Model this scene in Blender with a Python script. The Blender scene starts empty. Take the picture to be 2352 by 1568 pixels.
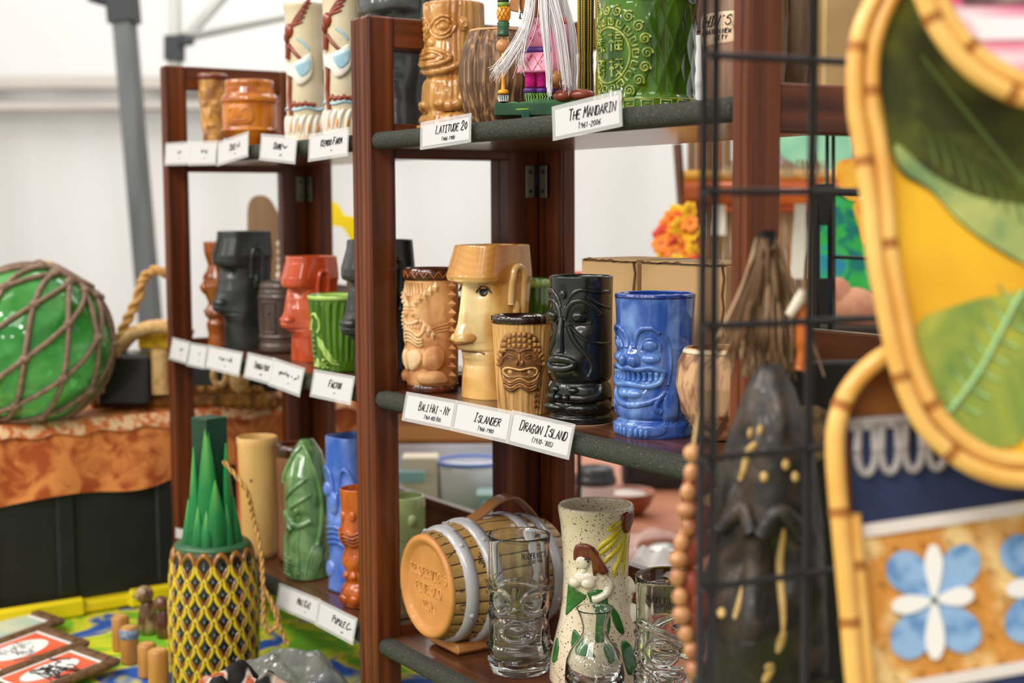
import bpy, math, random
import numpy as np
from mathutils import Vector, Matrix
PI = math.pi
rng = np.random.default_rng(11)
random.seed(5)
sc = bpy.context.scene
COL = sc.collection

# ------------------------------------------------------------------ camera
CAM = np.array([1.4883, -0.7710, 0.2133])
YAW, PITCH, ROLL = 0.58271, 0.09324, -0.00476
_fh = np.array([-math.cos(YAW), math.sin(YAW), 0.0])
_r0 = np.cross(_fh, [0, 0, 1.0])
FWD = _fh * math.cos(PITCH) - np.array([0, 0, math.sin(PITCH)])
_u0 = np.cross(_r0, FWD)
RIGHT = _r0 * math.cos(ROLL) + _u0 * math.sin(ROLL)
UP = -_r0 * math.sin(ROLL) + _u0 * math.cos(ROLL)
FPX = 3267.0
cam_d = bpy.data.cameras.new('camera')
cam_d.sensor_width = 36.0
cam_d.lens = FPX * 36.0 / 2352.0
cam_d.clip_start = 0.05
cam_d.dof.use_dof = True
cam_d.dof.focus_distance = 1.42
cam_d.dof.aperture_fstop = 4.6
cam = bpy.data.objects.new('camera', cam_d)
COL.objects.link(cam)
cam.matrix_world = Matrix(((RIGHT[0], UP[0], -FWD[0], CAM[0]), (RIGHT[1], UP[1], -FWD[1], CAM[1]),
                           (RIGHT[2], UP[2], -FWD[2], CAM[2]), (0, 0, 0, 1)))
sc.camera = cam

def at(px, py, d):
    """world point seen at a picture position at forward distance d"""
    return CAM + d * (FWD + RIGHT * (px - 1176) / FPX - UP * (py - 784) / FPX)

# ------------------------------------------------------------------ light and exposure
vs = sc.view_settings
vs.view_transform = 'Standard'
vs.look = 'None'
vs.gamma = 1.0
vs.use_curve_mapping = False
vs.exposure = 0.28
world = bpy.data.worlds.new('hall_ambient')
sc.world = world
world.use_nodes = True
bg = world.node_tree.nodes['Background']
bg.inputs[0].default_value = (1.0, 0.98, 0.955, 1)
bg.inputs[1].default_value = 0.52

def area(name, loc, target, size, power, col=(1, .95, .88), sy=None):
    l = bpy.data.lights.new(name, 'AREA')
    l.size = size
    if sy:
        l.shape = 'RECTANGLE'; l.size_y = sy
    l.energy = power; l.color = col
    o = bpy.data.objects.new(name, l); COL.objects.link(o)
    o.location = loc
    o.rotation_euler = (Vector(target) - Vector(loc)).to_track_quat('-Z', 'Y').to_euler()
    return o
def bulb(name, loc, power, rad=.10, col=(1, .955, .90)):
    l = bpy.data.lights.new(name, 'POINT'); l.energy = power; l.shadow_soft_size = rad; l.color = col
    o = bpy.data.objects.new(name, l); COL.objects.link(o); o.location = loc
    return o
area('hall_light', (1.6, -2.2, 2.6), (.3, 0.0, 0), 1.4, 34, (1, .97, .93))
area('hall_light', (-1.4, -1.6, 2.6), (-1.0, .2, 0), 1.4, 20, (1, .97, .93))
area('hall_light', (-2.6, 1.2, 2.7), (-4.2, 2.0, 0.4), 2.2, 52, (.98, .98, 1))
area('hall_light', (-.4, 2.4, 2.6), (-1.2, 1.6, -.3), 1.6, 22, (1, .95, .88))
for x, y, z in [(-1.6, -2.2, 2.1), (-.8, -2.1, 2.0), (0.0, -2.3, 2.1), (.7, -2.2, 1.9), (1.4, -2.6, 2.1), (2.3, -1.9, 2.0)]:
    bulb('track_spot', (x, y, z), 34, .17)
for x, y, z in [(2.5, -3.0, 1.2), (1.5, -3.3, 1.0), (.6, -3.2, 1.25), (-.3, -3.3, 1.0), (-1.2, -3.0, 1.2), (-2.0, -2.6, 1.05)]:
    bulb('added_lamp', (x, y, z), 13, .13)  # unseen low lamps, added to put sparkles on the glazes
bulb('added_lamp', (2.7, -1.7, 1.5), 12, .13)  # unseen lamp added to brighten the rattan pieces

# ------------------------------------------------------------------ mesh helpers
class M:
    def __init__(s): s.v = []; s.f = []; s.n = 0; s.c = []; s.hc = False
    def add(s, V, F, c=None):
        V = np.asarray(V, float).reshape(-1, 3)
        for f in F:
            f = np.asarray(f, int)
            if f.ndim == 1: f = f[None]
            s.f.append(f + s.n)
        s.v.append(V); s.n += len(V)
        if c is None: c = np.ones((len(V), 3))
        else: s.hc = True
        s.c.append(np.broadcast_to(np.asarray(c, float), (len(V), 3)))
        return s
    def grid(s, P, cu=False, cv=False, c=None):
        P = np.asarray(P, float); a, b = P.shape[:2]
        I = np.arange(a * b).reshape(a, b)
        if cu: I = np.vstack([I, I[:1]])
        if cv: I = np.hstack([I, I[:, :1]])
        F = np.stack([I[:-1, :-1], I[1:, :-1], I[1:, 1:], I[:-1, 1:]], -1).reshape(-1, 4)
        return s.add(P.reshape(-1, 3), [F], None if c is None else np.asarray(c, float).reshape(-1, 3))
    def box(s, c, d, bev=0.0, rot=None, col=None):
        hx, hy, hz = np.asarray(d, float) / 2
        if bev <= 0:
            V = np.array([[x, y, z] for x in (-hx, hx) for y in (-hy, hy) for z in (-hz, hz)])
            F = [[0, 1, 3, 2], [4, 6, 7, 5], [0, 4, 5, 1], [2, 3, 7, 6], [0, 2, 6, 4], [1, 5, 7, 3]]
        else:
            b = min(bev, hx * .9, hy * .9, hz * .9); V = []; ix = {}
            for x in (-1, 1):
                for y in (-1, 1):
                    for z in (-1, 1):
                        for k in range(3):
                            q = [x * (hx - b), y * (hy - b), z * (hz - b)]
                            q[k] = (x * hx, y * hy, z * hz)[k]
                            ix[(x, y, z, k)] = len(V); V.append(q)
            F = []
            for k in range(3):
                o = [i for i in range(3) if i != k]
                for sg in (-1, 1):
                    f = []
                    for (p, q) in ((-1, -1), (1, -1), (1, 1), (-1, 1)):
                        t = [0, 0, 0]; t[k] = sg; t[o[0]] = p; t[o[1]] = q; f.append(ix[(*t, k)])
                    if (sg == 1) == (k == 1): f = f[::-1]
                    F.append(f)
            for k in range(3):
                o = [i for i in range(3) if i != k]
                for p in (-1, 1):
                    for q in (-1, 1):
                        def id_(e, kk):
                            t = [0, 0, 0]; t[k] = e; t[o[0]] = p; t[o[1]] = q; return ix[(*t, kk)]
                        F.append([id_(-1, o[0]), id_(1, o[0]), id_(1, o[1]), id_(-1, o[1])])
            for x in (-1, 1):
                for y in (-1, 1):
                    for z in (-1, 1): F.append([ix[(x, y, z, 0)], ix[(x, y, z, 1)], ix[(x, y, z, 2)]])
            V = np.array(V)
        if rot is not None: V = V @ np.asarray(rot).T
        return s.add(V + np.asarray(c, float), F, col)
    def tube(s, path, r, n=8, closed=False, cap=True, flat=None, c=None):
        P = np.asarray(path, float); m = len(P); r = np.broadcast_to(np.asarray(r, float), (m,))
        T = np.roll(P, -1, 0) - np.roll(P, 1, 0) if closed else np.gradient(P, axis=0)
        T /= np.linalg.norm(T, axis=1)[:, None] + 1e-12
        a = np.array([0, 0, 1.0]) if abs(T[0][2]) < .9 else np.array([1.0, 0, 0])
        N = np.zeros_like(P); x = a - T[0] * (a @ T[0]); N[0] = x / np.linalg.norm(x)
        for i in range(1, m):
            x = N[i - 1] - T[i] * (N[i - 1] @ T[i]); N[i] = x / (np.linalg.norm(x) + 1e-12)
        B = np.cross(T, N); ph = np.arange(n) * 2 * PI / n
        f2 = 1.0 if flat is None else flat
        G = P[:, None] + r[:, None, None] * (np.cos(ph)[None, :, None] * N[:, None] + f2 * np.sin(ph)[None, :, None] * B[:, None])
        cc = None
        if c is not None:
            c = np.asarray(c, float)
            cc = np.broadcast_to(c[:, None] if c.ndim == 2 else c, G.shape)
        b0 = s.n
        s.grid(G, cu=closed, cv=True, c=cc)
        if cap and not closed:
            s.f.append(np.arange(n)[None, ::-1] + b0); s.f.append(np.arange(n)[None] + b0 + (m - 1) * n)
        return s
    def lathe(s, prof, n=48, c=None, xf=None):
        pr = np.asarray(prof, float); ph = np.arange(n) * 2 * PI / n
        G = np.stack([pr[:, 0, None] * np.cos(ph), pr[:, 0, None] * np.sin(ph), np.repeat(pr[:, 1, None], n, 1)], -1)
        if xf is not None: G = xf(G)
        cc = None
        if c is not None:
            c = np.asarray(c, float); cc = np.broadcast_to(c[:, None] if c.ndim == 2 else c, G.shape)
        return s.grid(G, cv=True, c=cc)
    def ell(s, c, rad, n=16, m=10, rot=None, col=None):
        a = np.linspace(0, PI, m); b = np.arange(n) * 2 * PI / n
        G = np.stack([np.sin(a)[:, None] * np.cos(b), np.sin(a)[:, None] * np.sin(b), np.repeat(np.cos(a)[:, None], n, 1)], -1) * np.asarray(rad, float)
        if rot is not None: G = G @ np.asarray(rot).T
        return s.grid(G + np.asarray(c, float), cv=True, c=None if col is None else np.broadcast_to(np.asarray(col, float), G.shape))
    def prism(s, poly, t0, t1, f=None, c=None):
        """poly: 2D outline (x,z); extruded in y from t0 to t1"""
        p = np.asarray(poly, float); k = len(p)
        V = np.array([[x, t, z] for t in (t0, t1) for x, z in p])
        if f is not None: V = f(V)
        F = [list(range(k)), list(range(2 * k - 1, k - 1, -1))]
        i = np.arange(k); j = (i + 1) % k
        return s.add(V, F + [np.stack([i, i + k, j + k, j], -1)], c)
    def mesh(s, name, mat=None, smooth=True):
        me = bpy.data.meshes.new(name)
        V = np.vstack(s.v); cnt = np.concatenate([np.full(len(f), f.shape[1]) for f in s.f]); L = np.concatenate([f.ravel() for f in s.f])
        me.vertices.add(len(V)); me.vertices.foreach_set('co', V.ravel())
        me.loops.add(len(L)); me.loops.foreach_set('vertex_index', L.astype(np.int32))
        me.polygons.add(len(cnt)); me.polygons.foreach_set('loop_start', np.concatenate([[0], np.cumsum(cnt)[:-1]]).astype(np.int32))
        me.polygons.foreach_set('loop_total', cnt.astype(np.int32))
        me.polygons.foreach_set('use_smooth', np.full(len(cnt), bool(smooth)))
        me.update(calc_edges=True)
        if s.hc:
            a = me.color_attributes.new('Col', 'FLOAT_COLOR', 'POINT')
            C = np.vstack(s.c); a.data.foreach_set('color', np.hstack([C, np.ones((len(C), 1))]).astype(np.float32).ravel())
        if mat is not None: me.materials.append(mat)
        return me
    def obj(s, name, mat, parent=None, smooth=True, angle=None):
        me = s.mesh(name, mat, smooth)
        if angle:
            me.set_sharp_from_angle(angle=math.radians(angle))
        o = bpy.data.objects.new(name, me); COL.objects.link(o)
        if parent is not None: o.parent = parent
        return o

def thing(name, label, cat, loc=(0, 0, 0), rz=0.0, group=None):
    o = bpy.data.objects.new(name, None); COL.objects.link(o)
    o.empty_display_size = .02
    o.location = loc; o.rotation_euler = (0, 0, rz)
    o['label'] = label; o['category'] = cat
    if group: o['group'] = group
    return o
def tag(o, label, cat, group=None):
    o['label'] = label; o['category'] = cat
    if group: o['group'] = group
    return o
def struct(o):
    o['kind'] = 'structure'; return o
def copy_part(o, parent, loc=None, rot=None, scale=None):
    c = o.copy(); COL.objects.link(c); c.parent = parent
    if loc is not None: c.location = loc
    if rot is not None: c.rotation_euler = rot
    if scale is not None: c.scale = scale
    return c
def Rx(a): c, s = math.cos(a), math.sin(a); return np.array([[1, 0, 0], [0, c, -s], [0, s, c]])
def Ry(a): c, s = math.cos(a), math.sin(a); return np.array([[c, 0, s], [0, 1, 0], [-s, 0, c]])
def Rz(a): c, s = math.cos(a), math.sin(a); return np.array([[c, -s, 0], [s, c, 0], [0, 0, 1]])
def curve(pts, k=8, closed=False):
    P = np.asarray(pts, float); n = len(P); out = []
    R = range(n) if closed else range(n - 1)
    for i in R:
        p0, p1, p2, p3 = (P[(i - 1) % n], P[i], P[(i + 1) % n], P[(i + 2) % n]) if closed else (P[max(i - 1, 0)], P[i], P[i + 1], P[min(i + 2, n - 1)])
        t = (np.arange(k) / k)[:, None]
        out.append(.5 * (2 * p1 + (p2 - p0) * t + (2 * p0 - 5 * p1 + 4 * p2 - p3) * t ** 2 + (3 * p1 - p0 - 3 * p2 + p3) * t ** 3))
    if not closed: out.append(P[-1:])
    return np.vstack(out)

# ------------------------------------------------------------------ materials
MATS = {}
def lin(h):
    """sRGB 0-255 triple to linear"""
    c = np.asarray(h, float) / 255
    return tuple(np.where(c <= .04045, c / 12.92, ((c + .055) / 1.055) ** 2.4))
def mat(name, col, rough=.5, col2=None, nscale=(30, 30, 30), lo=.4, hi=.65, detail=4, dist=0.0, bump=None, metal=0, coat=0, trans=0, ior=1.45,
        attr=False, alpha=1.0, spec=.5, sheen=0, coords='Object', col3=None, emit=None, sss=0, vor=None):
    if name in MATS: return MATS[name]
    m = bpy.data.materials.new(name); m.use_nodes = True; MATS[name] = m
    nt = m.node_tree; N = nt.nodes; L = nt.links; b = N['Principled BSDF']
    b.inputs['Roughness'].default_value = rough; b.inputs['Metallic'].default_value = metal
    b.inputs['Coat Weight'].default_value = coat; b.inputs['Coat Roughness'].default_value = .06
    b.inputs['Transmission Weight'].default_value = trans; b.inputs['IOR'].default_value = ior
    b.inputs['Alpha'].default_value = alpha; b.inputs['Specular IOR Level'].default_value = spec
    b.inputs['Sheen Weight'].default_value = sheen
    if sss:
        b.inputs['Subsurface Weight'].default_value = sss; b.inputs['Subsurface Scale'].default_value = .004
    c1 = (*lin(col), 1)
    tc = None
    def vec(scale):
        nonlocal tc
        if tc is None: tc = N.new('ShaderNodeTexCoord')
        mp = N.new('ShaderNodeMapping'); mp.inputs['Scale'].default_value = scale
        L.new(tc.outputs[coords], mp.inputs['Vector']); return mp.outputs[0]
    src = None
    if attr:
        at_ = N.new('ShaderNodeAttribute'); at_.attribute_name = 'Col'; src = at_.outputs['Color']
    if col2 is not None:
        no = N.new('ShaderNodeTexNoise'); no.inputs['Scale'].default_value = 1; no.inputs['Detail'].default_value = detail
        no.inputs['Distortion'].default_value = dist
        L.new(vec(nscale), no.inputs['Vector'])
        rp = N.new('ShaderNodeValToRGB'); e = rp.color_ramp.elements
        e[0].position = lo; e[1].position = hi
        if attr:
            e[0].color = (1, 1, 1, 1); e[1].color = (*lin(col2), 1)
        else:
            e[0].color = c1; e[1].color = (*lin(col2), 1)
            if col3 is not None:
                x = rp.color_ramp.elements.new(min(.99, hi + (hi - lo) * .8 + .02)); x.color = (*lin(col3), 1)
        L.new(no.outputs['Fac'], rp.inputs[0])
        if attr:
            mx = N.new('ShaderNodeMix'); mx.data_type = 'RGBA'; mx.blend_type = 'MULTIPLY'; mx.inputs['Factor'].default_value = 1
            L.new(src, mx.inputs[6]); L.new(rp.outputs[0], mx.inputs[7]); src = mx.outputs[2]
        else: src = rp.outputs[0]
    if vor is not None:      # sparse speckles: (scale, size, colour)
        vo = N.new('ShaderNodeTexVoronoi'); vo.inputs['Scale'].default_value = 1; L.new(vec((vor[0],) * 3), vo.inputs['Vector'])
        lt = N.new('ShaderNodeMath'); lt.operation = 'LESS_THAN'; lt.inputs[1].default_value = vor[1]
        no2 = N.new('ShaderNodeTexNoise'); no2.inputs['Scale'].default_value = 1; L.new(vec((vor[0] * .7,) * 3), no2.inputs['Vector'])
        ml = N.new('ShaderNodeMath'); ml.operation = 'MULTIPLY_ADD'; ml.inputs[1].default_value = -1.0; ml.inputs[2].default_value = .5
        ad = N.new('ShaderNodeMath'); ad.operation = 'ADD'
        L.new(no2.outputs['Fac'], ml.inputs[0]); L.new(vo.outputs['Distance'], ad.inputs[0]); L.new(ml.outputs[0], ad.inputs[1]); L.new(ad.outputs[0], lt.inputs[0])
        mx = N.new('ShaderNodeMix'); mx.data_type = 'RGBA'; L.new(lt.outputs[0], mx.inputs['Factor'])
        if src is not None: L.new(src, mx.inputs[6])
        else: mx.inputs[6].default_value = c1
        mx.inputs[7].default_value = (*lin(vor[2]), 1); src = mx.outputs[2]
    if src is not None: L.new(src, b.inputs['Base Color'])
    else: b.inputs['Base Color'].default_value = c1
    if emit:
        b.inputs['Emission Color'].default_value = c1; b.inputs['Emission Strength'].default_value = emit
    if bump:
        no = N.new('ShaderNodeTexNoise'); no.inputs['Scale'].default_value = 1; no.inputs['Detail'].default_value = 3
        sc_ = bump[0] if isinstance(bump[0], tuple) else (bump[0],) * 3
        L.new(vec(sc_), no.inputs['Vector'])
        bp = N.new('ShaderNodeBump'); bp.inputs['Strength'].default_value = bump[1]; bp.inputs['Distance'].default_value = bump[2]
        L.new(no.outputs['Fac'], bp.inputs['Height']); L.new(bp.outputs[0], b.inputs['Normal'])
    return m

WOOD = mat('mahogany_stain', (74, 34, 16), .36, (128, 66, 30), (55, 55, 2.2), .38, .68, 5, .4, bump=((120, 120, 5), .12, .002), coat=.12, spec=.3)
WOODX = mat('mahogany_stain_shelf', (70, 38, 24), .30, (112, 66, 42), (2.2, 60, 60), .35, .7, 5, .5, bump=((5, 120, 120), .12, .002), coat=.3)
WOODY = mat('mahogany_stain_rail', (70, 33, 16), .30, (120, 62, 30), (55, 2.2, 55), .38, .68, 5, .4, coat=.12, spec=.3)
TAPE = mat('grip_tape', (40, 42, 36), .85, (72, 74, 62), (900, 900, 900), .45, .62, bump=(900, .7, .0015), vor=(420, .03, (140, 140, 128)))
HINGE = mat('hinge_steel', (150, 145, 128), .42, metal=.8)
DARK = mat('dark_screw', (25, 23, 20), .6)
PAPER = mat('card_paper', (206, 203, 202), .6)
SLEEVE = mat('plastic_sleeve', (240, 240, 238), .12, trans=.0, alpha=.30, coat=.6)
INK = mat('marker_ink', (22, 20, 20), .6)

# ------------------------------------------------------------------ hand lettering strokes
GL = {
 'A': ['00,31,60', '14,53'], 'B': ['00,01', '01,41,58,46,05', '05,54,62,50,00'], 'C': ['58,31,04,10,40,62'], 'D': ['00,01', '01,41,65,40,00'],
 'E': ['01,00,60', '05,46', '01,61'], 'F': ['01,00', '05,46', '01,61'], 'G': ['58,31,04,10,50,54,34'], 'H': ['00,01', '60,61', '05,65'],
 'I': ['30,31', '10,50', '11,51'], 'J': ['51,52,30,03'], 'K': ['00,01', '51,05,60'], 'L': ['01,00,60'], 'M': ['00,11,34,61,70'],
 'N': ['00,01,60,61'], 'O': ['31,05,30,65,31'], 'P': ['00,01', '01,51,57,05'], 'Q': ['31,05,30,65,31', '43,70'], 'R': ['00,01', '01,51,57,05', '25,60'],
 'S': ['58,31,07,46,62,30,03'], 'T': ['30,31', '01,61'], 'U': ['01,04,30,64,61'], 'V': ['01,30,61'], 'W': ['01,10,36,50,71'], 'X': ['00,61', '01,60'],
 'Y': ['01,35,61', '35,30'], 'Z': ['01,61,00,60'], '0': ['31,05,30,65,31'], '1': ['18,31,30'], '2': ['07,31,57,00,60'], '3': ['01,51,25,52,30,02'],
 '4': ['41,40', '41,03,63'], '5': ['61,01,06,46,63,30,02'], '6': ['51,05,03,30,52,45,04'], '7': ['01,61,20'], '8': ['31,07,53,30,03,57,31'],
 '9': ['57,31,07,35,57,40'], '-': ['14,54'], '(': ['41,25,40'], ')': ['21,45,20'], "'": ['31,28'], '.': ['30,31'],
}
def strokes(text, x0=0.0, h=1.0, gap=.30, slant=.18, jit=.03, small=1.0, caps=None):
    """text -> list of 2D polylines; '~' words come out as an unreadable scrawl"""
    out = []; x = x0; first = True
    r = random.Random(len(text) * 7 + ord(text[0]))
    for ch in text:
        if ch == ' ': x += .42 * h; first = True; continue
        if ch == '~':
            k = r.randint(3, 4); out.append([(x + .22 * h * i + r.uniform(-.05, .05) * h, r.uniform(.05, .95) * h * (.7 if i else 1)) for i in range(k)]); x += .22 * h * k; continue
        hh = h if (first or not caps) else h * caps
        first = False
        for st in GL[ch]:
            pl = []
            for d in st.split(','):
                a = int(d[0]) / 6 * .62; b_ = int(d[1]); b_ = 1.0 if b_ == 1 else b_ / 10.0
                a += r.uniform(-jit, jit); b_ += r.uniform(-jit, jit)
                pl.append((x + (a + slant * b_) * hh, b_ * hh))
            if ch in 'OCGSU0358692' and len(pl) > 3: pl = [tuple(q) for q in curve(pl, 4)]
            out.append(pl)
        x += (.62 + gap) * hh
    return out, x - gap * h - x0
def write(mb, text, f, cx, cy, h, r, fit=None, **kw):
    """lay strokes on a surface map f(x, y)->xyz, centred at cx, base line cy"""
    st, w = strokes(text, 0, h, **kw)
    k = 1.0
    if fit and w > fit: k = fit / w
    for pl in st:
        q = np.array([f(cx + (x - w / 2) * k, cy + y) for x, y in pl])
        mb.tube(q, r, 5, flat=1.0)

# ------------------------------------------------------------------ setting
RZ = math.atan2(_r0[1], _r0[0])        # turn that lays local x along the picture
FLOOR = -1.17
TABLE = -0.42
fl = M().box((-1.5, 1.5, FLOOR - .05), (14, 14, .1)).obj('floor', mat('concrete_floor', (120, 114, 106), .7, (140, 134, 126), (3, 3, 3)), smooth=False)
struct(fl)
WALLM = mat('tent_cloth', (228, 226, 223), .75, (218, 215, 209), (3, 3, .6), .35, .7, 3, bump=((7, 7, 1.2), .25, .03))
def local_sheet(root, name, x0, x1, z0, z1, nx, nz, yf, m):
    X, Z = np.meshgrid(np.linspace(x0, x1, nx), np.linspace(z0, z1, nz), indexing='ij')
    P = np.stack([X, yf(X, Z), Z], -1)
    return M().grid(P).obj(name, m, root)
w0 = at(1176, 480, 6.2)
wall = bpy.data.objects.new('wall_back', None); COL.objects.link(wall); wall.location = (w0[0], w0[1], 0); wall.rotation_euler = (0, 0, RZ); struct(wall)
fold = lambda X, Z: .03 * np.sin(X * 4.1 + .5 * np.sin(X * 1.3)) + .012 * np.sin(X * 13 + 1.1 * np.sin(Z * .8))
local_sheet(wall, 'cloth_panel', -5.2, 5.2, FLOOR, .78, 260, 12, fold, WALLM)
local_sheet(wall, 'valance', -5.2, 5.2, .74, 3.3, 200, 8, lambda X, Z: .02 * np.sin(X * 2.3) - .06 - .25 * np.clip(Z - .8, 0, 9), mat('valance_cloth', (240, 239, 236), .7))
RAILM = mat('rail_beige', (188, 181, 170), .6, (170, 163, 152), (2, 40, 40))
M().box((-2.7, -.14, .745), (5.0, .05, .062), .01).obj('rail', RAILM, wall)
M().box((-2.7, -.14, .648), (5.0, .05, .042), .01).obj('rail', RAILM, wall)
wl = struct(M().box((-5.6, -.9, 1.0), (.05, 5, 4.4)).obj('wall_left', mat('side_cloth', (236, 234, 230), .8), smooth=False))

# leaning tent leg with its joint and arm
GREYM = mat('tent_leg_metal', (100, 103, 104), .4, (84, 87, 88), (30, 30, 2), metal=.3)
BLKP = mat('black_joint_plastic', (38, 41, 44), .45)
a, b = at(284, 30, 4.0), at(346, 745, 4.0)
b = a + (b - a) * (a[2] - FLOOR) / (a[2] - b[2])
t = thing('tent_leg', 'slanted dark grey square tent leg at far left behind the shelves', 'pole', tuple(b))
ax = (a - b)
M().tube([(0, 0, 0), tuple(ax)], .036, 4, flat=1.0).obj('pole', GREYM, t, smooth=False)
M().tube([tuple(ax * .985), tuple(ax * 1.05)], .050, 4).obj('joint', BLKP, t, smooth=False)
M().ell(ax * .99, (.03, .03, .03)).obj('bolt', GREYM, t)
arm = at(205, -8, 4.0) - b; M().tube(curve([tuple(ax * 1.03), tuple(ax * 1.0 + (arm - ax) * .35 + np.array([0, 0, .015])), tuple(arm)], 6), .014, 6).obj('arm', BLKP, t)
c0, c1 = at(402, 160, 4.6), at(400, -120, 4.6)
t = thing('canopy_frame', 'pale upright canopy pole with dark corner joint and two struts', 'frame', (c0[0], c0[1], FLOOR))
o3 = np.array([c0[0], c0[1], FLOOR])
PALEM = mat('canopy_pole_paint', (196, 195, 188), .45)
M().tube([c0 - o3 - np.array([0, 0, 0]) * 1, c1 - o3], .024, 4).obj('pole', PALEM, t, smooth=False)
M().tube([np.zeros(3), c0 - o3], .022, 4).obj('lower_pole', PALEM, t, smooth=False)
j0, j1 = at(401, 140, 4.59), at(401, 84, 4.59)
M().tube([j0 - o3, j1 - o3], .036, 4).obj('joint', BLKP, t, smooth=False)
M().box(at(425, 92, 4.58) - o3, (.05, .05, .035), .006).obj('bracket', BLKP, t)
for pa, pb, r in ((at(425, 90, 4.58), at(540, -40, 4.9), .02), (at(432, 86, 4.58), at(720, 25, 5.0), .013)):
    M().tube([pa - o3, pb - o3], r, 6).obj('strut', mat('strut_paint', (160, 160, 152), .4, metal=.2), t)

# ------------------------------------------------------------------ tables
CLOTH = mat('tropical_cloth', (120, 190, 40), .8, (232, 222, 40), (9, 9, 9), .40, .50, 2, 1.2, col3=(40, 90, 175))
t = thing('display_table', 'long table under a green, yellow and blue tropical cloth', 'table', (0, -.05, FLOOR))
X, Y = np.meshgrid(np.linspace(-1.3, 1.3, 60), np.linspace(-.52, .46, 30), indexing='ij')
TZ = TABLE - FLOOR
P = np.stack([X, Y, np.full_like(X, TZ - .001)], -1)
mb = M().grid(P)
for (xa, ya, xb, yb) in ((-1.3, -.52, 1.3, -.52), (1.3, -.52, 1.3, .46), (1.3, .46, -1.3, .46), (-1.3, .46, -1.3, -.52)):
    s_ = np.linspace(0, 1, 70)[:, None]; d_ = np.linspace(0, .5, 8)[None]
    px = xa + (xb - xa) * s_ + 0 * d_; py = ya + (yb - ya) * s_ + 0 * d_
    nx, ny = (yb - ya), -(xb - xa); l_ = math.hypot(nx, ny); w_ = .018 * np.sin(s_ * 60) * d_ * 2 + .01 * d_
    mb.grid(np.stack([px + nx / l_ * w_, py + ny / l_ * w_, TZ - .001 - d_ + 0 * px], -1))
mb.obj('tablecloth', CLOTH, t)
M().box((0, -.03, TZ - .025), (2.56, .94, .04)).obj('table_top', mat('table_board', (150, 120, 90), .6), t, smooth=False)
for x in (-1.2, 1.2):
    for y in (-.45, .4): M().tube([(x, y, 0), (x, y, TZ - .04)], .018, 8).obj('leg', GREYM, t)
t = thing('back_table', 'salmon and brown wooden table behind the shelves holding bowls and cup', 'table', (-.75, 1.12, FLOOR))
M().box((0, 0, TZ - .02), (1.9, 1.3, .04), .004).obj('table_top', mat('salmon_board', (205, 140, 108), .5, (176, 108, 76), (3, 14, 14)), t, smooth=False)
for x in (-.85, .85):
    for y in (-.6, .6): M().tube([(x, y, 0), (x, y, TZ - .04)], .02, 8).obj('leg', GREYM, t)

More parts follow.
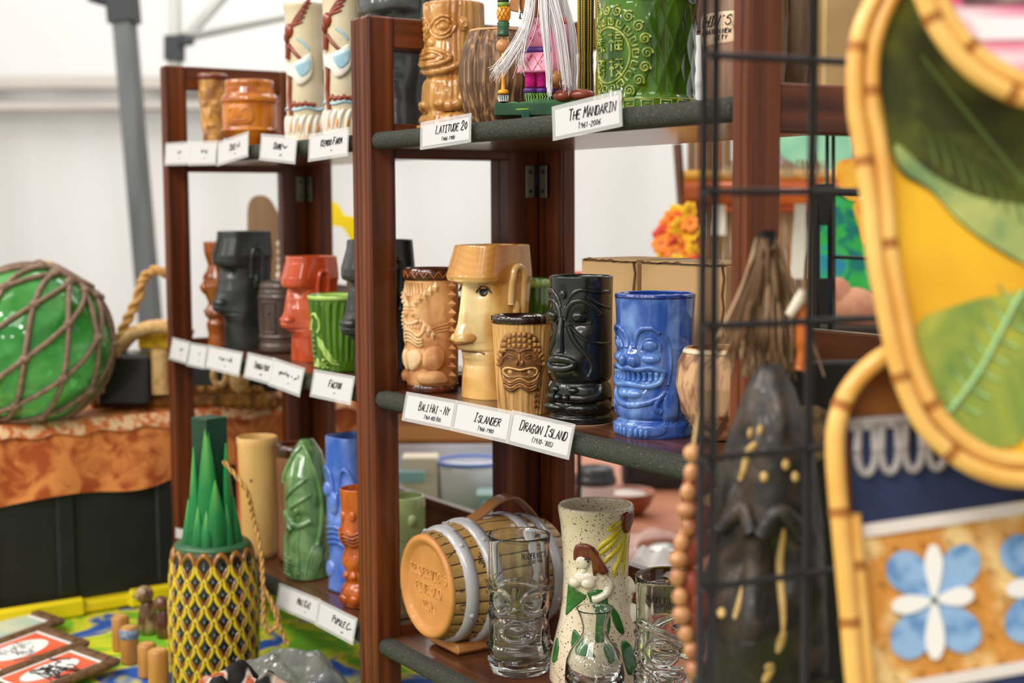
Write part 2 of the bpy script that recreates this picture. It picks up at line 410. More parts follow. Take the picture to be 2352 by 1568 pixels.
# ------------------------------------------------------------------ the two folding bookcases
SH = (.30, 0.0, -.2965)
ZT = .4339
D = .237
def bookcase(x0, W, label):
    r = thing('folding_bookcase', label, 'bookcase', (x0, 0, TABLE))
    z0 = -TABLE
    pt = .022
    for side in (0, 1):
        xs = 0 if side == 0 else W - pt
        # two posts and the cross rails of a side ladder frame
        M().box((xs + pt / 2, .0175, (ZT + z0) / 2), (pt, .035, ZT + z0), .0025).obj('front_post', WOOD, r, smooth=False)
        M().box((xs + pt / 2, .005, (ZT + z0) / 2 - .0), (pt * .30, .0125, ZT + z0 - .004), .002).obj('post_bead', WOOD, r, smooth=False)
        M().box((xs + pt / 2, D - .0225, (ZT + z0) / 2), (pt, .045, ZT + z0), .0025).obj('rear_post', WOOD, r, smooth=False)
        for za, zb in [(ZT - .036, ZT)] + [(s - .028, s + .012) for s in SH]:
            M().box((xs + pt / 2, (.035 + D - .045) / 2, (za + zb) / 2 + z0), (pt - .004, D - .08 + .002, zb - za), .002).obj('side_rail', WOODY, r, smooth=False)
    for k, xs in enumerate((pt + .001, W - pt - .051)):
        M().box((xs + (.018 if k == 0 else .032), D + .010, (ZT + z0) / 2), (.064, .018, ZT + z0), .002).obj('back_stile', WOOD, r, smooth=False)
        M().box((xs + (.039 if k == 0 else .011), D - .0015, (ZT + z0) / 2), (.022, .003, ZT + z0 - .01), .001).obj('stile_bead', WOOD, r, smooth=False)
        for zc in (.246, -.05):
            hx = pt + .0008 if k == 0 else W - pt - .0008
            h = M().box((hx, D - .014, zc + z0), (.0016, .013, .040), .0005).obj('hinge', HINGE, r, smooth=False)
            sx = 1 if k == 0 else -1
            M().box((hx + sx * .013, D - .0035, zc + z0), (.016, .0016, .040), .0005).obj('hinge_leaf', HINGE, h, smooth=False)
            M().tube([(hx + sx * .002, D - .005, zc - .02 + z0), (hx + sx * .002, D - .005, zc + .02 + z0)], .0028, 8).obj('hinge_pin', DARK, h)
            for dz in (-.012, .012):
                M().ell((hx + sx * .001, D - .014, zc + dz + z0), (.0012, .0024, .0024), 10, 6).obj('screw', DARK, h)
                M().ell((hx + sx * .013, D - .0046, zc + dz + z0), (.0024, .0012, .0024), 10, 6).obj('screw', DARK, h)
    for za, zb in [(ZT - .036, ZT)] + [(s + .046, s + .094) for s in SH[1:]]:
        M().box((W / 2, D + .009, (za + zb) / 2 + z0), (W - 2 * pt - .1, .016, zb - za), .002).obj('back_rail', WOODX, r, smooth=False)
    for s in SH:
        sh = M().box((W / 2, (.014 + D - .004) / 2, s - .009 + z0), (W - 2 * pt - .003, D - .018, .018), .0015).obj('shelf', WOODX, r, smooth=False)
        ph = np.linspace(-PI / 2, PI / 2, 9); prof = np.stack([.0105 - .0085 * np.cos(ph), s + z0 - .0085 + .0098 * np.sin(ph)], -1)
        prof = np.vstack([[.018, s + z0 - .0183], prof, [.018, s + z0 + .0013]])
        xs = np.linspace(pt + .003, W - pt - .003, 40)
        G = np.stack([np.repeat(xs[:, None], len(prof), 1), np.repeat(prof[None, :, 0], 40, 0), np.repeat(prof[None, :, 1], 40, 0)], -1)
        mb = M().grid(G); k = len(prof); mb.f.append(np.arange(k)[None]); mb.f.append(np.arange(k)[None, ::-1] + 39 * k)
        mb.obj('grip_tape_edge', TAPE, sh)
    return r
WL, WR = .642, .6564
bookcase(0.0, WR, 'dark mahogany folding bookcase nearest the camera with the labelled tiki mugs')
bookcase(-WL - .024, WL + .0238, 'dark mahogany folding bookcase farther left behind the pineapple')

# ------------------------------------------------------------------ moulded mugs
def G2(th, v, t0, v0, st, sv, p=1.0):
    return np.exp(-((((th - t0) / st) ** 2 + ((v - v0) / sv) ** 2) ** p))
class Surf:
    """a turned body whose radius varies with angle and height; relief parts are laid on it by (angle, height 0..1)"""
    def __init__(s, H, R, prof, disp=None, sec=None, wall=.0028):
        s.H, s.R, s.disp, s.sec, s.wall = H, R, disp, sec, wall
        s.pv = np.array([p[0] for p in prof]); s.pr = np.array([p[1] for p in prof])
    def base(s, th, v):
        r = s.R * np.interp(v, s.pv, s.pr)
        if s.sec is not None: r = r * s.sec(th, v)
        return r
    def rad(s, th, v):
        r = s.base(th, v)
        if s.disp is not None: r = r + s.disp(th, v)
        return r
    def P(s, th, v, off=0.0):
        th = np.asarray(th, float); v = np.asarray(v, float)
        r = s.rad(th, v) + off
        return np.stack([r * np.cos(th), r * np.sin(th), v * s.H], -1)
    def body(s, m, parent, name='body', nth=96, nz=72, v0=0.0, v1=1.0, open_top=True, col=None, depth=.35, bottom=True):
        th = np.arange(nth) * 2 * PI / nth; th = np.where(th > PI, th - 2 * PI, th)
        v = np.linspace(v0, v1, nz)
        T, V = np.meshgrid(th, v, indexing='ij')
        P = s.P(T, V); C = None if col is None else np.asarray(col(T, V), float)
        rows = [P]; cols = [C]
        if open_top:
            for dz, dr in ((.0006, .0005), (.0009, .0014), (.0004, .0024)):
                Q = s.P(th, np.full(nth, v1)); k = 1 - dr / np.linalg.norm(Q[:, :2], axis=1); Q = Q * np.stack([k, k, np.ones(nth)], -1); Q[:, 2] += dz; rows.append(Q[:, None])
            for vv in np.linspace(v1 - .01, v1 - depth, 7):
                r = np.minimum(s.base(th, np.full(nth, vv)), s.rad(th, np.full(nth, vv))) - s.wall
                rows.append(np.stack([r * np.cos(th), r * np.sin(th), np.full(nth, vv * s.H)], -1)[:, None])
            rows.append(np.tile(np.array([[[1e-5, 0, (v1 - depth) * s.H]]]), (nth, 1, 1)))
        else:
            rows.append(np.tile(np.array([[[1e-5, 0, v1 * s.H + .0004]]]), (nth, 1, 1)))
        if bottom:
            rows.insert(0, np.tile(np.array([[[1e-5, 0, v0 * s.H]]]), (nth, 1, 1)))
        G = np.concatenate(rows, 1)
        CC = None
        if C is not None:
            n0 = 1 if bottom else 0; n1 = G.shape[1] - n0 - nz
            CC = np.concatenate([np.repeat(C[:, :1], n0, 1), C, np.repeat(C[:, -1:], n1, 1)], 1)
        mb = M().grid(G, cu=True, c=CC)
        return mb.obj(name, m, parent)
    def band(s, m, parent, name, v0, v1, off=.0008, nth=96, inner=False):
        th = np.arange(nth) * 2 * PI / nth; th = np.where(th > PI, th - 2 * PI, th)
        seq = [(v0, -.001), (v0, off), (v0 * .5 + v1 * .5, off * 1.3), (v1, off), (v1 + .002, off - .0008)]
        rows = [s.P(th, np.full(nth, a), o)[:, None] for a, o in seq]
        if inner:
            for a, o in ((v1 + .001, -s.wall), (v1 - .05, -s.wall - .0005), (v1 - .3, -s.wall - .0005)):
                r = s.base(th, np.full(nth, a)) + o; rows.append(np.stack([r * np.cos(th), r * np.sin(th), np.full(nth, a * s.H)], -1)[:, None])
            rows.append(np.tile(np.array([[[1e-5, 0, (v1 - .3) * s.H]]]), (nth, 1, 1)))
        else: rows.append(s.P(th, np.full(nth, v1), -.001)[:, None])
        return M().grid(np.concatenate(rows, 1), cu=True).obj(name, m, parent)
    def dome(s, m, parent, name, t0, v0, a, b, h, rot=0.0, n=20, k=7, p=.5, mb=None, sq=2.0):
        ph = np.arange(n) * 2 * PI / n; ro = np.linspace(0, 1, k) ** .7
        c_, s_ = np.cos(ph), np.sin(ph)
        e = (np.abs(c_) ** sq + np.abs(s_) ** sq) ** (-1 / sq)
        x = np.outer(ro, c_ * e) * a; y = np.outer(ro, s_ * e) * b
        asp = s.H / s.R
        if rot: x, y = x * math.cos(rot) - y * asp * math.sin(rot), (x * math.sin(rot) + y * asp * math.cos(rot)) / asp
        off = h * (1 - np.minimum(ro, 1) ** 2) ** p
        G = s.P(t0 + x, v0 + y, np.repeat(off[:, None], n, 1) - .0005)
        if mb is not None: mb.grid(G[::-1], cv=True); return mb
        return M().grid(G[::-1], cv=True).obj(name, m, parent)
    def line(s, m, parent, name, pts, r, off=0.0, k=6, n=8, mb=None, closed=False, smooth=True, taper=False):
        q = curve(pts, k, closed) if smooth else np.asarray(pts, float)
        P = s.P(q[:, 0], q[:, 1], off)
        rr = r * (.35 + .65 * np.sin(np.linspace(.15, PI - .15, len(P)))) if taper else r
        t = mb if mb is not None else M()
        t.tube(P, rr, n, closed=closed)
        return t if mb is not None else t.obj(name, m, parent)
    def pyr(s, m, parent, name, t0, v0, a, b, h, rot=0.0, mb=None):
        """four-sided stud"""
        asp = s.H / s.R
        q = [(-a, 0), (0, -b), (a, 0), (0, b), (0, 0)]
        V = []
        for x, y in q:
            X = x * math.cos(rot) - y * asp * math.sin(rot); Y = (x * math.sin(rot) + y * asp * math.cos(rot)) / asp
            V.append(s.P(t0 + X, v0 + Y, h if (x == 0 and y == 0) else -.0004))
        F = [[0, 1, 4], [1, 2, 4], [2, 3, 4], [3, 0, 4]]
        t = mb if mb is not None else M()
        t.add(np.array(V), F)
        return t if mb is not None else t.obj(name, m, parent, smooth=False)
def facing(x, y, off):
    """turn that points local +x at the viewer, then `off` radians to the picture's left"""
    return math.atan2(CAM[1] - y, CAM[0] - x) - off
def both(f):
    for sg in (1, -1): f(sg)
def mug(name, label, x, y, z, off, cat='mug', group=None):
    return thing(name, label, cat, (x, y, z), facing(x, y, off), group)

# --- matte black tiki mug
BLK = mat('satin_black_glaze', (20, 21, 18), .24, (30, 32, 25), (20, 20, 20), coat=.5)
t = mug('tiki_mug', 'satin black tiki mug with big pursed lips, third from right on middle shelf', .348, .063, 0, .62)
d = lambda th, v: (.0035 * G2(th, v, 0, .58, .22, .14) + .007 * G2(th, v, 0, .40, .55, .085) - .0035 * G2(np.abs(th), v, .62, .70, .42, .06)
                   + .0035 * G2(np.abs(th), v, .75, .13, .65, .05) + .002 * G2(np.abs(th), v, 1.1, .24, .5, .05) - .002 * G2(th, v, 0, .86, .2, .08)
                   - .0025 * np.exp(-((v - .285) / .018) ** 2) - .002 * np.exp(-((v - .165) / .012) ** 2) * (np.abs(th) < 2) - .0018 * np.exp(-((v - .065) / .01) ** 2))
S = Surf(.146, .0308, [(0, 1.0), (.02, 1.03), (.055, 1.03), (.075, .98), (.2, 1.0), (.28, .95), (.34, 1.0), (.6, 1.0), (.9, 1.02), (1, 1.03)], d)
S.body(BLK, t, nth=160, nz=150)
both(lambda g: S.line(BLK, t, 'brow', [(.08 * g, .715), (.16 * g, .78), (.36 * g, .835), (.70 * g, .845), (1.02 * g, .80), (1.25 * g, .755)], .0026, -.0004))
both(lambda g: S.line(BLK, t, 'forehead_fold', [(.10 * g, .80), (.28 * g, .875), (.6 * g, .92), (1.1 * g, .905), (1.7 * g, .90)], .0022, -.0006))
both(lambda g: S.line(BLK, t, 'forehead_fold', [(.75 * g, .885), (1.2 * g, .82), (1.7 * g, .79)], .0019, -.0006))
both(lambda g: S.dome(BLK, t, 'eye', .58 * g, .735, .29, .043, .0075))
both(lambda g: S.line(BLK, t, 'eyelid', [(.22 * g, .715), (.32 * g, .695), (.62 * g, .690), (.93 * g, .700), (.90 * g, .74), (.78 * g, .775)], .0010, .0012))
S.line(BLK, t, 'nose', [(0, .74), (0, .66), (0, .58), (0, .50)], np.linspace(.0026, .0050, 19), .001)
both(lambda g: S.line(BLK, t, 'cheek_fold', [(.18 * g, .68), (.34 * g, .60), (.58 * g, .53), (.86 * g, .47), (.98 * g, .40), (.86 * g, .335)], .0030, -.0008))
both(lambda g: S.line(BLK, t, 'cheek_fold', [(.24 * g, .68), (.5 * g, .62), (.85 * g, .575), (1.25 * g, .555), (1.8 * g, .55)], .0020, -.0006))
q = [(.42 * math.cos(a), .425 + .034 * math.sin(a)) for a in np.linspace(0, 2 * PI, 20)[:-1]]
S.line(BLK, t, 'lips', q, .0038, .001, closed=True, k=4)
S.dome(BLK, t, 'tongue', 0, .423, .34, .013, .0032)
S.dome(BLK, t, 'forehead_jewel', 0, .885, .13, .034, .0042)
both(lambda g: S.dome(BLK, t, 'breast', .36 * g, .245, .20, .024, .0045))
both(lambda g: S.line(BLK, t, 'arm', [(1.35 * g, .265), (1.2 * g, .215), (.8 * g, .190), (.28 * g, .192)], .0048, -.0005, taper=False))
both(lambda g: S.dome(BLK, t, 'hand', .14 * g, .192, .14, .030, .0062))
both(lambda g: S.dome(BLK, t, 'leg', .62 * g, .115, .55, .042, .0052))
M().lathe([(.0300, .0001), (.0312, .0001), (.0314, .0012), (.0306, .0014)], 64).obj('unglazed_foot', mat('bare_clay', (196, 160, 128), .8), t)

# --- cobalt tiki mug
BLU = mat('cobalt_glaze', (46, 84, 162), .10, (124, 160, 214), (55, 55, 26), .42, .78, 5, .6, coat=.6, bump=(45, .12, .003))
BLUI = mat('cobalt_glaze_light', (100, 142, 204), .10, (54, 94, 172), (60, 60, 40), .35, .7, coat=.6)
t = mug('tiki_mug', 'glossy cobalt blue tiki mug with toothy grin and toes at its foot', .447, .077, 0, .70)
d = lambda th, v: (-.0028 * G2(th, v, 0, .68, .35, .06) + .0042 * G2(th, v, 0, .56, .28, .07) - .0022 * G2(np.abs(th), v, .55, .62, .35, .06) - .0045 * G2(th, v, 0, .435, .85, .032, 2)
                   + .0035 * G2(th, v, 0, .31, .5, .045) + .0022 * G2(th, v, 0, .19, .75, .085) - .002 * np.exp(-((v - .125) / .014) ** 2) - .002 * G2(np.abs(th), v, 1.0, .5, .1, .16))
S = Surf(.133, .0366, [(0, 1.0), (.02, 1.03), (.09, 1.035), (.125, .955), (.17, .985), (.5, .985), (.8, 1.0), (.97, 1.03), (1, 1.025)], d)
S.body(BLU, t, nth=160, nz=140)
S.band(mat('cobalt_dark_rim', (24, 48, 120), .08, coat=.6), t, 'rim', .975, .998, .0004, inner=True)
both(lambda g: S.line(BLU, t, 'brow', [(.12 * g, .63), (.16 * g, .70), (.34 * g, .765), (.62 * g, .775), (.80 * g, .745)], .0026, .0))
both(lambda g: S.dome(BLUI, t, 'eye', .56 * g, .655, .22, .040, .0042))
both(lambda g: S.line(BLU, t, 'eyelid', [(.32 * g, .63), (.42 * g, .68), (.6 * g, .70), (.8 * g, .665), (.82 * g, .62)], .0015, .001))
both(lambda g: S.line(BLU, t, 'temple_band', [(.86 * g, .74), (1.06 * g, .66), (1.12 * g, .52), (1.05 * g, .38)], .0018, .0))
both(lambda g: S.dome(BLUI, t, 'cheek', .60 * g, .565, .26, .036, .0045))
both(lambda g: S.dome(BLU, t, 'nostril', .18 * g, .545, .16, .055, .0055))
S.line(BLUI, t, 'upper_lip', [(-.92, .475), (-.6, .50), (-.25, .488), (0, .498), (.25, .488), (.6, .50), (.92, .475)], .0026, .0006)
S.line(BLUI, t, 'lower_lip', [(-.92, .47), (-.82, .40), (-.5, .372), (0, .382), (.5, .372), (.82, .40), (.92, .47)], .0029, .0006)
for i in range(10):
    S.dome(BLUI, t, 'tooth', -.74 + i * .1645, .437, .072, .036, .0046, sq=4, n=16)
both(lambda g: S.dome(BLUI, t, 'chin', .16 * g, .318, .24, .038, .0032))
both(lambda g: S.dome(BLU, t, 'arm', 1.12 * g, .225, .24, .125, .0042, sq=3.2))
both(lambda g: S.line(BLU, t, 'forearm', [(.98 * g, .33), (.80 * g, .28), (.72 * g, .22), (.86 * g, .195)], .0032, -.0005))
S.line(BLU, t, 'collar', [(-.9, .30), (-.5, .255), (0, .232), (.5, .255), (.9, .30)], .0034, -.001)
for i in range(6): S.dome(BLUI, t, 'finger', .96 + i * .065, .135, .026, .03, .002)
both(lambda g: S.dome(BLU, t, 'foot', .60 * g, .062, .42, .048, .0028))
for g in (1, -1):
    for i in range(4): S.dome(BLUI, t, 'toe', g * (.10 + i * .135), .045, .062, .036, .0036)

# --- wood-grain mug with a brown carved face plate
TANW = mat('tan_bisque_grain', (206, 160, 96), .62, (150, 100, 48), (260, 260, 14), .48, .72, 4, .3)
BRW = mat('brown_stained_relief', (112, 72, 36), .45, (146, 98, 50), (90, 90, 90), coat=.15)
TANB = mat('tan_relief_block', (188, 138, 76), .55, (150, 102, 52), (160, 160, 160))
DRK = mat('dark_brown_gloss', (40, 22, 16), .08, coat=.7)
LTT = mat('light_tan_dot', (214, 170, 104), .5)
t = mug('tiki_mug', 'short tan wood grain mug with dark rim and brown tiki face', .261, .051, 0, .10)
gv = np.random.default_rng(3).normal(0, 1, 90)
def grain(th, v, n=90, amp=.00045):
    w = (th + PI) / (2 * PI) * n + .6 * np.sin(v * 7 + th * 3)
    return amp * np.interp(w % n, np.arange(n), gv[:n] if n <= 90 else np.resize(gv, n))
S = Surf(.103, .0306, [(0, .83), (.1, .85), (.5, .93), (.88, 1.0), (1, 1.02)], grain)
S.body(TANW, t, nth=220, nz=60, v1=.935)
S.band(DRK, t, 'rim_band', .925, .998, .0011, inner=True)
# face plate: a raised rounded panel
def plate(S, m, t, name, outline, h, n=26, ctr=(0, .5)):
    o = curve(outline, 5, True); ro = np.array([0, .35, .65, .85, .95, 1.0, 1.02]); hh = np.array([1, 1, 1, .98, .85, .4, -.3])
    T = ctr[0] + np.outer(ro, o[:, 0] - ctr[0]); V = ctr[1] + np.outer(ro, o[:, 1] - ctr[1])
    return M().grid(S.P(T, V, h * hh[:, None])[::-1], cv=True).obj(name, m, t)
plate(S, BRW, t, 'face_plate', [(-.80, .50), (-.78, .66), (-.62, .79), (-.3, .84), (.0, .845), (.3, .84), (.62, .79), (.78, .66), (.80, .50), (.72, .36), (.5, .25), (.2, .28), (0, .31), (-.2, .28), (-.5, .25), (-.72, .36)], .0022)
for row, (vv, rr) in enumerate([(.83, .92), (.775, .80), (.72, .70)]):
    nb = 11
    for i in range(nb):
        a = -1 + 2 * i / (nb - 1)
        th = a * (.80 + .03 * row); dv = -.20 * abs(a) ** 2.6
        S.dome(TANB, t, 'headdress_block', th, vv + dv, .070, .0262, .0048, sq=5, n=16, k=5, p=.3, rot=-.5 * a * abs(a))
S.line(DRK if False else BRW, t, 'hairline', [(-.74, .52), (-.62, .63), (-.38, .685), (-.12, .675), (0, .655), (.12, .675), (.38, .685), (.62, .63), (.74, .52)], .0016, .0022)
both(lambda g: S.line(BRW, t, 'brow', [(.16 * g, .60), (.34 * g, .625), (.55 * g, .59), (.66 * g, .53)], .0011, .0024))
both(lambda g: S.line(BRW, t, 'brow', [(.2 * g, .585), (.36 * g, .60), (.52 * g, .57)], .0009, .0024))
both(lambda g: S.dome(BRW, t, 'nostril', .085 * g, .545, .085, .036, .0058))
S.dome(TANB, t, 'nose_bridge', 0, .60, .06, .05, .0045)
def bow(k, c=.455, w=.60, hh=.075):      # bow-tie mouth outline
    o = []
    for a in np.linspace(0, 2 * PI, 40)[:-1]:
        x = math.cos(a); y = math.sin(a) * (.36 + .64 * abs(x) ** 1.2)
        o.append((x * (w * k), c - .012 * (1 - x * x) + y * hh * k))
    return o
S.line(LTT, t, 'lip', bow(1.0), .0013, .0024, closed=True, k=3)
S.line(BRW, t, 'lip', bow(.86), .0011, .0026, closed=True, k=3)
both(lambda g: S.dome(LTT, t, 'mouth_dome', .34 * g, .455, .16, .036, .0030))  # light tan domes at both sides of the mouth
for (x, y) in bow(.74)[::1]: S.dome(LTT, t, 'tooth', x, y, .018, .0068, .0038, n=8, k=4)
for j in range(4):
    S.line(BRW if j % 2 else TANB, t, 'jaw_ridge', [(-.70 + .04 * j, .44 - .035 * j), (-.58, .375 - .028 * j), (-.32, .345 - .028 * j), (0, .385 - .026 * j), (.32, .345 - .028 * j), (.58, .375 - .028 * j), (.70 - .04 * j, .44 - .035 * j)], .0013, .0022)
for i in range(2):
    for j in range(4): S.dome(BRW, t, 'side_block', .60 + .13 * i, .10 + .055 * j, .055, .022, .0025, sq=4, n=14, k=5)
S.line(BRW, t, 'ear_loop', [(.82, .62), (.90, .50), (.86, .38), (.78, .30)], .0014, .0)

# --- tan bisque mug with dark glazed rim and foot, studs and snarling mouth
BIS = mat('bisque_tan', (216, 166, 110), .6, (172, 112, 62), (46, 46, 22), .38, .66, 5, .5)
BISL = mat('bisque_pale', (236, 202, 156), .55, (214, 170, 118), (120, 120, 20))
DKG = mat('dark_brown_glaze', (52, 24, 14), .10, (96, 44, 20), (30, 30, 60), coat=.6)
RUST = mat('rust_glaze_line', (170, 96, 48), .25, coat=.4)
t = mug('tiki_mug', 'tan bisque tiki mug with dark brown zigzag rim and glossy dark foot', .048, .066, 0, .98)
d = lambda th, v: (.0035 * G2(th, v, 0, .47, .45, .10) - .002 * G2(np.abs(th), v, .45, .52, .2, .06) + .003 * G2(th, v, 0, .30, .35, .07) - .004 * G2(np.abs(th), v, .55, .36, .3, .04)
                   + .003 * G2(np.abs(th), v, 1.05, .28, .35, .06) - .004 * G2(np.abs(th), v, .6, .19, .35, .025) + .0035 * G2(np.abs(th), v, .9, .13, .5, .045) - .0015 * G2(np.abs(th), v, 1.1, .72, .3, .14, 3)
                   + .0012 * np.sin(v * 60 + np.abs(th) * 9) * G2(np.abs(th), v, 1.1, .45, .5, .05))
S = Surf(.145, .0312, [(0, .92), (.06, .93), (.08, .96), (.3, .98), (.6, 1.0), (.9, 1.0), (1, 1.0)], d)
S.body(BIS, t, nth=150, nz=140, v1=.95)
S.band(DKG, t, 'rim_band', .905, .998, .0010, inner=True)
S.band(DKG, t, 'foot_band', .0, .06, .0012)
zz = [(-PI + i * 2 * PI / 36, .975 if i % 2 else .925) for i in range(37)]
S.line(RUST, t, 'zigzag', zz, .0009, .0014, smooth=False)
for g in (1, -1):
    for i in range(6):
        a = i / 5
        S.pyr(BISL, t, 'stud', g * (.18 + .95 * a), .70 + .155 * a, .155, .050, .0056)
    for i in range(7):
        a = i / 6
        S.pyr(BISL, t, 'stud', g * (.20 + .80 * a), .675 - .20 * a, .14, .046, .0056)
    for i in range(11):
        S.pyr(BIS, t, 'back_stud', g * 1.80, .86 - i * .072, .20, .034, .0075)
    S.line(BISL, t, 'lip', [(.0, .555), (g * .25, .565), (g * .5, .59), (g * .66, .57), (g * .62, .50), (g * .45, .465), (g * .22, .50), (0, .515)], .0021, .0005)
    for j in range(3): S.line(BISL, t, 'jaw_ridge', [(0, .485 - .028 * j), (g * .2, .472 - .028 * j), (g * .42, .435 - .026 * j), (g * .62, .44 - .02 * j)], .0016, .0006)
    for j in range(3): S.line(BIS, t, 'cheek_ridge', [(g * .75, .50 - .02 * j), (g * 1.1, .535 - .02 * j), (g * 1.6, .56 - .025 * j)], .0013, .0)
    for j in range(4): S.dome(BISL, t, 'tooth', g * (.08 + .12 * j), .535, .05, .022, .0024, n=10, k=4)
    S.dome(BIS, t, 'eye', g * .2, .64, .13, .028, .0035)
    plate(S, BIS, t, 'shoulder', [(g * .75, .36), (g * 1.25, .38), (g * 1.42, .30), (g * 1.25, .20), (g * .80, .19), (g * .62, .25)], .0045, ctr=(g * 1.05, .29))
    plate(S, BIS, t, 'knee', [(g * .45, .16), (g * 1.2, .19), (g * 1.6, .10), (g * 1.2, .085), (g * .5, .085)], .0042, ctr=(g * 1.0, .125))
    plate(S, BISL, t, 'fist', [(g * .05, .33), (g * .45, .35), (g * .62, .28), (g * .4, .21), (g * .08, .19)], .0045, ctr=(g * .32, .27))
for i in range(9): S.line(BISL, t, 'fringe', [(-.6 + i * .15, .885), (-.6 + i * .15, .80 - .02 * (abs(i - 4) < 2))], .0009, .0002, smooth=False)

# --- moai heads
def moai(name, label, x, y, z, off, H, R, body, bl=0.0, eyes=None, fine=1.0, pale=None, cat='mug', nose=1.0):
    t = mug(name, label, x, y, z, off, cat)
    def sec(th, v):
        c, s_ = np.abs(np.cos(th)), np.abs(np.sin(th))
        e = (c ** 3.2 + (s_ * 1.18) ** 3.2) ** (-1 / 3.2)
        return np.where(v > 2, 1, .25 + .75 * e)
    def d(th, v):
        a = np.abs(th)
        nz = np.interp(v - bl * .4, [.30, .345, .385, .43, .50, .60, .74 + bl * .6, .78 + bl * .6], [0, .60, 1.0, .95, .66, .48, .30, 0]) * np.exp(-(th / np.interp(v, [.38, .5, .75], [.34, .27, .17])) ** 2)
        brow = np.interp(v - bl, [.70, .752, .772, .80, 1.0], [0, .0, .9, 1.0, .35]) * np.exp(-(a / .95) ** 4)
        eyeh = -np.interp(v - bl, [.56, .66, .73, .765], [0, .3, 1, 0]) * np.exp(-((a - .46) / .26) ** 2)
        mouth = np.interp(v, [.22, .27, .30, .312, .325, .35, .37], [0, .6, .75, .1, .8, .35, 0]) * np.exp(-(th / .5) ** 2)
        chin = np.interp(v, [.05, .14, .2, .25], [0, .5, .55, 0]) * np.exp(-(th / .55) ** 2)
        cheek = -np.interp(v, [.25, .4, .6, .72], [0, .5, .6, 0]) * np.exp(-((a - .75) / .3) ** 2)
        return R * (nose * .52 * nz + .27 * brow + .24 * eyeh + .19 * mouth + .12 * chin + .14 * cheek)
    S = Surf(H, R, [(0, .80), (.06, .79), (.2, .74), (.35, .76), (.5, .81), (.75, .88), (.8, .92), (1, .86)], d, sec)
    S.body(pale[0] if pale else body, t, nth=int(160 * fine), nz=int(150 * fine), col=pale[1] if pale else None)
    for g in (1, -1):
        S.line(body, t, 'ear', [(g * 1.40, .62), (g * 1.40, .74), (g * 1.48, .835), (g * 1.66, .865), (g * 1.86, .84), (g * 1.92, .74), (g * 1.92, .50)], R * .085, R * .02)
        S.dome(body, t, 'ear_lobe', g * 1.64, .58, .13, .07, R * .12)
        if eyes: S.dome(eyes, t, 'eye', g * .50, .705, .17, .034, R * .05)
        S.dome(body, t, 'nostril', g * .22, .405, .15, .035, R * .10)
    return t, S
ISL = mat('honey_glaze', (196, 138, 66), .12, (236, 206, 140), (16, 16, 8), .35, .62, 5, .8, coat=.6, bump=((60, 60, 300), .05, .002), col3=(214, 160, 86))
EYEB = mat('gloss_black_eye', (12, 12, 12), .1, coat=.6)
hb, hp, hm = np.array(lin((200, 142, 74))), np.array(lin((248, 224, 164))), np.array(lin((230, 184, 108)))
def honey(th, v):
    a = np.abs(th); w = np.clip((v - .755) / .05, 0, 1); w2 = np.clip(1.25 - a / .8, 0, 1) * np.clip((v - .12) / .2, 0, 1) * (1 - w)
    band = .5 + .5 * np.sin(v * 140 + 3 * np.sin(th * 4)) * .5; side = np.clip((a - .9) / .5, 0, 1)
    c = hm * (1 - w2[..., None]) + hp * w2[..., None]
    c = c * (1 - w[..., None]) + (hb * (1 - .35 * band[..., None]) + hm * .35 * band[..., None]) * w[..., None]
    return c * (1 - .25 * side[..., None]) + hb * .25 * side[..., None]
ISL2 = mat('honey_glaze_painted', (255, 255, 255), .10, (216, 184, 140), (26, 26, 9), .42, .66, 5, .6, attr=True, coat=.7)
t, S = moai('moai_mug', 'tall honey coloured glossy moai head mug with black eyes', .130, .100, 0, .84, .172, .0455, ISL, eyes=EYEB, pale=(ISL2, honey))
both(lambda g: S.line(mat('brown_eye_line', (70, 40, 20), .3), t, 'eye_line', [(g * .28, .70), (g * .40, .738), (g * .60, .735), (g * .76, .70)], .0010, .0015))
S.line(mat('brown_nostril_wash', (130, 78, 30), .3), t, 'nostril_line', [(-.3, .385), (-.1, .372), (.1, .372), (.3, .385)], .0016, .0005)
S.line(MATS['brown_nostril_wash'], t, 'mouth_line', [(-.55, .300), (-.2, .318), (.2, .318), (.55, .300)], .0012, -.0004)
BLKM = mat('black_moai_glaze', (36, 38, 37), .28, (52, 54, 52), (30, 30, 30), coat=.2)
moai('moai_mug', 'tall black moai mug between the brown tiki and dark lidded drum', -.569, .094, 0, 1.15, .180, .0430, BLKM, fine=.8, bl=-.055)
moai('moai_mug', 'black moai mug half hidden behind the dark wooden centre post, middle shelf', -.112, .086, 0, 1.15, .174, .0440, BLKM, fine=.8, bl=-.055)
REDM = mat('red_orange_glaze', (186, 70, 32), .10, (216, 104, 56), (20, 20, 12), coat=.6)
moai('moai_mug', 'glossy red orange moai mug beside the ridged green mug', -.349, .102, 0, 1.15, .147, .0385, REDM, fine=.8, bl=-.055)
GREYG = mat('grey_moai_glaze', (84, 88, 88), .18, (64, 67, 66), (30, 30, 30), coat=.5)
moai('moai_mug', 'large dark grey moai mug on the top shelf behind the centre post', -.085, .115, .30, 1.0, .215, .0560, GREYG, fine=.8, bl=-.055)

# ------------------------------------------------------------------ picture-aligned local frames for free-form things
FH = _fh
def frame(name, label, cat, px, py, d, z=None, group=None):
    """Empty at a base point; returns it and a map (px, py, back) -> local xyz at distance d + back"""
    w = at(px, py, d)
    if z is not None: w = np.array([w[0], w[1], z])
    o = thing(name, label, cat, tuple(w), RZ, group)
    R_ = Rz(-RZ)
    def f(x, y, back=0.0): return R_ @ (at(x, y, d + back) - w)
    return o, f

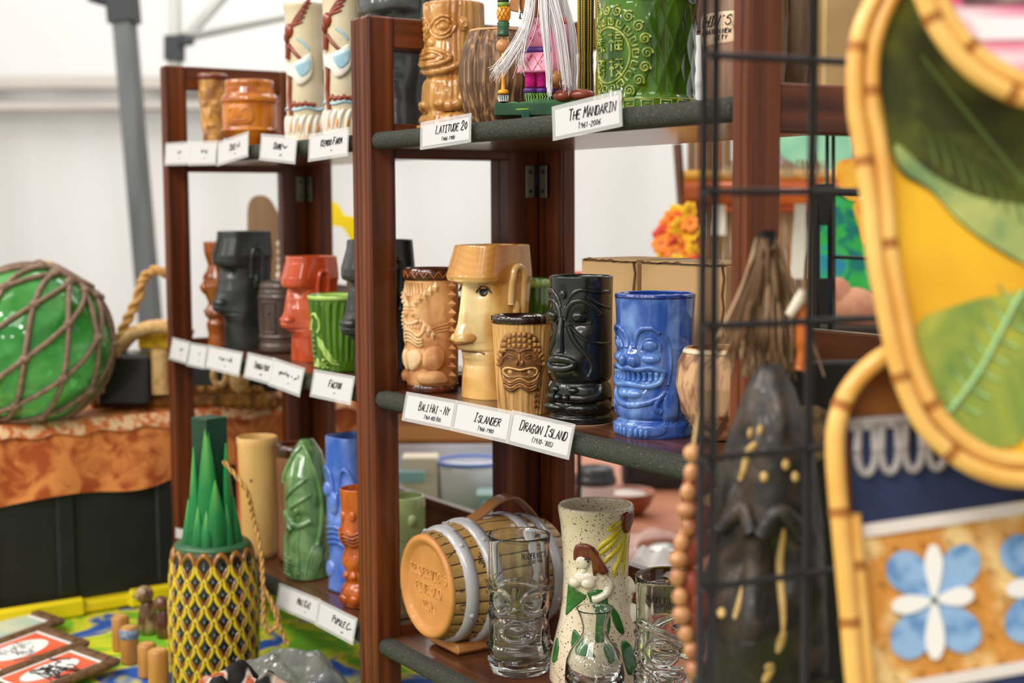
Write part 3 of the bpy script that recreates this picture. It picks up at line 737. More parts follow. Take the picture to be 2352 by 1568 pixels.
# ------------------------------------------------------------------ right bookcase, top shelf
ZTS = .3013
TIK = mat('caramel_glaze', (172, 112, 46), .12, (212, 160, 86), (60, 60, 9), .40, .64, 5, .5, coat=.6, bump=((160, 160, 10), .18, .002))
t = mug('tiki_mug', 'caramel glazed squat tiki mug with slanted almond eyes, top shelf', .046, .100, ZTS, .89)
d = lambda th, v: (.006 * G2(th, v, 0, .52, .9, .10) - .004 * np.exp(-((v - .435) / .03) ** 2) + .004 * G2(np.abs(th), v, .7, .28, .9, .12) - .004 * G2(np.abs(th), v, .5, .165, .5, .03) + .005 * G2(np.abs(th), v, .5, .05, .5, .05)
                   - .0018 * G2(np.abs(th), v, .55, .78, .5, .12, 2) + .001 * grain(th, v) / .00045)
S = Surf(.1485, .0352, [(0, .86), (.06, .95), (.2, .98), (.35, .96), (.45, .93), (.55, .99), (.8, 1.0), (.97, 1.0), (1, .99)], lambda th, v: d(th, v) - .0004)
S.body(TIK, t, nth=150, nz=130)
for g in (1, -1):
    almond = lambda k, c=(.50, .80): [(g * (c[0] + k * .46 * math.cos(a)), c[1] + k * .085 * math.sin(a) * abs(math.sin(a)) ** .3 + .01 * k * math.cos(a)) for a in np.linspace(0, 2 * PI, 24)[:-1]]
    for k in (1.0, .66): S.line(TIK, t, 'eye_ring', almond(k), .0019, .0002, closed=True, k=3)
    S.dome(TIK, t, 'eye', g * .5, .80, .24, .028, .0035)
    S.dome(TIK, t, 'ear', g * 1.22, .82, .17, .062, .0058); S.line(TIK, t, 'ear_hole', [(g * 1.22 + .06 * math.cos(a), .82 + .022 * math.sin(a)) for a in np.linspace(0, 2 * PI, 12)[:-1]], .0014, .0052, closed=True, k=3)
    S.line(TIK, t, 'arm', [(g * 1.3, .42), (g * 1.25, .30), (g * 1.05, .22), (g * .55, .20)], .0075, -.002, taper=False)
    S.dome(TIK, t, 'hand', g * .45, .205, .24, .05, .006)
    S.dome(TIK, t, 'leg', g * .85, .11, .55, .05, .007)
    S.dome(TIK, t, 'foot', g * .45, .035, .38, .034, .008)
for k, r in ((1.0, .0028), (.70, .0022)):
    S.line(TIK, t, 'lips', [(k * .78 * math.cos(a), .575 + k * .062 * math.sin(a) * abs(math.sin(a)) ** .2 - .01 * abs(math.cos(a))) for a in np.linspace(0, 2 * PI, 26)[:-1]], r, .0006, closed=True, k=3)
S.dome(TIK, t, 'tongue', 0, .572, .42, .020, .0045)
S.dome(TIK, t, 'nose', 0, .685, .26, .045, .005)
S.line(TIK, t, 'jaw', [(-1.2, .53), (-.6, .475), (0, .462), (.6, .475), (1.2, .53)], .0042, -.001)

LOGB = mat('bark_brown_stain', (92, 66, 44), .55, (176, 132, 84), (300, 300, 6), .48, .66, 4, .15)
t = mug('barrel_mug', 'brown ribbed coconut bark barrel mug behind the doll staff', .168, .080, ZTS, 0)
S = Surf(.104, .0400, [(0, .62), (.04, .70), (.2, .88), (.45, 1.0), (.65, .99), (.82, .90), (.93, .76), (1, .66)], lambda th, v: grain(th, v, 90, .0009), wall=.003)
S.body(LOGB, t, nth=260, nz=60)
S.line(mat('pale_tan_rim', (206, 160, 108), .5), t, 'rim', [(a, .995) for a in np.linspace(-PI, PI, 40)[:-1]], .0015, 0, closed=True, k=2)

# nutcracker style doll
SKIN = mat('doll_brown_paint', (170, 112, 60), .3, (190, 132, 76), (40, 40, 40), coat=.3)
PINK = mat('doll_pink_paint', (246, 150, 188), .35, (250, 176, 204), (60, 60, 60), coat=.25)
PINKL = mat('doll_orange_line', (246, 120, 92), .5)
MAG = mat('doll_magenta_plush', (238, 20, 150), .85, (250, 60, 170), (400, 400, 400), bump=(700, .6, .001))
PUR = mat('doll_purple', (92, 50, 130), .4)
GRN = mat('doll_green', (62, 110, 70), .35, (78, 128, 84), (50, 50, 50), coat=.2)
DGRN = mat('doll_dark_green', (36, 74, 48), .35, (50, 92, 58), (50, 50, 50))
LIME = mat('doll_lime', (150, 190, 60), .4)
YEL = mat('doll_yellow', (240, 160, 30), .35, coat=.3)
WHT = mat('doll_white', (240, 238, 234), .5)
BLACKP = mat('doll_black', (26, 24, 24), .4)
RED = mat('doll_shoe', (142, 66, 44), .2, coat=.5)
t, f = frame('wooden_doll', 'pink painted wooden doll with long white hair holding a pineapple staff', 'figurine', 1257, 282, 1.452, ZTS)
k = 1.452 / FPX
def lathe_at(mb, c, prof, n=24): mb.lathe([(r, z) for r, z in prof], n, xf=lambda G: G + c)
def disc_stack(cx, rows, m, name, back=0.0, n=28, sq=1.0):
    """rows: (py, half-width px) top to bottom or reverse"""
    mb = M(); G = []
    ph = np.arange(n) * 2 * PI / n
    rows = [(rows[0][0], .02)] + list(rows) + [(rows[-1][0], .02)]
    for py, hw in rows:
        c = f(cx, py, back); G.append(np.stack([c[0] + hw * k * np.cos(ph), c[1] + hw * k * sq * np.sin(ph), np.full(n, c[2])], -1))
    return mb.grid(np.array(G), cv=True).obj(name, m, t)
b0 = f(1257, 282)
M().box(f(1262, 262) + np.array([0, .0, .003]), (.112, .060, .0125), .001).obj('base_step', DGRN, t, smooth=False)
M().box(f(1304, 247) + np.array([0, .004, 0]), (.082, .050, .013), .001, rot=Rz(.12)).obj('base_platform', GRN, t, smooth=False)
M().box(f(1207, 264, -.032), (.008, .004, .009), .0006).obj('base_block', mat('emerald', (10, 78, 60), .2), t, smooth=False)
for px in (1180, 1205): M().ell(f(px, 250, -.012), (.0095, .009, .0075)).obj('base_dome', GRN, t)
M().tube(curve([f(1166, 252, -.028), f(1200, 251, -.03), f(1232, 249, -.028)], 4), .0009, 6).obj('lime_trim', LIME, t)
for px in (1218, 1244):
    disc_stack(px, [(200, 12), (170, 12), (160, 11)], MAG, 'leg')
    disc_stack(px, [(213, 14), (212, 16), (205, 16), (203, 14)], PUR, 'leg_band')
    c = disc_stack(px, [(238, 9), (228, 14), (216, 15), (211, 12)], DGRN, 'leaf_cuff')
    for j in range(-2, 3):
        M().tube([f(px + j * 5, 213, -.006), f(px + j * 6.5 + 3, 222, -.0072), f(px + j * 4, 234, -.005)], .0005, 5).obj('leaf_vein', LIME, c)
disc_stack(1272, [(213, 11), (211, 13), (204, 13)], PUR, 'leg_band', .012)
disc_stack(1272, [(236, 8), (226, 12), (214, 12)], DGRN, 'leaf_cuff', .012)
disc_stack(1248, [(168, 62), (164, 61), (140, 56), (124, 51)], PINK, 'skirt', .002, sq=.72)
disc_stack(1248, [(124, 50), (111, 50)], PUR, 'belt', .002, sq=.72)
disc_stack(1248, [(111, 48), (80, 50), (50, 46), (42, 34), (38, 12)], PINK, 'torso', .002, sq=.72)
def on_body(px, py, cx=1248, hw=50, sq=.72):
    a = max(-1, min(1, (px - cx) / hw)); c = f(cx, py, .002)
    return np.array([c[0] + hw * k * a, c[1] - hw * k * sq * math.sqrt(1 - a * a) - .0003, c[2]])
for hwf, y0, y1, cx in ((lambda y: 47 if y < 112 else 52 + (y - 124) * .24, 46, 110, 1248), (lambda y: 52 + (y - 124) * .24, 126, 166, 1248)):
    for j in range(-4, 5):
        for sgn in (1, -1):
            pts = []
            for y in np.linspace(y0, y1, 7):
                px = cx + j * 27 + sgn * (y - y0) * .62
                if abs(px - cx) < hwf(y) * .97: pts.append(on_body(px, y, cx, hwf(y)))
            if len(pts) > 2: M().tube(pts, .0004, 5).obj('diamond_line', PINKL, t)
for px, py in ((1208, 62), (1222, 94), (1262, 60), (1240, 84), (1215, 140), (1238, 152), (1265, 138), (1290, 150), (1200, 155)):
    q = on_body(px, py, 1248, 48 if py < 112 else 56)
    M().tube([q + np.array([-.0022, 0, .002]), q + np.array([0, -.0002, -.002]), q + np.array([.0026, 0, .004])], .00045, 5).obj('tick_mark', mat('doll_red_tick', (214, 40, 90), .5), t)
for cx, y0, y1, back in ((1287, 46, 128, -.018),):
    disc_stack(cx, [(y1 + 38, 17), (y1, 20), (90, 19), (58, 17), (46, 10)], PINK, 'sleeve', back)
    disc_stack(cx, [(56, 17), (44, 15), (40, 4)], mat('doll_coral_fur', (230, 110, 110), .9, bump=(600, .6, .001)), 'shoulder_trim', back)
disc_stack(1302, [(232, 9), (170, 12), (150, 12)], PINK, 'coat_tail', .012)
M().ell(f(1274, 180, -.026), (.0083, .0083, .0083), 20, 14).obj('hand', SKIN, t)
M().ell(f(1155, 106, -.012), (.0073, .0073, .0073), 20, 14).obj('hand', SKIN, t)
# head with jaw, nose, eye
disc_stack(1226, [(44, 16), (38, 26), (20, 33), (-30, 36), (-70, 34), (-84, 16)], SKIN, 'head', .0, sq=.9)
M().prism([(-.0095, -.006), (.002, -.0085), (.004, .012), (-.004, .008)], -.004, .004, f=lambda V: V + f(1186, 8, -.008)).obj('nose', SKIN, t, smooth=False)
M().box(f(1204, 37, -.013), (.0095, .003, .0068), .0004, rot=Ry(.18)).obj('jaw', BLACKP, t, smooth=False)
for j in range(3): M().box(f(1198 + j * 6, 36, -.0152), (.0016, .001, .0050)).obj('tooth', WHT, t, smooth=False)
M().ell(f(1213, -1, -.0145), (.003, .0014, .0018)).obj('eye', mat('doll_green_eye', (90, 150, 90), .2), t)
# staff
disc_stack(1156, [(6, 12), (2, 14), (-4, 8)], BLACKP, 'staff_tip', -.012)
disc_stack(1156, [(17, 12), (12, 14), (6, 13)], mat('doll_leaf_cap', (110, 140, 44), .35, coat=.3), 'staff_cap', -.012)
p_ = disc_stack(1157, [(49, 12), (42, 15), (30, 16.5), (20, 15), (16, 12)], YEL, 'staff_pineapple', -.012)
for j in range(-2, 3):
    for sgn in (1, -1):
        pts = []
        for y in np.linspace(18, 48, 6):
            px = 1157 + j * 9 + sgn * (y - 33) * .5
            if abs(px - 1157) < 15: c = f(1157, y, -.012); a = (px - 1157) / 16; pts.append([c[0] + 16 * k * a, c[1] - 16.6 * k * math.sqrt(1 - a * a), c[2]])
        if len(pts) > 2: M().tube(pts, .00035, 5).obj('pineapple_line', mat('doll_brown_line', (150, 80, 20), .5), p_)
disc_stack(1156, [(83, 13), (80, 14.5), (76, 13), (64, 12.5), (60, 14.5), (57, 13), (54, 14.5), (50, 12)], DGRN, 'staff_drum', -.012)
disc_stack(1156, [(208, 4.5), (205, 4.5), (112, 4.5)], YEL, 'staff_rod', -.012)
disc_stack(1156, [(216, 11), (213, 12.5), (208, 12), (206, 8)], YEL, 'staff_collar', -.012)
bt = disc_stack(1156, [(238, 3), (234, 9), (226, 12.5), (218, 11.5)], BLACKP, 'staff_bulb', -.012)
for j in range(7):
    a = -1.2 + j * .4; c = f(1156, 226, -.012)
    M().tube([[c[0] + w * k * math.sin(a), c[1] - w * k * math.cos(a), f(1156, y, -.012)[2]] for y, w in ((219, 11.8), (226, 12.8), (233, 9.8))], .0006, 5).obj('stripe', WHT, bt)
for px, py, w in ((1292, 221, 23), (1336, 218, 31)): M().ell(f(px, py, -.020), (w * k, .009, .0062)).obj('shoe', RED, t)
# hair: locks of fine strands
HAIR = mat('white_doll_hair', (244, 238, 238), .45, sheen=.3)
hr = np.random.default_rng(8)
def lock(pts, n, w0, w1, back, name='hair_lock'):
    mb = M(); P = np.asarray(pts, float)
    for i in range(int(n * 1.9)):
        u = hr.normal(0, .5); v_ = hr.normal(0, .4)
        q = []
        for j, (x, y) in enumerate(P):
            a = j / (len(P) - 1); w = w0 + (w1 - w0) * a
            q.append(f(x + u * w + hr.normal(0, 1.2 * a), y + hr.normal(0, 2) * (a > .9) * 4, back + v_ * .006 - .004 * math.sin(a * 3)))
        mb.tube(curve(q, 4), np.linspace(.00050, .00018, (len(q) - 1) * 4 + 1), 4)
    mb.obj(name, HAIR, t)['kind'] = 'stuff'
lock([(1236, -70), (1222, -20), (1214, 40), (1196, 90), (1160, 145), (1142, 168)], 46, 7, 22, -.022)
lock([(1240, -60), (1222, 10), (1208, 70), (1196, 130), (1200, 152)], 18, 6, 14, -.022)
lock([(1250, -80), (1248, -10), (1252, 60), (1258, 130), (1262, 205)], 46, 14, 6, -.030)
lock([(1262, -80), (1266, -10), (1282, 60), (1294, 140), (1300, 195)], 34, 14, 12, -.030)
lock([(1270, -80), (1290, 0), (1310, 70), (1316, 150), (1314, 205)], 40, 12, 12, -.012)
lock([(1250, -90), (1262, -40), (1268, 20), (1272, 50)], 46, 24, 20, -.026)

# black and yellow patterned tubes
TUBK = mat('tube_black', (30, 30, 26), .5, (48, 46, 36), (60, 60, 8))
TUBY = mat('tube_yellow', (206, 178, 40), .5)
for lab, x, y, R_ in (('slim black tube mug with yellow dotted bands, left of the pair behind the doll', .252, .140, .0078), ('wider black tube mug with yellow chevrons beside the green medallion mug', .290, .140, .0118)):
    t = mug('tube_mug', lab, x, y, ZTS, .2)
    S = Surf(.165, R_, [(0, .95), (.05, 1.0), (.33, 1.0), (.37, .86), (.40, .98), (.44, .86), (.48, 1.0), (.8, 1.05), (1, 1.0)], lambda th, v: .0006 * np.cos(th * 5), wall=.002)
    S.body(TUBK, t, nth=60, nz=60)
    for a in (-1.15, -.25, .65, 1.55):
        mb = M(); mb2 = M()
        for i in range(64):
            v = .02 + i * .0152
            for s_ in (-.10, .10): S.dome(None, None, None, a + s_, v, .045, .0042, .0010, n=6, k=3, mb=mb, sq=4)
            if R_ > .01:
                for s_ in (-1, 1): S.line(None, None, None, [(a + .45 + s_ * .02, v), (a + .45 + s_ * .26, v + .012)], .00045, .0003, n=4, mb=mb2, smooth=False)
        for s_ in (-.2, .2): S.line(None, None, None, [(a + s_, v) for v in np.linspace(.01, .99, 30)], .0005, .0002, n=5, mb=mb, smooth=False)
        mb.obj('dotted_band', TUBY, t)
        if R_ > .01: mb2.obj('chevron_band', TUBY, t)

# green medallion mug
GRG = mat('green_majolica_glaze', (70, 112, 16), .07, (36, 70, 10), (36, 36, 14), .42, .66, 4, .5, coat=.7, col3=(104, 146, 34))
GRL = mat('green_relief_glaze', (150, 160, 60), .10, (96, 124, 30), (90, 90, 90), .42, .6, coat=.6)
t = mug('medallion_mug', 'large glossy green mug with round carved scroll medallion', .419, .090, ZTS, .90)
def dents(th, v):
    u = th / .36; w = v * 3.2; out = np.zeros(np.broadcast(th, v).shape)
    for row in (0, 1):
        uu = u + .5 * row; ww = w + .5 * row
        fu = uu - np.round(uu); fw = ww - np.round(ww)
        out = np.maximum(out, np.clip(1 - (fu / .52) ** 2 - (fw / .56) ** 2, 0, 1))
    return -.0022 * out * np.clip((v - .08) / .04, 0, 1) * np.clip((.80 - v) / .04, 0, 1) * (1 - G2(th, v, 0, .42, .95, .42, 4))
S = Surf(.132, .0470, [(0, .97), (.02, 1.0), (.10, 1.0), (.13, .96), (.4, .97), (.8, 1.0), (.85, 1.03), (1, 1.04)], dents)
S.body(GRG, t, nth=260, nz=120)
cv, asp = .40, .132 / .047
ring = lambda a, r: (r * math.cos(a), cv + r * math.sin(a) / asp)
plate(S, GRG, t, 'medallion_disc', [ring(a, .98) for a in np.linspace(0, 2 * PI, 24)[:-1]], .0018, ctr=(0, cv))
for i in range(20):      # scroll border
    a = i * 2 * PI / 20; c = ring(a, .88); sp = []
    for q in np.linspace(0, 3.6 * PI, 22):
        r_ = .115 * (1 - q / (3.9 * PI)); sp.append((c[0] + r_ * math.cos(q + a), c[1] + r_ * math.sin(q + a) / asp))
    S.line(GRL, t, 'scroll', sp, .0013, .002, n=6, smooth=False)
for i in range(18):      # key fret
    a = i * 2 * PI / 18; da = .115
    pts = [ring(a - da, .72), ring(a - da, .60), ring(a + da, .60), ring(a + da, .72), ring(a, .72), ring(a, .655)]
    S.line(GRL, t, 'fret', pts, .0012, .002, n=6, smooth=False)
S.line(GRL, t, 'inner_ring', [ring(a, .54) for a in np.linspace(0, 2 * PI, 40)[:-1]], .0014, .0018, closed=True, k=2)
CH = {'a': ['05,95', '59,50', '0,2 4,0', ], }
chars = [  # four raised characters, strokes in a unit box
 [[(.05, .85), (.35, .85)], [(.2, 1), (.2, 0)], [(.05, .45), (.2, .6), (.38, .42)], [(.5, .95), (.95, .95)], [(.55, .62), (.9, .62), (.9, .82), (.55, .82), (.55, .62)], [(.5, .05), (.95, .05), (.95, .5), (.5, .5), (.5, .05)], [(.5, .28), (.95, .28)], [(.72, .05), (.72, .5)]],
 [[(.1, .9), (.9, .9)], [(.5, 1), (.5, .62)], [(.15, .72), (.85, .72)], [(.0, .58), (1, .58)], [(.2, .45), (.8, .45)], [(.5, .58), (.5, .0)], [(.1, .28), (.9, .28)], [(.3, .2), (.2, .0)], [(.7, .2), (.85, .0)]],
 [[(.05, .8), (.35, .8)], [(.2, 1), (.2, 0)], [(.05, .4), (.2, .55), (.38, .38)], [(.5, .9), (1, .9)], [(.75, 1), (.75, .62), (.5, .45)], [(.45, .62), (1, .62)], [(.75, .62), (.95, .35)], [(.55, .3), (.75, .18), (.95, .0)], [(.9, .3), (.5, .0)]],
 [[(.1, 1), (.1, 0)], [(.1, .95), (.45, .95), (.45, .55), (.1, .55)], [(.1, .75), (.45, .75)], [(.6, .9), (1, .9)], [(.62, .65), (.95, .65)], [(.8, 1), (.8, .1), (.65, 0)], [(.55, .4), (1, .4)], [(.1, .3), (.45, .3)]]]
for i, (cx, cy) in enumerate(((.04, .08), (-.42, .08), (.04, -.42), (-.42, -.42))):
    for st in chars[i]:
        S.line(GRL, t, 'character_stroke', [(cx + x * .36, cv + (cy + y * .36) / asp) for x, y in st], .0011, .0022, n=6, smooth=False)
for v0 in (.045, .905):
    for i in range(17):
        a = -PI + i * 2 * PI / 17; w = .15; h = .034
        pts = [(a - w, v0 - h), (a - w, v0 + h), (a + w * .5, v0 + h), (a + w * .5, v0 - h * .2), (a - w * .45, v0 - h * .2), (a - w * .45, v0 + h * .35), (a, v0 + h * .35)]
        S.line(GRL, t, 'key_border', pts, .0010, .0006, n=6, smooth=False)
    for dv in (-.045, .045): S.line(GRL, t, 'border_ring', [(a, max(.004, v0 + dv)) for a in np.linspace(-PI, PI, 50)[:-1]], .0011, 0, closed=True, k=2)

# wooden mug with a cream band of script
WOODM = mat('grey_brown_wood', (118, 88, 66), .4, (156, 120, 92), (70, 70, 8), coat=.2)
BANDM = mat('cream_band', (226, 196, 160), .5)
t = mug('wooden_mug', 'brown wooden barrel mug with a cream paper band of script', .527, .112, ZTS, .35)
S = Surf(.150, .0385, [(0, .86), (.05, .90), (.25, .97), (.5, 1.0), (.75, .96), (1, .84)], lambda th, v: grain(th, v, 90, .0004))
S.body(WOODM, t, nth=120, nz=50)
plate(S, BANDM, t, 'paper_band', [(-1.0, .37), (-1.0, .53), (-.4, .542), (.4, .542), (.95, .535), (1.08, .50), (1.08, .42), (.95, .375), (.4, .37), (-.4, .36)], .0010, ctr=(0, .455))
mb = M()
fm = lambda x, y: S.P(x / S.R - .30, .37 + y / S.H, .0014)
write(mb, "CHIN'S", fm, -.004, .0145, .0085, .0005, gap=.05, slant=.4)
write(mb, 'CHINATOWN NEW YORK.', fm, .004, .0075, .0040, .0004, fit=.050)
write(mb, 'CITY', fm, .004, .0022, .0036, .0004)
mb.obj('script', INK, t)
t = mug('log_mug', 'weathered bark log mug behind the near right post', .524, .1855, ZTS, .3)
S = Surf(.155, .0300, [(0, .95), (.3, .92), (.6, 1.0), (.85, 1.05), (1, 1.0)], lambda th, v: grain(th, v, 60, .0012))
S.body(mat('weathered_bark', (108, 88, 66), .7, (152, 128, 100), (80, 80, 10), bump=(150, .3, .002)), t, nth=120, nz=40)
t = thing('paper_bag', 'folded tan kraft paper bag standing on the top shelf at right', 'bag', (.590, .180, ZTS), RZ + .12)
KR = mat('kraft_paper', (206, 172, 118), .75, (190, 154, 100), (14, 14, 14), bump=(50, .15, .003))
M().box((0, 0, .07), (.060, .030, .14), .003).obj('bag_body', KR, t, smooth=False)
M().prism([(-.030, .0), (.030, .0), (.030, .045)], -.0005, .0005, f=lambda V: V + np.array([0, -.0165, .004])).obj('folded_corner', mat('kraft_dark_fold', (190, 154, 96), .75), t, smooth=False)  # folded corner in a slightly darker kraft colour
M().box((0, -.0155, .118), (.060, .001, .012), .0003).obj('top_fold', KR, t, smooth=False)

# ------------------------------------------------------------------ cardboard boxes at the back of the middle shelf
CB = mat('worn_cardboard', (206, 168, 116), .8, (180, 138, 88), (9, 9, 9), bump=((8, 8, 160), .12, .002))
CBE = mat('torn_cardboard_edge', (120, 88, 56), .9)
for lab, x, w in (('worn cardboard box with creased top behind the black mug', .282, .094), ('worn cardboard box with torn corner behind the blue mug', .402, .126)):
    t = thing('cardboard_box', lab, 'box', (x, .186, .0015), .02)
    M().box((0, 0, .078), (w, .080, .156), .0015).obj('box_body', CB, t, smooth=False)
    xs = np.linspace(-w / 2, w / 2, 24); nz_ = np.random.default_rng(int(x * 999)).normal(0, .0009, 24)
    M().grid(np.stack([np.stack([xs, np.full(24, y_), .1565 + nz_ * s_], -1) for y_, s_ in ((-.041, 1), (-.043, .3), (-.038, 1.4))], 0)).obj('frayed_edge', CBE, t, smooth=False)
    M().box((0, 0, .1572), (w - .004, .076, .0016)).obj('top_flap', CB, t, smooth=False)
    M().tube([(w * .5 - .001, -.041, .156 - i * .014 + .002 * (i % 2)) if i % 2 else (w * .5 - .003, -.0415, .156 - i * .014) for i in range(6)], .0011, 5).obj('torn_strip', CBE, t)

# coconut shell cup at the right end
t = mug('coconut_cup', 'mottled tan coconut shell cup at the right end of the middle shelf', .512, .100, .0015, 0)
COCO = mat('coconut_shell', (206, 162, 118), .55, (120, 78, 50), (70, 70, 26), .46, .62, 5, .8)
S = Surf(.084, .0400, [(0, .30), (.06, .5), (.3, .86), (.6, 1.0), (.85, .95), (.97, .82), (1, .78)])
S.body(COCO, t, nth=72, nz=50)
S.band(mat('ivory_rim', (230, 208, 172), .3), t, 'rim', .955, .998, .0008)

# ------------------------------------------------------------------ right bookcase, bottom shelf
ZBS = -.2952
# rum keg mug lying on its side: axis along Y
TANC = mat('tan_bisque_clay', (206, 142, 76), .42, (190, 126, 64), (20, 20, 20), coat=.15)
STAV = mat('stave_glaze', (150, 116, 66), .25, (184, 146, 88), (40, 12, 40), .4, .65, coat=.4)
HOOP = mat('pale_grey_hoop', (170, 168, 170), .22, (186, 184, 186), (20, 20, 20), coat=.4)
KX, KY, KZ, KL, KR_ = .099, .024, .0775, .165, .0655
t = thing('keg_mug', 'tan rum keg mug lying on its side with grey hoops and strap handle', 'mug', (KX, KY, ZBS))
kr = lambda s: KR_ * (.90 + .20 * np.sin(PI * np.clip(s, 0, 1)))      # radius along the axis 0..1
yy = lambda s: s * KL
def ringlathe(mb, prof, n=72):      # prof: (radius, y)
    ph = np.arange(n) * 2 * PI / n; pr = np.asarray(prof, float)
    return mb.grid(np.stack([pr[:, 0, None] * np.cos(ph), np.repeat(pr[:, 1, None], n, 1), KZ + pr[:, 0, None] * np.sin(ph)], -1), cv=True)
hd = ringlathe(M(), [(1e-5, .0045), (.0455, .0045), (.049, .0035), (.052, -.0005), (.0565, -.0015), (.0595, .0005), (.0602, .004), (.057, .007)]).obj('keg_head', TANC, t)
mb = M()
fk = lambda x, y: np.array([x, .0040, KZ + y])
write(mb, "TRADER VIC'S", fk, 0, .009, .0110, .0008, fit=.082, slant=.05, gap=.2)
write(mb, 'FINE OLD', fk, 0, -.010, .0110, .0008, fit=.058, slant=.05, gap=.2)
write(mb, 'RUM', fk, 0, -.029, .0110, .0008, fit=.038, slant=.05, gap=.2)
mb.obj('raised_lettering', mat('tan_clay_relief', (216, 156, 90), .4), hd)
ringlathe(M(), [(1e-5, KL - .004), (.050, KL - .004), (.0575, KL), (.058, KL - .004)]).obj('keg_back', TANC, t)
ringlathe(M(), [(kr(s) - .0022, yy(s)) for s in np.linspace(.015, .985, 20)]).obj('keg_core', mat('stave_gap', (40, 28, 18), .5), t)
nst = 26
ph = np.linspace(-PI / nst * .90, PI / nst * .90, 5); ss = np.linspace(.02, .98, 16)
G = np.array([[[ (kr(s) + (.0 if 0 < i < 4 else -.0012)) * math.cos(p), yy(s), (kr(s) + (.0 if 0 < i < 4 else -.0012)) * math.sin(p)] for i, p in enumerate(ph)] for s in ss])
stv = M().grid(G[:, ::-1]).obj('stave', STAV, t); stv.location = (0, 0, KZ)
for i in range(1, nst): copy_part(stv, t, (0, 0, KZ), (0, i * 2 * PI / nst, 0))
crk = np.random.default_rng(4); mb = M()
for i in range(150):
    a = crk.uniform(0, 2 * PI); s = crk.choice([crk.uniform(.03, .10), crk.uniform(.195, .25), crk.uniform(.70, .80), crk.uniform(.9, .97)]); q = []
    for j in range(3): q.append((a + j * crk.uniform(-.01, .035), s + j * crk.uniform(-.004, .022)))
    mb.tube([[ (kr(s_) + .0001) * math.cos(a_), yy(s_), KZ + (kr(s_) + .0001) * math.sin(a_)] for a_, s_ in q], .0006, 4)
mb.obj('crack_lines', mat('stave_crack', (52, 36, 22), .5), t)['kind'] = 'stuff'
for s0, s1 in ((.10, .185), (.265, .355), (.645, .735), (.815, .90)):
    hp = ringlathe(M(), [(kr(s0) - .001, yy(s0)), (kr(s0) + .0018, yy(s0)), (kr((s0 + s1) / 2) + .0028, yy((s0 + s1) / 2)), (kr(s1) + .0018, yy(s1)), (kr(s1) - .001, yy(s1))]).obj('hoop', HOOP, t)
    for a in (-.35, .9, 2.2, 3.5):
        r_ = kr((s0 + s1) / 2) + .0028
        M().ell((r_ * math.cos(a), yy((s0 + s1) / 2), KZ + r_ * math.sin(a)), (.0028, .0032, .0028), 12, 8).obj('rivet', HOOP, hp)
q = curve([(0, yy(.36), KZ + kr(.36) - .002), (0, yy(.46), KZ + kr(.5) + .004), (0, yy(.58), KZ + kr(.5) + .016), (0, yy(.72), KZ + kr(.5) + .019), (0, yy(.84), KZ + kr(.8) + .010), (0, yy(.92), KZ + kr(.92) - .002)], 8)
mb = M(); Gs = []
for p in q: Gs.append([[p[0] + a, p[1], p[2] + b] for a, b in ((-.011, -.0014), (.011, -.0014), (.011, .0014), (-.011, .0014))])
mb.grid(np.array(Gs), cv=True).obj('strap_handle', mat('strap_brown', (150, 100, 62), .35, coat=.2), t, smooth=False)
M().box((0, .066, .0065), (.066, .090, .0128), .004).obj('foot_block', TANC, t, smooth=False)

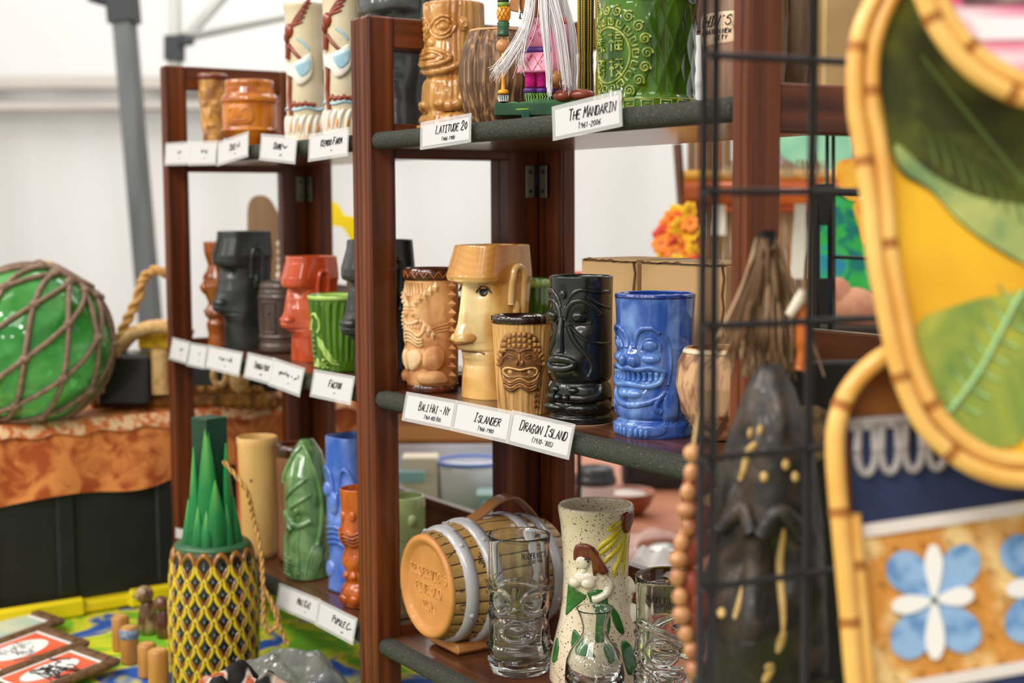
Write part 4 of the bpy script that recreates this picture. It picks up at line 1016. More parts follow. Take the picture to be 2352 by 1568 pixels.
# clear moulded tiki glasses
GLASS = mat('clear_glass', (250, 252, 250), .0, trans=1.0, ior=1.47)
PRT = mat('printed_black', (24, 24, 24), .5)
def tiki_glass(label, x, y, off, H, R):
    t = mug('tiki_glass', label, x, y, ZBS, off, 'glass')
    r0 = np.random.default_rng(5); bl = [(r0.uniform(-PI, PI), r0.uniform(.05, .62), r0.uniform(.12, .3), r0.uniform(.015, .035), r0.uniform(-.0016, .0022)) for _ in range(46)]
    def d(th, v):
        a = np.abs(th); o = 0
        o = o + .0030 * G2(th, v, 0, .56, .13, .12) + .0022 * np.exp(-((v - (.665 + .05 * np.cos(th * 2))) / .012) ** 2) * (np.abs(th) < 2.4)
        o = o + .0022 * np.exp(-((np.hypot((a - .62) / .42, (v - .55) / .075) - 1) / .16) ** 2)
        o = o + .0034 * G2(a, v, 1.45, .43, .16, .025) - .0025 * np.exp(-((v - .43) / .022) ** 2) + .0026 * G2(th, v, 0, .36, .55, .02) + .0024 * np.exp(-((v - .195) / .02) ** 2)
        o = o + .0022 * np.exp(-((np.hypot(th / .55, (v - .33) / .07) - 1) / .14) ** 2) + .002 * np.exp(-((v - .10) / .016) ** 2) * (1 + np.cos(th * 6)) * .6
        o = o + .0018 * G2(a, v, 1.0, .26, .10, .09, 2)
        o = o - .0008 * (np.abs(np.mod(th, 2 * PI) - 4.4) < .25) * (v > .68) * (v < .90)
        for t0, v0, st, sv, h in bl: o = o + h * G2(np.mod(th - t0 + PI, 2 * PI) - PI, v, 0, v0, st, sv)
        return o * 1.35
    S = Surf(H, R, [(0, .93), (.03, .98), (.12, 1.0), (.45, .97), (.68, .99), (.9, 1.0), (1, 1.02)], d)
    nth, nz = 150, 150
    th = np.arange(nth) * 2 * PI / nth; th = np.where(th > PI, th - 2 * PI, th)
    rows = [np.tile(np.array([[[1e-5, 0, 0]]]), (nth, 1, 1)), S.P(*np.meshgrid(th, np.linspace(0, 1, nz), indexing='ij'))]
    for a, w in ((1.004, .0008), (1.004, .0016), (1.0, .0023)):
        r = S.base(th, np.full(nth, 1.0)) - w; rows.append(np.stack([r * np.cos(th), r * np.sin(th), np.full(nth, a * H)], -1)[:, None])
    for v in np.linspace(.97, .10, 30):
        r = S.base(th, np.full(nth, v)) - .0030 - .0012 * (v < .65) + .25 * d(th, np.full(nth, v)); rows.append(np.stack([r * np.cos(th), r * np.sin(th), np.full(nth, v * H)], -1)[:, None])
    rows.append(np.tile(np.array([[[1e-5, 0, .085 * H]]]), (nth, 1, 1)))
    M().grid(np.concatenate(rows, 1), cu=True).obj('glass_body', GLASS, t)
    mb = M(); fg = lambda x_, y_: S.P(.62 + x_ / R, y_ / H, .0005)
    write(mb, "TRADER VIC'S", fg, 0, .868 * H, .0066, .00045, fit=.031, slant=0, gap=.18, jit=.01)
    write(mb, 'SINCE 1934', fg, .001, .838 * H, .0032, .0003, fit=.018, slant=0, gap=.2, jit=.01)
    mb.obj('print', PRT, t)
tiki_glass('clear moulded tiki highball glass in front of the keg', .209, .080, .10, .152, .0340)
tiki_glass('clear moulded tiki glass partly hidden by the wire grid', .433, .110, .9, .150, .0345)

# cream speckled vase with a relief woman, green leaves and yellow rays
CRM = mat('cream_speckled_glaze', (226, 212, 184), .14, (216, 198, 166), (14, 14, 14), coat=.5, vor=(360, .20, (96, 62, 34)))
CRP = mat('cream_glaze', (230, 218, 194), .14, coat=.5, vor=(420, .12, (140, 106, 74)))
LEAF = mat('leaf_green_glaze', (38, 92, 34), .14, (54, 116, 48), (40, 40, 40), coat=.5, vor=(260, .16, (28, 58, 26)))
BRN = mat('auburn_glaze', (120, 52, 22), .15, (90, 38, 18), (220, 220, 50), coat=.5)
YRAY = mat('yellow_ray_glaze', (216, 196, 44), .16, (200, 176, 30), (60, 60, 60), coat=.5, vor=(280, .14, (110, 90, 30)))
t = mug('relief_vase', 'tall cream speckled vase with red haired woman, yellow rays and green leaves', .279, .133, ZBS, .0, 'vase')
d = lambda th, v: (.004 * G2(th, v, -.55, .60, .35, .05) + .006 * G2(th, v, 1.45, .30, .25, .10) + .005 * G2(th, v, 1.4, .50, .12, .05) + .0025 * G2(th, v, 1.45, .42, .2, .03))
S = Surf(.191, .0390, [(0, 1.30), (.10, 1.27), (.22, 1.16), (.34, 1.02), (.45, .93), (.6, .90), (.75, .92), (.9, .98), (.965, 1.04), (.99, 1.05), (1, 1.03)], d, wall=.0035)
S.body(CRM, t, nth=130, nz=110)
plate(S, BRN, t, 'hair', [(-.62, .80), (-.30, .82), (-.02, .795), (.14, .74), (.34, .68), (.36, .655), (.18, .645), (.06, .66), (-.06, .64), (-.10, .70), (-.16, .755), (-.4, .765), (-.66, .72)], .0040, ctr=(-.12, .735))
for i in range(7): S.line(BRN, t, 'hair_strand', [(-.15 + i * .03, .805 - i * .006), (.05 + i * .03, .74 - i * .010), (.2 + i * .022, .68 - i * .006)], .0008, .0040)
S.dome(CRP, t, 'face', -.40, .715, .24, .048, .0062)
S.dome(CRP, t, 'neck', -.36, .665, .12, .03, .004)
S.dome(mat('dark_detail', (34, 28, 24), .4), t, 'eye', -.22, .722, .035, .006, .0062)
S.line(MATS['dark_detail'], t, 'eyebrow', [(-.30, .735), (-.22, .738), (-.12, .744)], .0006, .0052)
S.dome(CRP, t, 'shoulder', -.30, .630, .40, .036, .0040)
for c in (-.62, -.20): S.dome(CRP, t, 'bust', c, .598, .21, .036, .0062)
S.line(CRP, t, 'arm', [(.26, .625), (.40, .585), (.34, .545), (.10, .515), (-.1, .505)], .0048, .0)
S.dome(CRP, t, 'figure_shoulder', 1.42, .55, .14, .05, .006)
S.dome(CRP, t, 'figure_hip', 1.40, .38, .18, .07, .007)
S.dome(BRN, t, 'figure_hair', 1.5, .49, .08, .05, .008)
plate(S, BRN, t, 'sun_face', [(.74, .975), (1.15, .985), (1.25, .93), (1.12, .875), (.95, .865), (.80, .90)], .0035, ctr=(1.0, .93))
for i, pts in enumerate([[(.80, .945), (.60, .925), (.40, .905), (.30, .90)], [(.82, .91), (.62, .885), (.40, .845), (.18, .815), (.06, .785)], [(.84, .89), (.66, .86), (.50, .825), (.26, .785), (.10, .755)], [(.88, .875), (.78, .82), (.60, .775), (.36, .735), (.18, .70)], [(.95, .865), (.86, .79), (.74, .72), (.60, .67), (.56, .62)], [(1.05, .865), (1.02, .78), (.98, .70), (.94, .62)]]):
    S.line(YRAY, t, 'sun_ray', pts, .0034, -.0008, taper=True)
for c, o in (((-.72, .50), [(-.95, .56), (-.75, .565), (-.30, .525), (-.42, .49), (-.72, .44), (-1.0, .40)]), ((.02, .42), [(-.25, .545), (.10, .56), (.30, .535), (.42, .40), (.30, .30), (.08, .28), (-.02, .30), (.02, .44), (-.12, .51)]),
             ((-.35, .245), [(-.62, .33), (-.35, .29), (-.02, .20), (-.12, .185), (-.45, .195), (-.62, .24)]), ((.62, .36), [(.42, .47), (.66, .43), (.82, .33), (.74, .30), (.52, .36)]), ((.85, .17), [(.66, .26), (.95, .24), (1.10, .14), (.95, .08), (.72, .10)]), ((.35, .20), [(.22, .26), (.52, .26), (.46, .16), (.30, .14)]), ((-1.15, .18), [(-1.25, .25), (-1.05, .22), (-1.05, .14), (-1.25, .12)])):
    plate(S, LEAF, t, 'leaf', o, .0014, ctr=c)

# glass carafe in front of the vase
t = mug('glass_carafe', 'small clear glass carafe with flared neck before the cream vase', .352, .077, ZBS, 0, 'carafe')
pr = [(0, .001), (.024, .001), (.0285, .004), (.030, .012), (.0305, .035), (.029, .050), (.0245, .060), (.0165, .070), (.0128, .078), (.0125, .085), (.0145, .093), (.0180, .102), (.0188, .1032)]
inn = [(r - .0014, z) for r, z in pr[::-1] if z > .012] + [(0.0, .007)]
M().lathe([(max(r, 1e-5), z) for r, z in (pr + inn)[::-1]], 72).obj('carafe_body', GLASS, t)
mb = M(); fg = lambda x_, y_: np.array([.0309 * math.cos(-.85 + x_ / .03), .0309 * math.sin(-.85 + x_ / .03), y_])
mb.add(np.array([fg(-.004, .006), fg(.004, .006), fg(.004, .020), fg(-.004, .020)]), [[0, 1, 2, 3]])
mb.obj('printed_label', mat('red_print', (190, 30, 30), .4), t)

# ------------------------------------------------------------------ price cards on the shelf edges
def card(name_words, label, x, z, w, h, roll, lines, yaw=0.0, tilt=-.22, cat='label', y=-.0035, cut=None, group=None, scale=1.0):
    t = thing('shelf_label', label, cat, (x, y, z), 0, group); t.rotation_euler = (tilt, -math.radians(roll), yaw)
    M().box((0, 0, 0), (w, .0005, h)).obj('card', PAPER, t, smooth=False)
    sl = M()
    for sx in (-1, 1): sl.box((sx * (w / 2 + .0022), -.0003, 0), (.0045, .0005, h + .007))
    for sz in (-1, 1): sl.box((0, -.0003, sz * (h / 2 + .0018)), (w, .0005, .0036))
    sl.obj('clear_sleeve', SLEEVE, t, smooth=False)
    mb = M(); f_ = lambda a, b: np.array([a, -.0005, b])
    for txt, cx, cy, hh, r_, ft in lines: write(mb, txt, f_, cx, cy, hh, r_, fit=ft, caps=.82, slant=.28, gap=.20)
    mb.obj('handwriting', INK, t)
    return t
def two(a, b): return [(a, .010, -.0015, .0092, .00050, .064), (b, .010, -.0098, .0050, .00028, .036)]
card('', 'white shelf card handwritten BALI HAI - NY under the tan bisque mug', .1588, -.0050, .1005, .0255, 1.2, two('BALI HAI - NY', '1964-MID 80S'))
card('', 'white shelf card handwritten ISLANDER under the honey moai mug', .2662, -.0035, .1005, .0255, .5, two('ISLANDER', '1966-1980'))
card('', 'white shelf card handwritten DRAGON ISLAND under the wood grain mug', .3720, -.0030, .0975, .0268, -.6, [('DRAGON ISLAND', .004, -.0005, .0100, .00054, .078), ('(1970-\'80S)', .006, -.0095, .0058, .00030, .036)])
card('', 'white shelf card handwritten LATITUDE 20 on the top shelf', .1990, .2930, .0950, .0225, 2.2, [('LATITUDE 20', .012, -.0005, .0090, .00050, .062), ('1966-1980', .006, -.0088, .0045, .00027, .028)], tilt=-.05)
card('', 'white shelf card handwritten THE MANDARIN on the top shelf', .4468, .2955, .0965, .0248, 4.5, [('THE MANDARIN', .008, -.001, .0100, .00056, .070), ('1961-2006', .004, -.0098, .0058, .00032, .034)], tilt=-.02)
L_ = [('lettered in a faint blurred scrawl, leftmost on the far top shelf', -.5867, .2975, .100, .028, -1, '~~', '~'), ('with a longer blurred scrawl, second on the far top shelf', -.482, .2945, .098, .028, -1, '~~~~', '~'),
      ('below the amber pot, tilted up at its right end', -.374, .2965, .104, .028, 5, 'ISLE ~~', '~'), ('below the two patterned cups, sagging to the right', -.2202, .2915, .104, .028, -4.5, 'DUMB ~~', '~~'),
      ('handwritten KEMOO FARM below the hula mugs', -.0768, .2905, .100, .027, 2.0, 'KEMOO FARM', '~'),
      ('at the left end of the far middle shelf', -.598, -.0005, .068, .028, -1, '~~', '~'), ('half covered, second on the far middle shelf', -.527, -.0025, .064, .029, 1, '~', '~'),
      ('with blurred two word title under the black moai', -.422, -.0005, .120, .028, 0, '~~~ ~~~~', '~'), ('handwritten TONGA HUT under the dark lidded drum', -.2995, -.0005, .082, .029, -.8, 'TONGA HUT', '~~'),
      ('with a long title tilted under the red moai', -.2085, -.0035, .090, .031, -3, '~~~~~ - ~~~', '~'), ('with a short title under the green ridged mug', -.0775, -.0030, .104, .028, .8, 'FACTOR', '~')]
for i, (lab, x, z, w, h, roll, a, b) in enumerate(L_):
    card('', 'white shelf card ' + lab, x, z, w, h, roll, [(a, .008, -.001, .0085, .0007, .06), (b, .01, -.0095, .0045, .0005, .03)], group=None, y=-.0035 - .0012 * (i % 2), tilt=-.08 if z > .2 else -.2)
card('', 'white shelf card handwritten MAI KAI on the far bottom shelf', -.1895, -.3000, .118, .026, 3, [('MAI KAI', .018, -.001, .0085, .0007, .05), ('~', .026, -.009, .004, .0005, .03)])
card('', 'white shelf card starting PUPULE on the far bottom shelf by the post', -.0740, -.2965, .096, .026, .5, [('PUPULE C~', .016, -.002, .0085, .0007, .06), ('~~', .020, -.010, .004, .0005, .03)], y=-.0050)

# ------------------------------------------------------------------ left bookcase, top shelf
RIMR = mat('red_brown_rim', (112, 52, 34), .2, coat=.4)
TANR = mat('tan_stain_relief', (204, 150, 76), .4, (140, 88, 40), (60, 60, 30), .45, .62, 4, coat=.3)
t = mug('tiki_cup', 'tan cup with red brown rim left of the amber pot, far top shelf', -.607, .062, ZTS, .3)
S = Surf(.118, .0205, [(0, .72), (.3, .82), (.7, .97), (.9, 1.05), (1, 1.08)], lambda th, v: .0012 * np.sin(th * 5 + v * 20) * (v < .8) * (v > .2))
S.body(TANR, t, nth=60, nz=50); S.band(RIMR, t, 'rim_band', .93, .998, .001, inner=True)
both(lambda g: S.dome(TANR, t, 'eye', .5 * g, .62, .3, .05, .003)); S.dome(TANR, t, 'nose', 0, .5, .25, .08, .003); S.dome(TANR, t, 'mouth', 0, .34, .6, .04, .003)
AMB = mat('amber_glaze', (204, 120, 22), .08, (146, 70, 8), (24, 24, 30), .42, .66, 3, coat=.7, col3=(216, 140, 40))
t = mug('ribbed_pot', 'round amber glazed pot with raised rings on the far top shelf', -.475, .066, ZTS, .4, 'pot')
S = Surf(.098, .0420, [(0, .62), (.05, .70), (.18, .90), (.24, .97), (.27, 1.02), (.31, .95), (.5, .96), (.66, .95), (.70, 1.02), (.75, 1.0), (.80, .90), (.9, .84), (.97, .86), (1, .83)])
S.body(AMB, t, nth=80, nz=90)
plate(S, AMB, t, 'face_relief', [(-.5, .38), (-.5, .60), (0, .64), (.5, .60), (.5, .38), (0, .34)], .002, ctr=(0, .5))
both(lambda g: S.line(AMB, t, 'eye_line', [(.1 * g, .54), (.25 * g, .58), (.4 * g, .54)], .0012, .002))
S.line(AMB, t, 'mouth_line', [(-.3, .43), (0, .40), (.3, .43)], .0014, .002)
t = mug('tiki_cup', 'slim tan cup with dark rim wedged behind the hula mugs', -.415, .118, ZTS, .3)
S = Surf(.122, .0165, [(0, .9), (.5, .95), (1, 1.05)])
S.body(mat('pale_tan_glaze', (214, 178, 120), .4), t, nth=48, nz=30); S.band(mat('black_brown_rim', (44, 30, 24), .2), t, 'rim_band', .91, .998, .001, inner=True)
plate(S, mat('brown_figure', (128, 92, 62), .5), t, 'carved_figure', [(.1, .72), (.6, .80), (1.1, .70), (1.2, .3), (.9, .05), (.3, .1), (.0, .4)], .003, ctr=(.6, .42))
HCR = mat('hula_cream_glaze', (222, 208, 176), .12, (206, 190, 152), (10, 10, 20), coat=.5)
HW = mat('hula_white', (238, 230, 216), .15, coat=.4)
HR = mat('hula_rust', (142, 58, 28), .18, (112, 40, 18), (60, 60, 60), coat=.4)
HB = mat('hula_blue', (150, 196, 214), .15, (190, 216, 222), (50, 50, 50), coat=.4)
HO = mat('hula_orange', (226, 150, 40), .3)
def hula(label, x, y):
    t = mug('hula_mug', label, x, y, ZTS, .25)
    S = Surf(.184, .0258, [(0, 1.10), (.04, 1.06), (.2, .98), (.5, .96), (.9, 1.0), (.96, 1.02), (.97, 1.06), (1, 1.05)])
    S.body(HCR, t, nth=72, nz=60)
    for i in range(6): S.line(HR, t, 'flying_hair', [(-.62 + .05 * i, .80 + .012 * i), (-.35 + .06 * i, .835 + .015 * i), (-.05 + .09 * i, .85 + .03 * i), (.2 + .10 * i, .86 + .034 * i)], .0022, .0005, taper=True)
    S.dome(HR, t, 'hair', -.62, .80, .30, .055, .006)
    S.dome(HR, t, 'head', -.78, .755, .18, .05, .006)
    S.line(HR, t, 'torso', [(-.72, .71), (-.70, .66), (-.74, .60)], .0042, .001)
    S.line(HR, t, 'arm', [(-.60, .70), (-.35, .655), (-.05, .61), (.25, .575), (.36, .565)], .0024, .0012)
    plate(S, HW, t, 'skirt', [(-.85, .58), (-.5, .56), (.1, .60), (.55, .63), (.62, .50), (.30, .43), (-.10, .41), (-.35, .46), (-.60, .48), (-.8, .50)], .005, ctr=(-.1, .52))
    plate(S, HB, t, 'skirt_fold', [(-.25, .555), (.1, .58), (.5, .60), (.5, .52), (.2, .47), (-.02, .48)], .0062, ctr=(.15, .53))
    S.line(HR, t, 'leg', [(-.66, .50), (-.62, .42), (-.66, .33), (-.60, .25), (-.55, .20)], .0032, .0012)
    S.line(HB, t, 'sky_stroke', [(-.1, .74), (.2, .71), (.45, .67)], .002, 0)
    for i in range(5): S.line(HR, t, 'reef', [(-.7 + .3 * i, .29 + .01 * (i % 2)), (-.55 + .3 * i, .27), (-.40 + .3 * i, .285)], .003, 0, taper=True)
    S.line(HB, t, 'water_line', [(a, .245 + .008 * math.sin(a * 5)) for a in np.linspace(-1.6, 1.6, 20)], .0022, 0)
    for i in range(9): S.line(HW, t, 'wave', [(-1.5 + .36 * i, .05), (-1.4 + .36 * i, .15), (-1.2 + .36 * i, .20)], .0036, -.0005, taper=True)
    for a in (-.5, -.1, .35, .8): S.line(HO, t, 'flame', [(a, .075), (a + .03, .11), (a + .05, .14)], .0018, .0015, taper=True)
    return t
hula('cream hula mug with rust haired dancer, left of the pair', -.277, .062)
hula('cream hula mug with rust haired dancer, right of the pair by the post', -.152, .057)

# ------------------------------------------------------------------ left bookcase, middle shelf
ZMS = .0013
ORB = mat('orange_brown_glaze', (158, 84, 22), .15, (112, 54, 14), (30, 30, 20), coat=.5)
t = mug('tiki_mug', 'thin orange brown tiki mug at the left end of the far middle shelf', -.616, .066, ZMS, 1.1)
S = Surf(.162, .0185, [(0, .95), (.12, .85), (.22, 1.0), (.26, .8), (.32, 1.0), (.37, .8), (.42, .8), (.58, 1.15), (.66, 1.05), (.78, .75), (.9, 1.05), (1, 1.1)], lambda th, v: .005 * G2(th, v, 0, .56, .6, .08) + .005 * G2(th, v, 0, .36, .6, .03) + .004 * G2(th, v, 0, .30, .6, .025))
S.body(ORB, t, nth=60, nz=90)
both(lambda g: S.dome(ORB, t, 'eye', .5 * g, .68, .3, .04, .003)); S.dome(ORB, t, 'nose', 0, .56, .35, .06, .004); S.line(ORB, t, 'lips', [(-.6, .33), (0, .345), (.6, .33)], .002, .001)
DRM = mat('dark_brown_satin', (70, 56, 46), .35, (88, 72, 60), (40, 40, 20), coat=.2)
t = mug('lidded_drum', 'dark brown lidded drum mug with square panel beside red moai', -.484, .112, ZMS, .35)
S = Surf(.108, .0325, [(0, .94), (.03, 1.0), (.09, 1.0), (.12, .93), (.18, .95), (.21, 1.02), (.24, .97), (.5, 1.0), (.72, 1.0), (.76, 1.03), (.80, .98), (.84, .98), (.86, .92), (.9, .95), (.95, .90), (.985, .72), (1, .45)])
S.body(DRM, t, nth=72, nz=100, open_top=False)
S.line(DRM, t, 'panel_frame', [(-.55, .30), (-.55, .68), (-.5, .70), (.05, .70), (.1, .68), (.1, .30), (.05, .28), (-.5, .28)], .0016, .0003, closed=True, k=3)
S.dome(DRM, t, 'panel_knob', -.2, .55, .08, .03, .003)
WICK = mat('wicker_rim', (176, 112, 36), .5, (130, 76, 20), (160, 160, 60))
t = mug('tiki_cup', 'tan faced cup with woven amber rim behind the red moai', -.375, .190, ZMS, .2)
S = Surf(.140, .0195, [(0, .9), (.5, 1.0), (.9, .98), (1, 1.05)], lambda th, v: .002 * np.sin(v * 30) * G2(th, v, 0, .5, .9, .4))
S.body(mat('tan_relief_glaze', (168, 122, 72), .4, (120, 80, 46), (80, 80, 40)), t, nth=60, nz=50); S.band(WICK, t, 'woven_rim', .86, .998, .002, inner=True)
both(lambda g: S.dome(mat('green_eye', (70, 110, 50), .2), t, 'eye', .3 * g, .66, .1, .03, .003)); both(lambda g: S.dome(MATS['tan_relief_glaze'], t, 'cheek', .45 * g, .54, .3, .05, .004))
GRR = mat('green_ribbed_glaze', (86, 128, 30), .12, (48, 88, 16), (140, 140, 10), .40, .62, 3, coat=.5)
GRIM = mat('lime_rim_glaze', (168, 200, 96), .12, coat=.5)
t = mug('ribbed_mug', 'ridged green tapered mug with pale lime rim beside the centre post', -.205, .070, ZMS, .35)
S = Surf(.100, .0380, [(0, .80), (.3, .86), (.7, .94), (.93, 1.02), (1, 1.04)], lambda th, v: .0011 * np.sin(th * 26 + 2 * np.sin(v * 3 + th)) * (v > .16) * (v < .9))
S.body(GRR, t, nth=200, nz=50); S.band(GRIM, t, 'lime_rim', .94, .998, .0012, inner=True)
S.line(GRIM, t, 'palm_curl', [(-.95, .55), (-.85, .70), (-.65, .76), (-.45, .70), (-.42, .58), (-.5, .52)], .0020, .001)
for i in range(6): S.line(GRIM, t, 'palm_leaf', [(-.6, .46 - .01 * i), (-.35 + .06 * i, .40 - .05 * i), (-.15 + .1 * i, .30 - .04 * i)], .0014, .001, taper=True)
for i in range(5): S.line(GRR, t, 'left_frond', [(-1.2, .50 - .07 * i), (-.95, .46 - .07 * i), (-.75, .47 - .07 * i)], .0022, .0005, taper=True)
mb = M(); write(mb, 'RANGE', lambda x_, y_: S.P(-.55 + x_ / S.R, .06 + y_ / S.H, .0012), 0, 0, .011, .0011, fit=.036, slant=0); mb.obj('raised_letters', GRIM, t)

# ------------------------------------------------------------------ left bookcase, bottom shelf
t = mug('bamboo_cup', 'tall pale yellow bamboo tumbler behind the pineapple crown', -.441, .052, ZBS, 0, 'cup')
S = Surf(.177, .0300, [(0, .86), (.5, .92), (.97, 1.0), (1, 1.0)])
S.body(mat('pale_bamboo', (226, 184, 116), .35, (210, 164, 92), (20, 20, 4)), t, nth=60, nz=20)
S.dome(INK, t, 'black_mark', -.35, .66, .10, .022, .0006, sq=4); S.line(mat('rust_stripe', (190, 84, 36), .4), t, 'rust_stripe', [(-1.42, .05), (-1.42, .95)], .003, 0, smooth=False)
t = mug('carved_mug', 'brown carved totem mug with glossy dark rim beside the green fish mug', -.387, .087, ZBS, .15)
CRV = mat('brown_carved', (116, 76, 48), .45, (138, 96, 64), (40, 40, 14))
CRL = mat('tan_carving', (176, 130, 90), .5)
S = Surf(.170, .0262, [(0, .96), (.05, 1.0), (.5, .98), (1, 1.04)]); S.body(CRV, t, nth=60, nz=40)
S.band(DKG, t, 'rim_band', .91, .998, .0016, inner=True); S.band(DKG, t, 'foot_band', .0, .045, .001)
for v in (.86, .60, .22): S.dome(CRL, t, 'totem_knot', .15, v, .24, .05, .004)
for g in (1, -1):
    for v in (.72, .40): S.line(CRL, t, 'totem_line', [(.15, v + .10), (.15 + .22 * g, v + .04), (.15 + .08 * g, v - .04), (.15 + .25 * g, v - .10)], .0022, 0)
    S.line(CRL, t, 'fan_leaf', [(.15, .22), (.15 + .4 * g, .30)], .0022, 0, smooth=False); S.line(CRL, t, 'fan_leaf', [(.15, .22), (.15 + .45 * g, .22)], .002, 0, smooth=False)
# green fish mug
FSH = mat('celadon_green_glaze', (122, 160, 100), .10, (70, 112, 60), (36, 36, 30), .42, .64, 4, .6, coat=.6, col3=(164, 192, 134))
t = mug('fish_mug', 'glossy green mug shaped like an upright fish with fins', -.302, .066, ZBS, .35)
S = Surf(.191, .0385, [(0, .98), (.06, 1.02), (.2, .98), (.4, .94), (.55, .98), (.75, .94), (.9, .66), (.97, .40), (1, .28)],
         lambda th, v: .004 * G2(th, v, 0, .62, .5, .16) - .003 * G2(th, v, -.5, .42, .3, .05) + .002 * np.sin(v * 30 + th * 4) * G2(th, v, .3, .15, .8, .14), sec=lambda th, v: 1 - .18 * np.abs(np.sin(th)) ** 2)
S.body(FSH, t, nth=110, nz=110, open_top=False)
S.line(FSH, t, 'dorsal_fin', [(-.9, .70), (-.55, .86), (0, .97), (.5, .88), (.85, .70), (.95, .45), (.7, .25)], .0036, .001)
S.line(FSH, t, 'gill', [(-.5, .60), (-.1, .68), (.35, .75)], .0032, .001, taper=True); S.line(FSH, t, 'gill', [(-.35, .52), (.05, .58), (.45, .63)], .0030, .001, taper=True)
S.dome(FSH, t, 'eye', -.05, .505, .11, .03, .004); S.dome(mat('dark_pupil', (30, 44, 26), .2), t, 'pupil', -.05, .505, .035, .009, .0048)
S.line(FSH, t, 'mouth', [(-.7, .50), (-.4, .42), (0, .40), (.45, .44)], .0042, .001); S.line(FSH, t, 'mouth', [(-.8, .47), (-.6, .40), (-.3, .36)], .0036, .001)
for i in range(5): S.line(FSH, t, 'tail_finger', [(-.85, .16 - .03 * i), (-.6, .165 - .03 * i), (-.35, .15 - .03 * i)], .0032, .001, taper=True)
S.line(FSH, t, 'arm_fin', [(-.45, .36), (-.62, .28), (-.6, .18)], .0045, .001); S.line(FSH, t, 'belly_line', [(.0, .38), (-.05, .25), (0, .05)], .002, 0)
for i in range(5): S.line(FSH, t, 'leaf_vein', [(.25 + .1 * i, .04), (.35 + .12 * i, .16), (.6 + .1 * i, .26)], .0022, 0, taper=True)
# tall blue tiki, orange tiki, pale green mug
BL2 = mat('periwinkle_glaze', (70, 108, 196), .10, (120, 150, 220), (30, 30, 24), .42, .66, 4, coat=.6)
t = mug('tiki_mug', 'tall periwinkle blue tiki mug beside the green fish mug', -.198, .082, ZBS, .9)
S = Surf(.208, .0320, [(0, .98), (.06, .95), (.3, .9), (.5, .98), (.9, 1.0), (1, 1.0)], lambda th, v: -.004 * G2(th, v, .4, .72, .5, .12) + .004 * G2(th, v, 0, .45, .5, .04), sec=lambda th, v: (np.abs(np.cos(th)) ** 4 + np.abs(np.sin(th)) ** 4) ** -.25 * .9)
S.body(BL2, t, nth=96, nz=80)
both(lambda g: S.line(BL2, t, 'brow', [(.15 * g, .64), (.3 * g, .76), (.7 * g, .80), (1.05 * g, .68)], .0035, 0)); both(lambda g: S.dome(BL2, t, 'eye', .6 * g, .66, .28, .05, .005)); S.dome(BL2, t, 'nose', 0, .58, .3, .08, .008)
for j in range(4): S.line(BL2, t, 'jaw_ridge', [(-.9, .40 - .035 * j), (0, .43 - .035 * j), (.9, .40 - .035 * j)], .0028, .0005)
both(lambda g: S.dome(BL2, t, 'knee', .6 * g, .14, .4, .06, .005))
ORG = mat('orange_caramel_glaze', (196, 96, 20), .10, (150, 64, 10), (40, 40, 30), coat=.6)
t = mug('tiki_mug', 'small orange caramel tiki mug by the post on the far bottom shelf', -.125, .054, ZBS, .75)
S = Surf(.152, .0215, [(0, .95), (.05, 1.0), (.16, .98), (.2, .80), (.26, .9), (.3, .82), (.42, .95), (.5, .85), (.6, 1.08), (.8, 1.0), (.93, 1.05), (1, 1.1)], lambda th, v: .003 * G2(th, v, 0, .62, .5, .05) + .003 * G2(np.abs(th), v, .6, .10, .5, .06) + .003 * G2(np.abs(th), v, .5, .37, .5, .05))
S.body(ORG, t, nth=72, nz=100)
for j in range(4): S.line(ORG, t, 'jaw_ridge', [(-.9, .66 - .032 * j), (-.4, .63 - .032 * j), (0, .65 - .032 * j), (.4, .63 - .032 * j), (.9, .66 - .032 * j)], .0016, .001)
both(lambda g: S.dome(ORG, t, 'eye', .4 * g, .78, .25, .045, .003)); both(lambda g: S.dome(ORG, t, 'hand', .35 * g, .27, .3, .04, .004)); both(lambda g: S.dome(ORG, t, 'foot', .45 * g, .06, .4, .05, .004))
PGR = mat('pale_green_glaze', (186, 204, 138), .14, (170, 190, 120), (20, 20, 20), coat=.5)
t = mug('pale_green_mug', 'plain pale green mug seen between the post and the keg', -.180, .150, ZBS, .9)
S = Surf(.122, .0305, [(0, .92), (.3, .95), (.45, .97), (.5, .93), (.55, .98), (.9, 1.0), (.97, .98), (1, .94)]); S.body(PGR, t, nth=72, nz=50)
S.dome(PGR, t, 'knob', 1.3, .76, .2, .07, .006); S.line(PGR, t, 'waist_ring', [(a, .50) for a in np.linspace(-PI, PI, 30)[:-1]], .0015, 0, closed=True, k=2)
t = mug('tiki_cup', 'green glazed mug glimpsed between the bisque and honey mugs', -.02, .195, ZMS, 0) if False else mug('small_green_mug', 'green glazed mug glimpsed between the bisque and honey mugs', .078, .180, ZMS, 0)
S = Surf(.128, .0260, [(0, .9), (.6, 1.0), (1, 1.03)], lambda th, v: .0006 * np.sin(th * 20)); S.body(GRR, t, nth=80, nz=20); S.band(GRIM, t, 'lime_rim', .93, .998, .001)

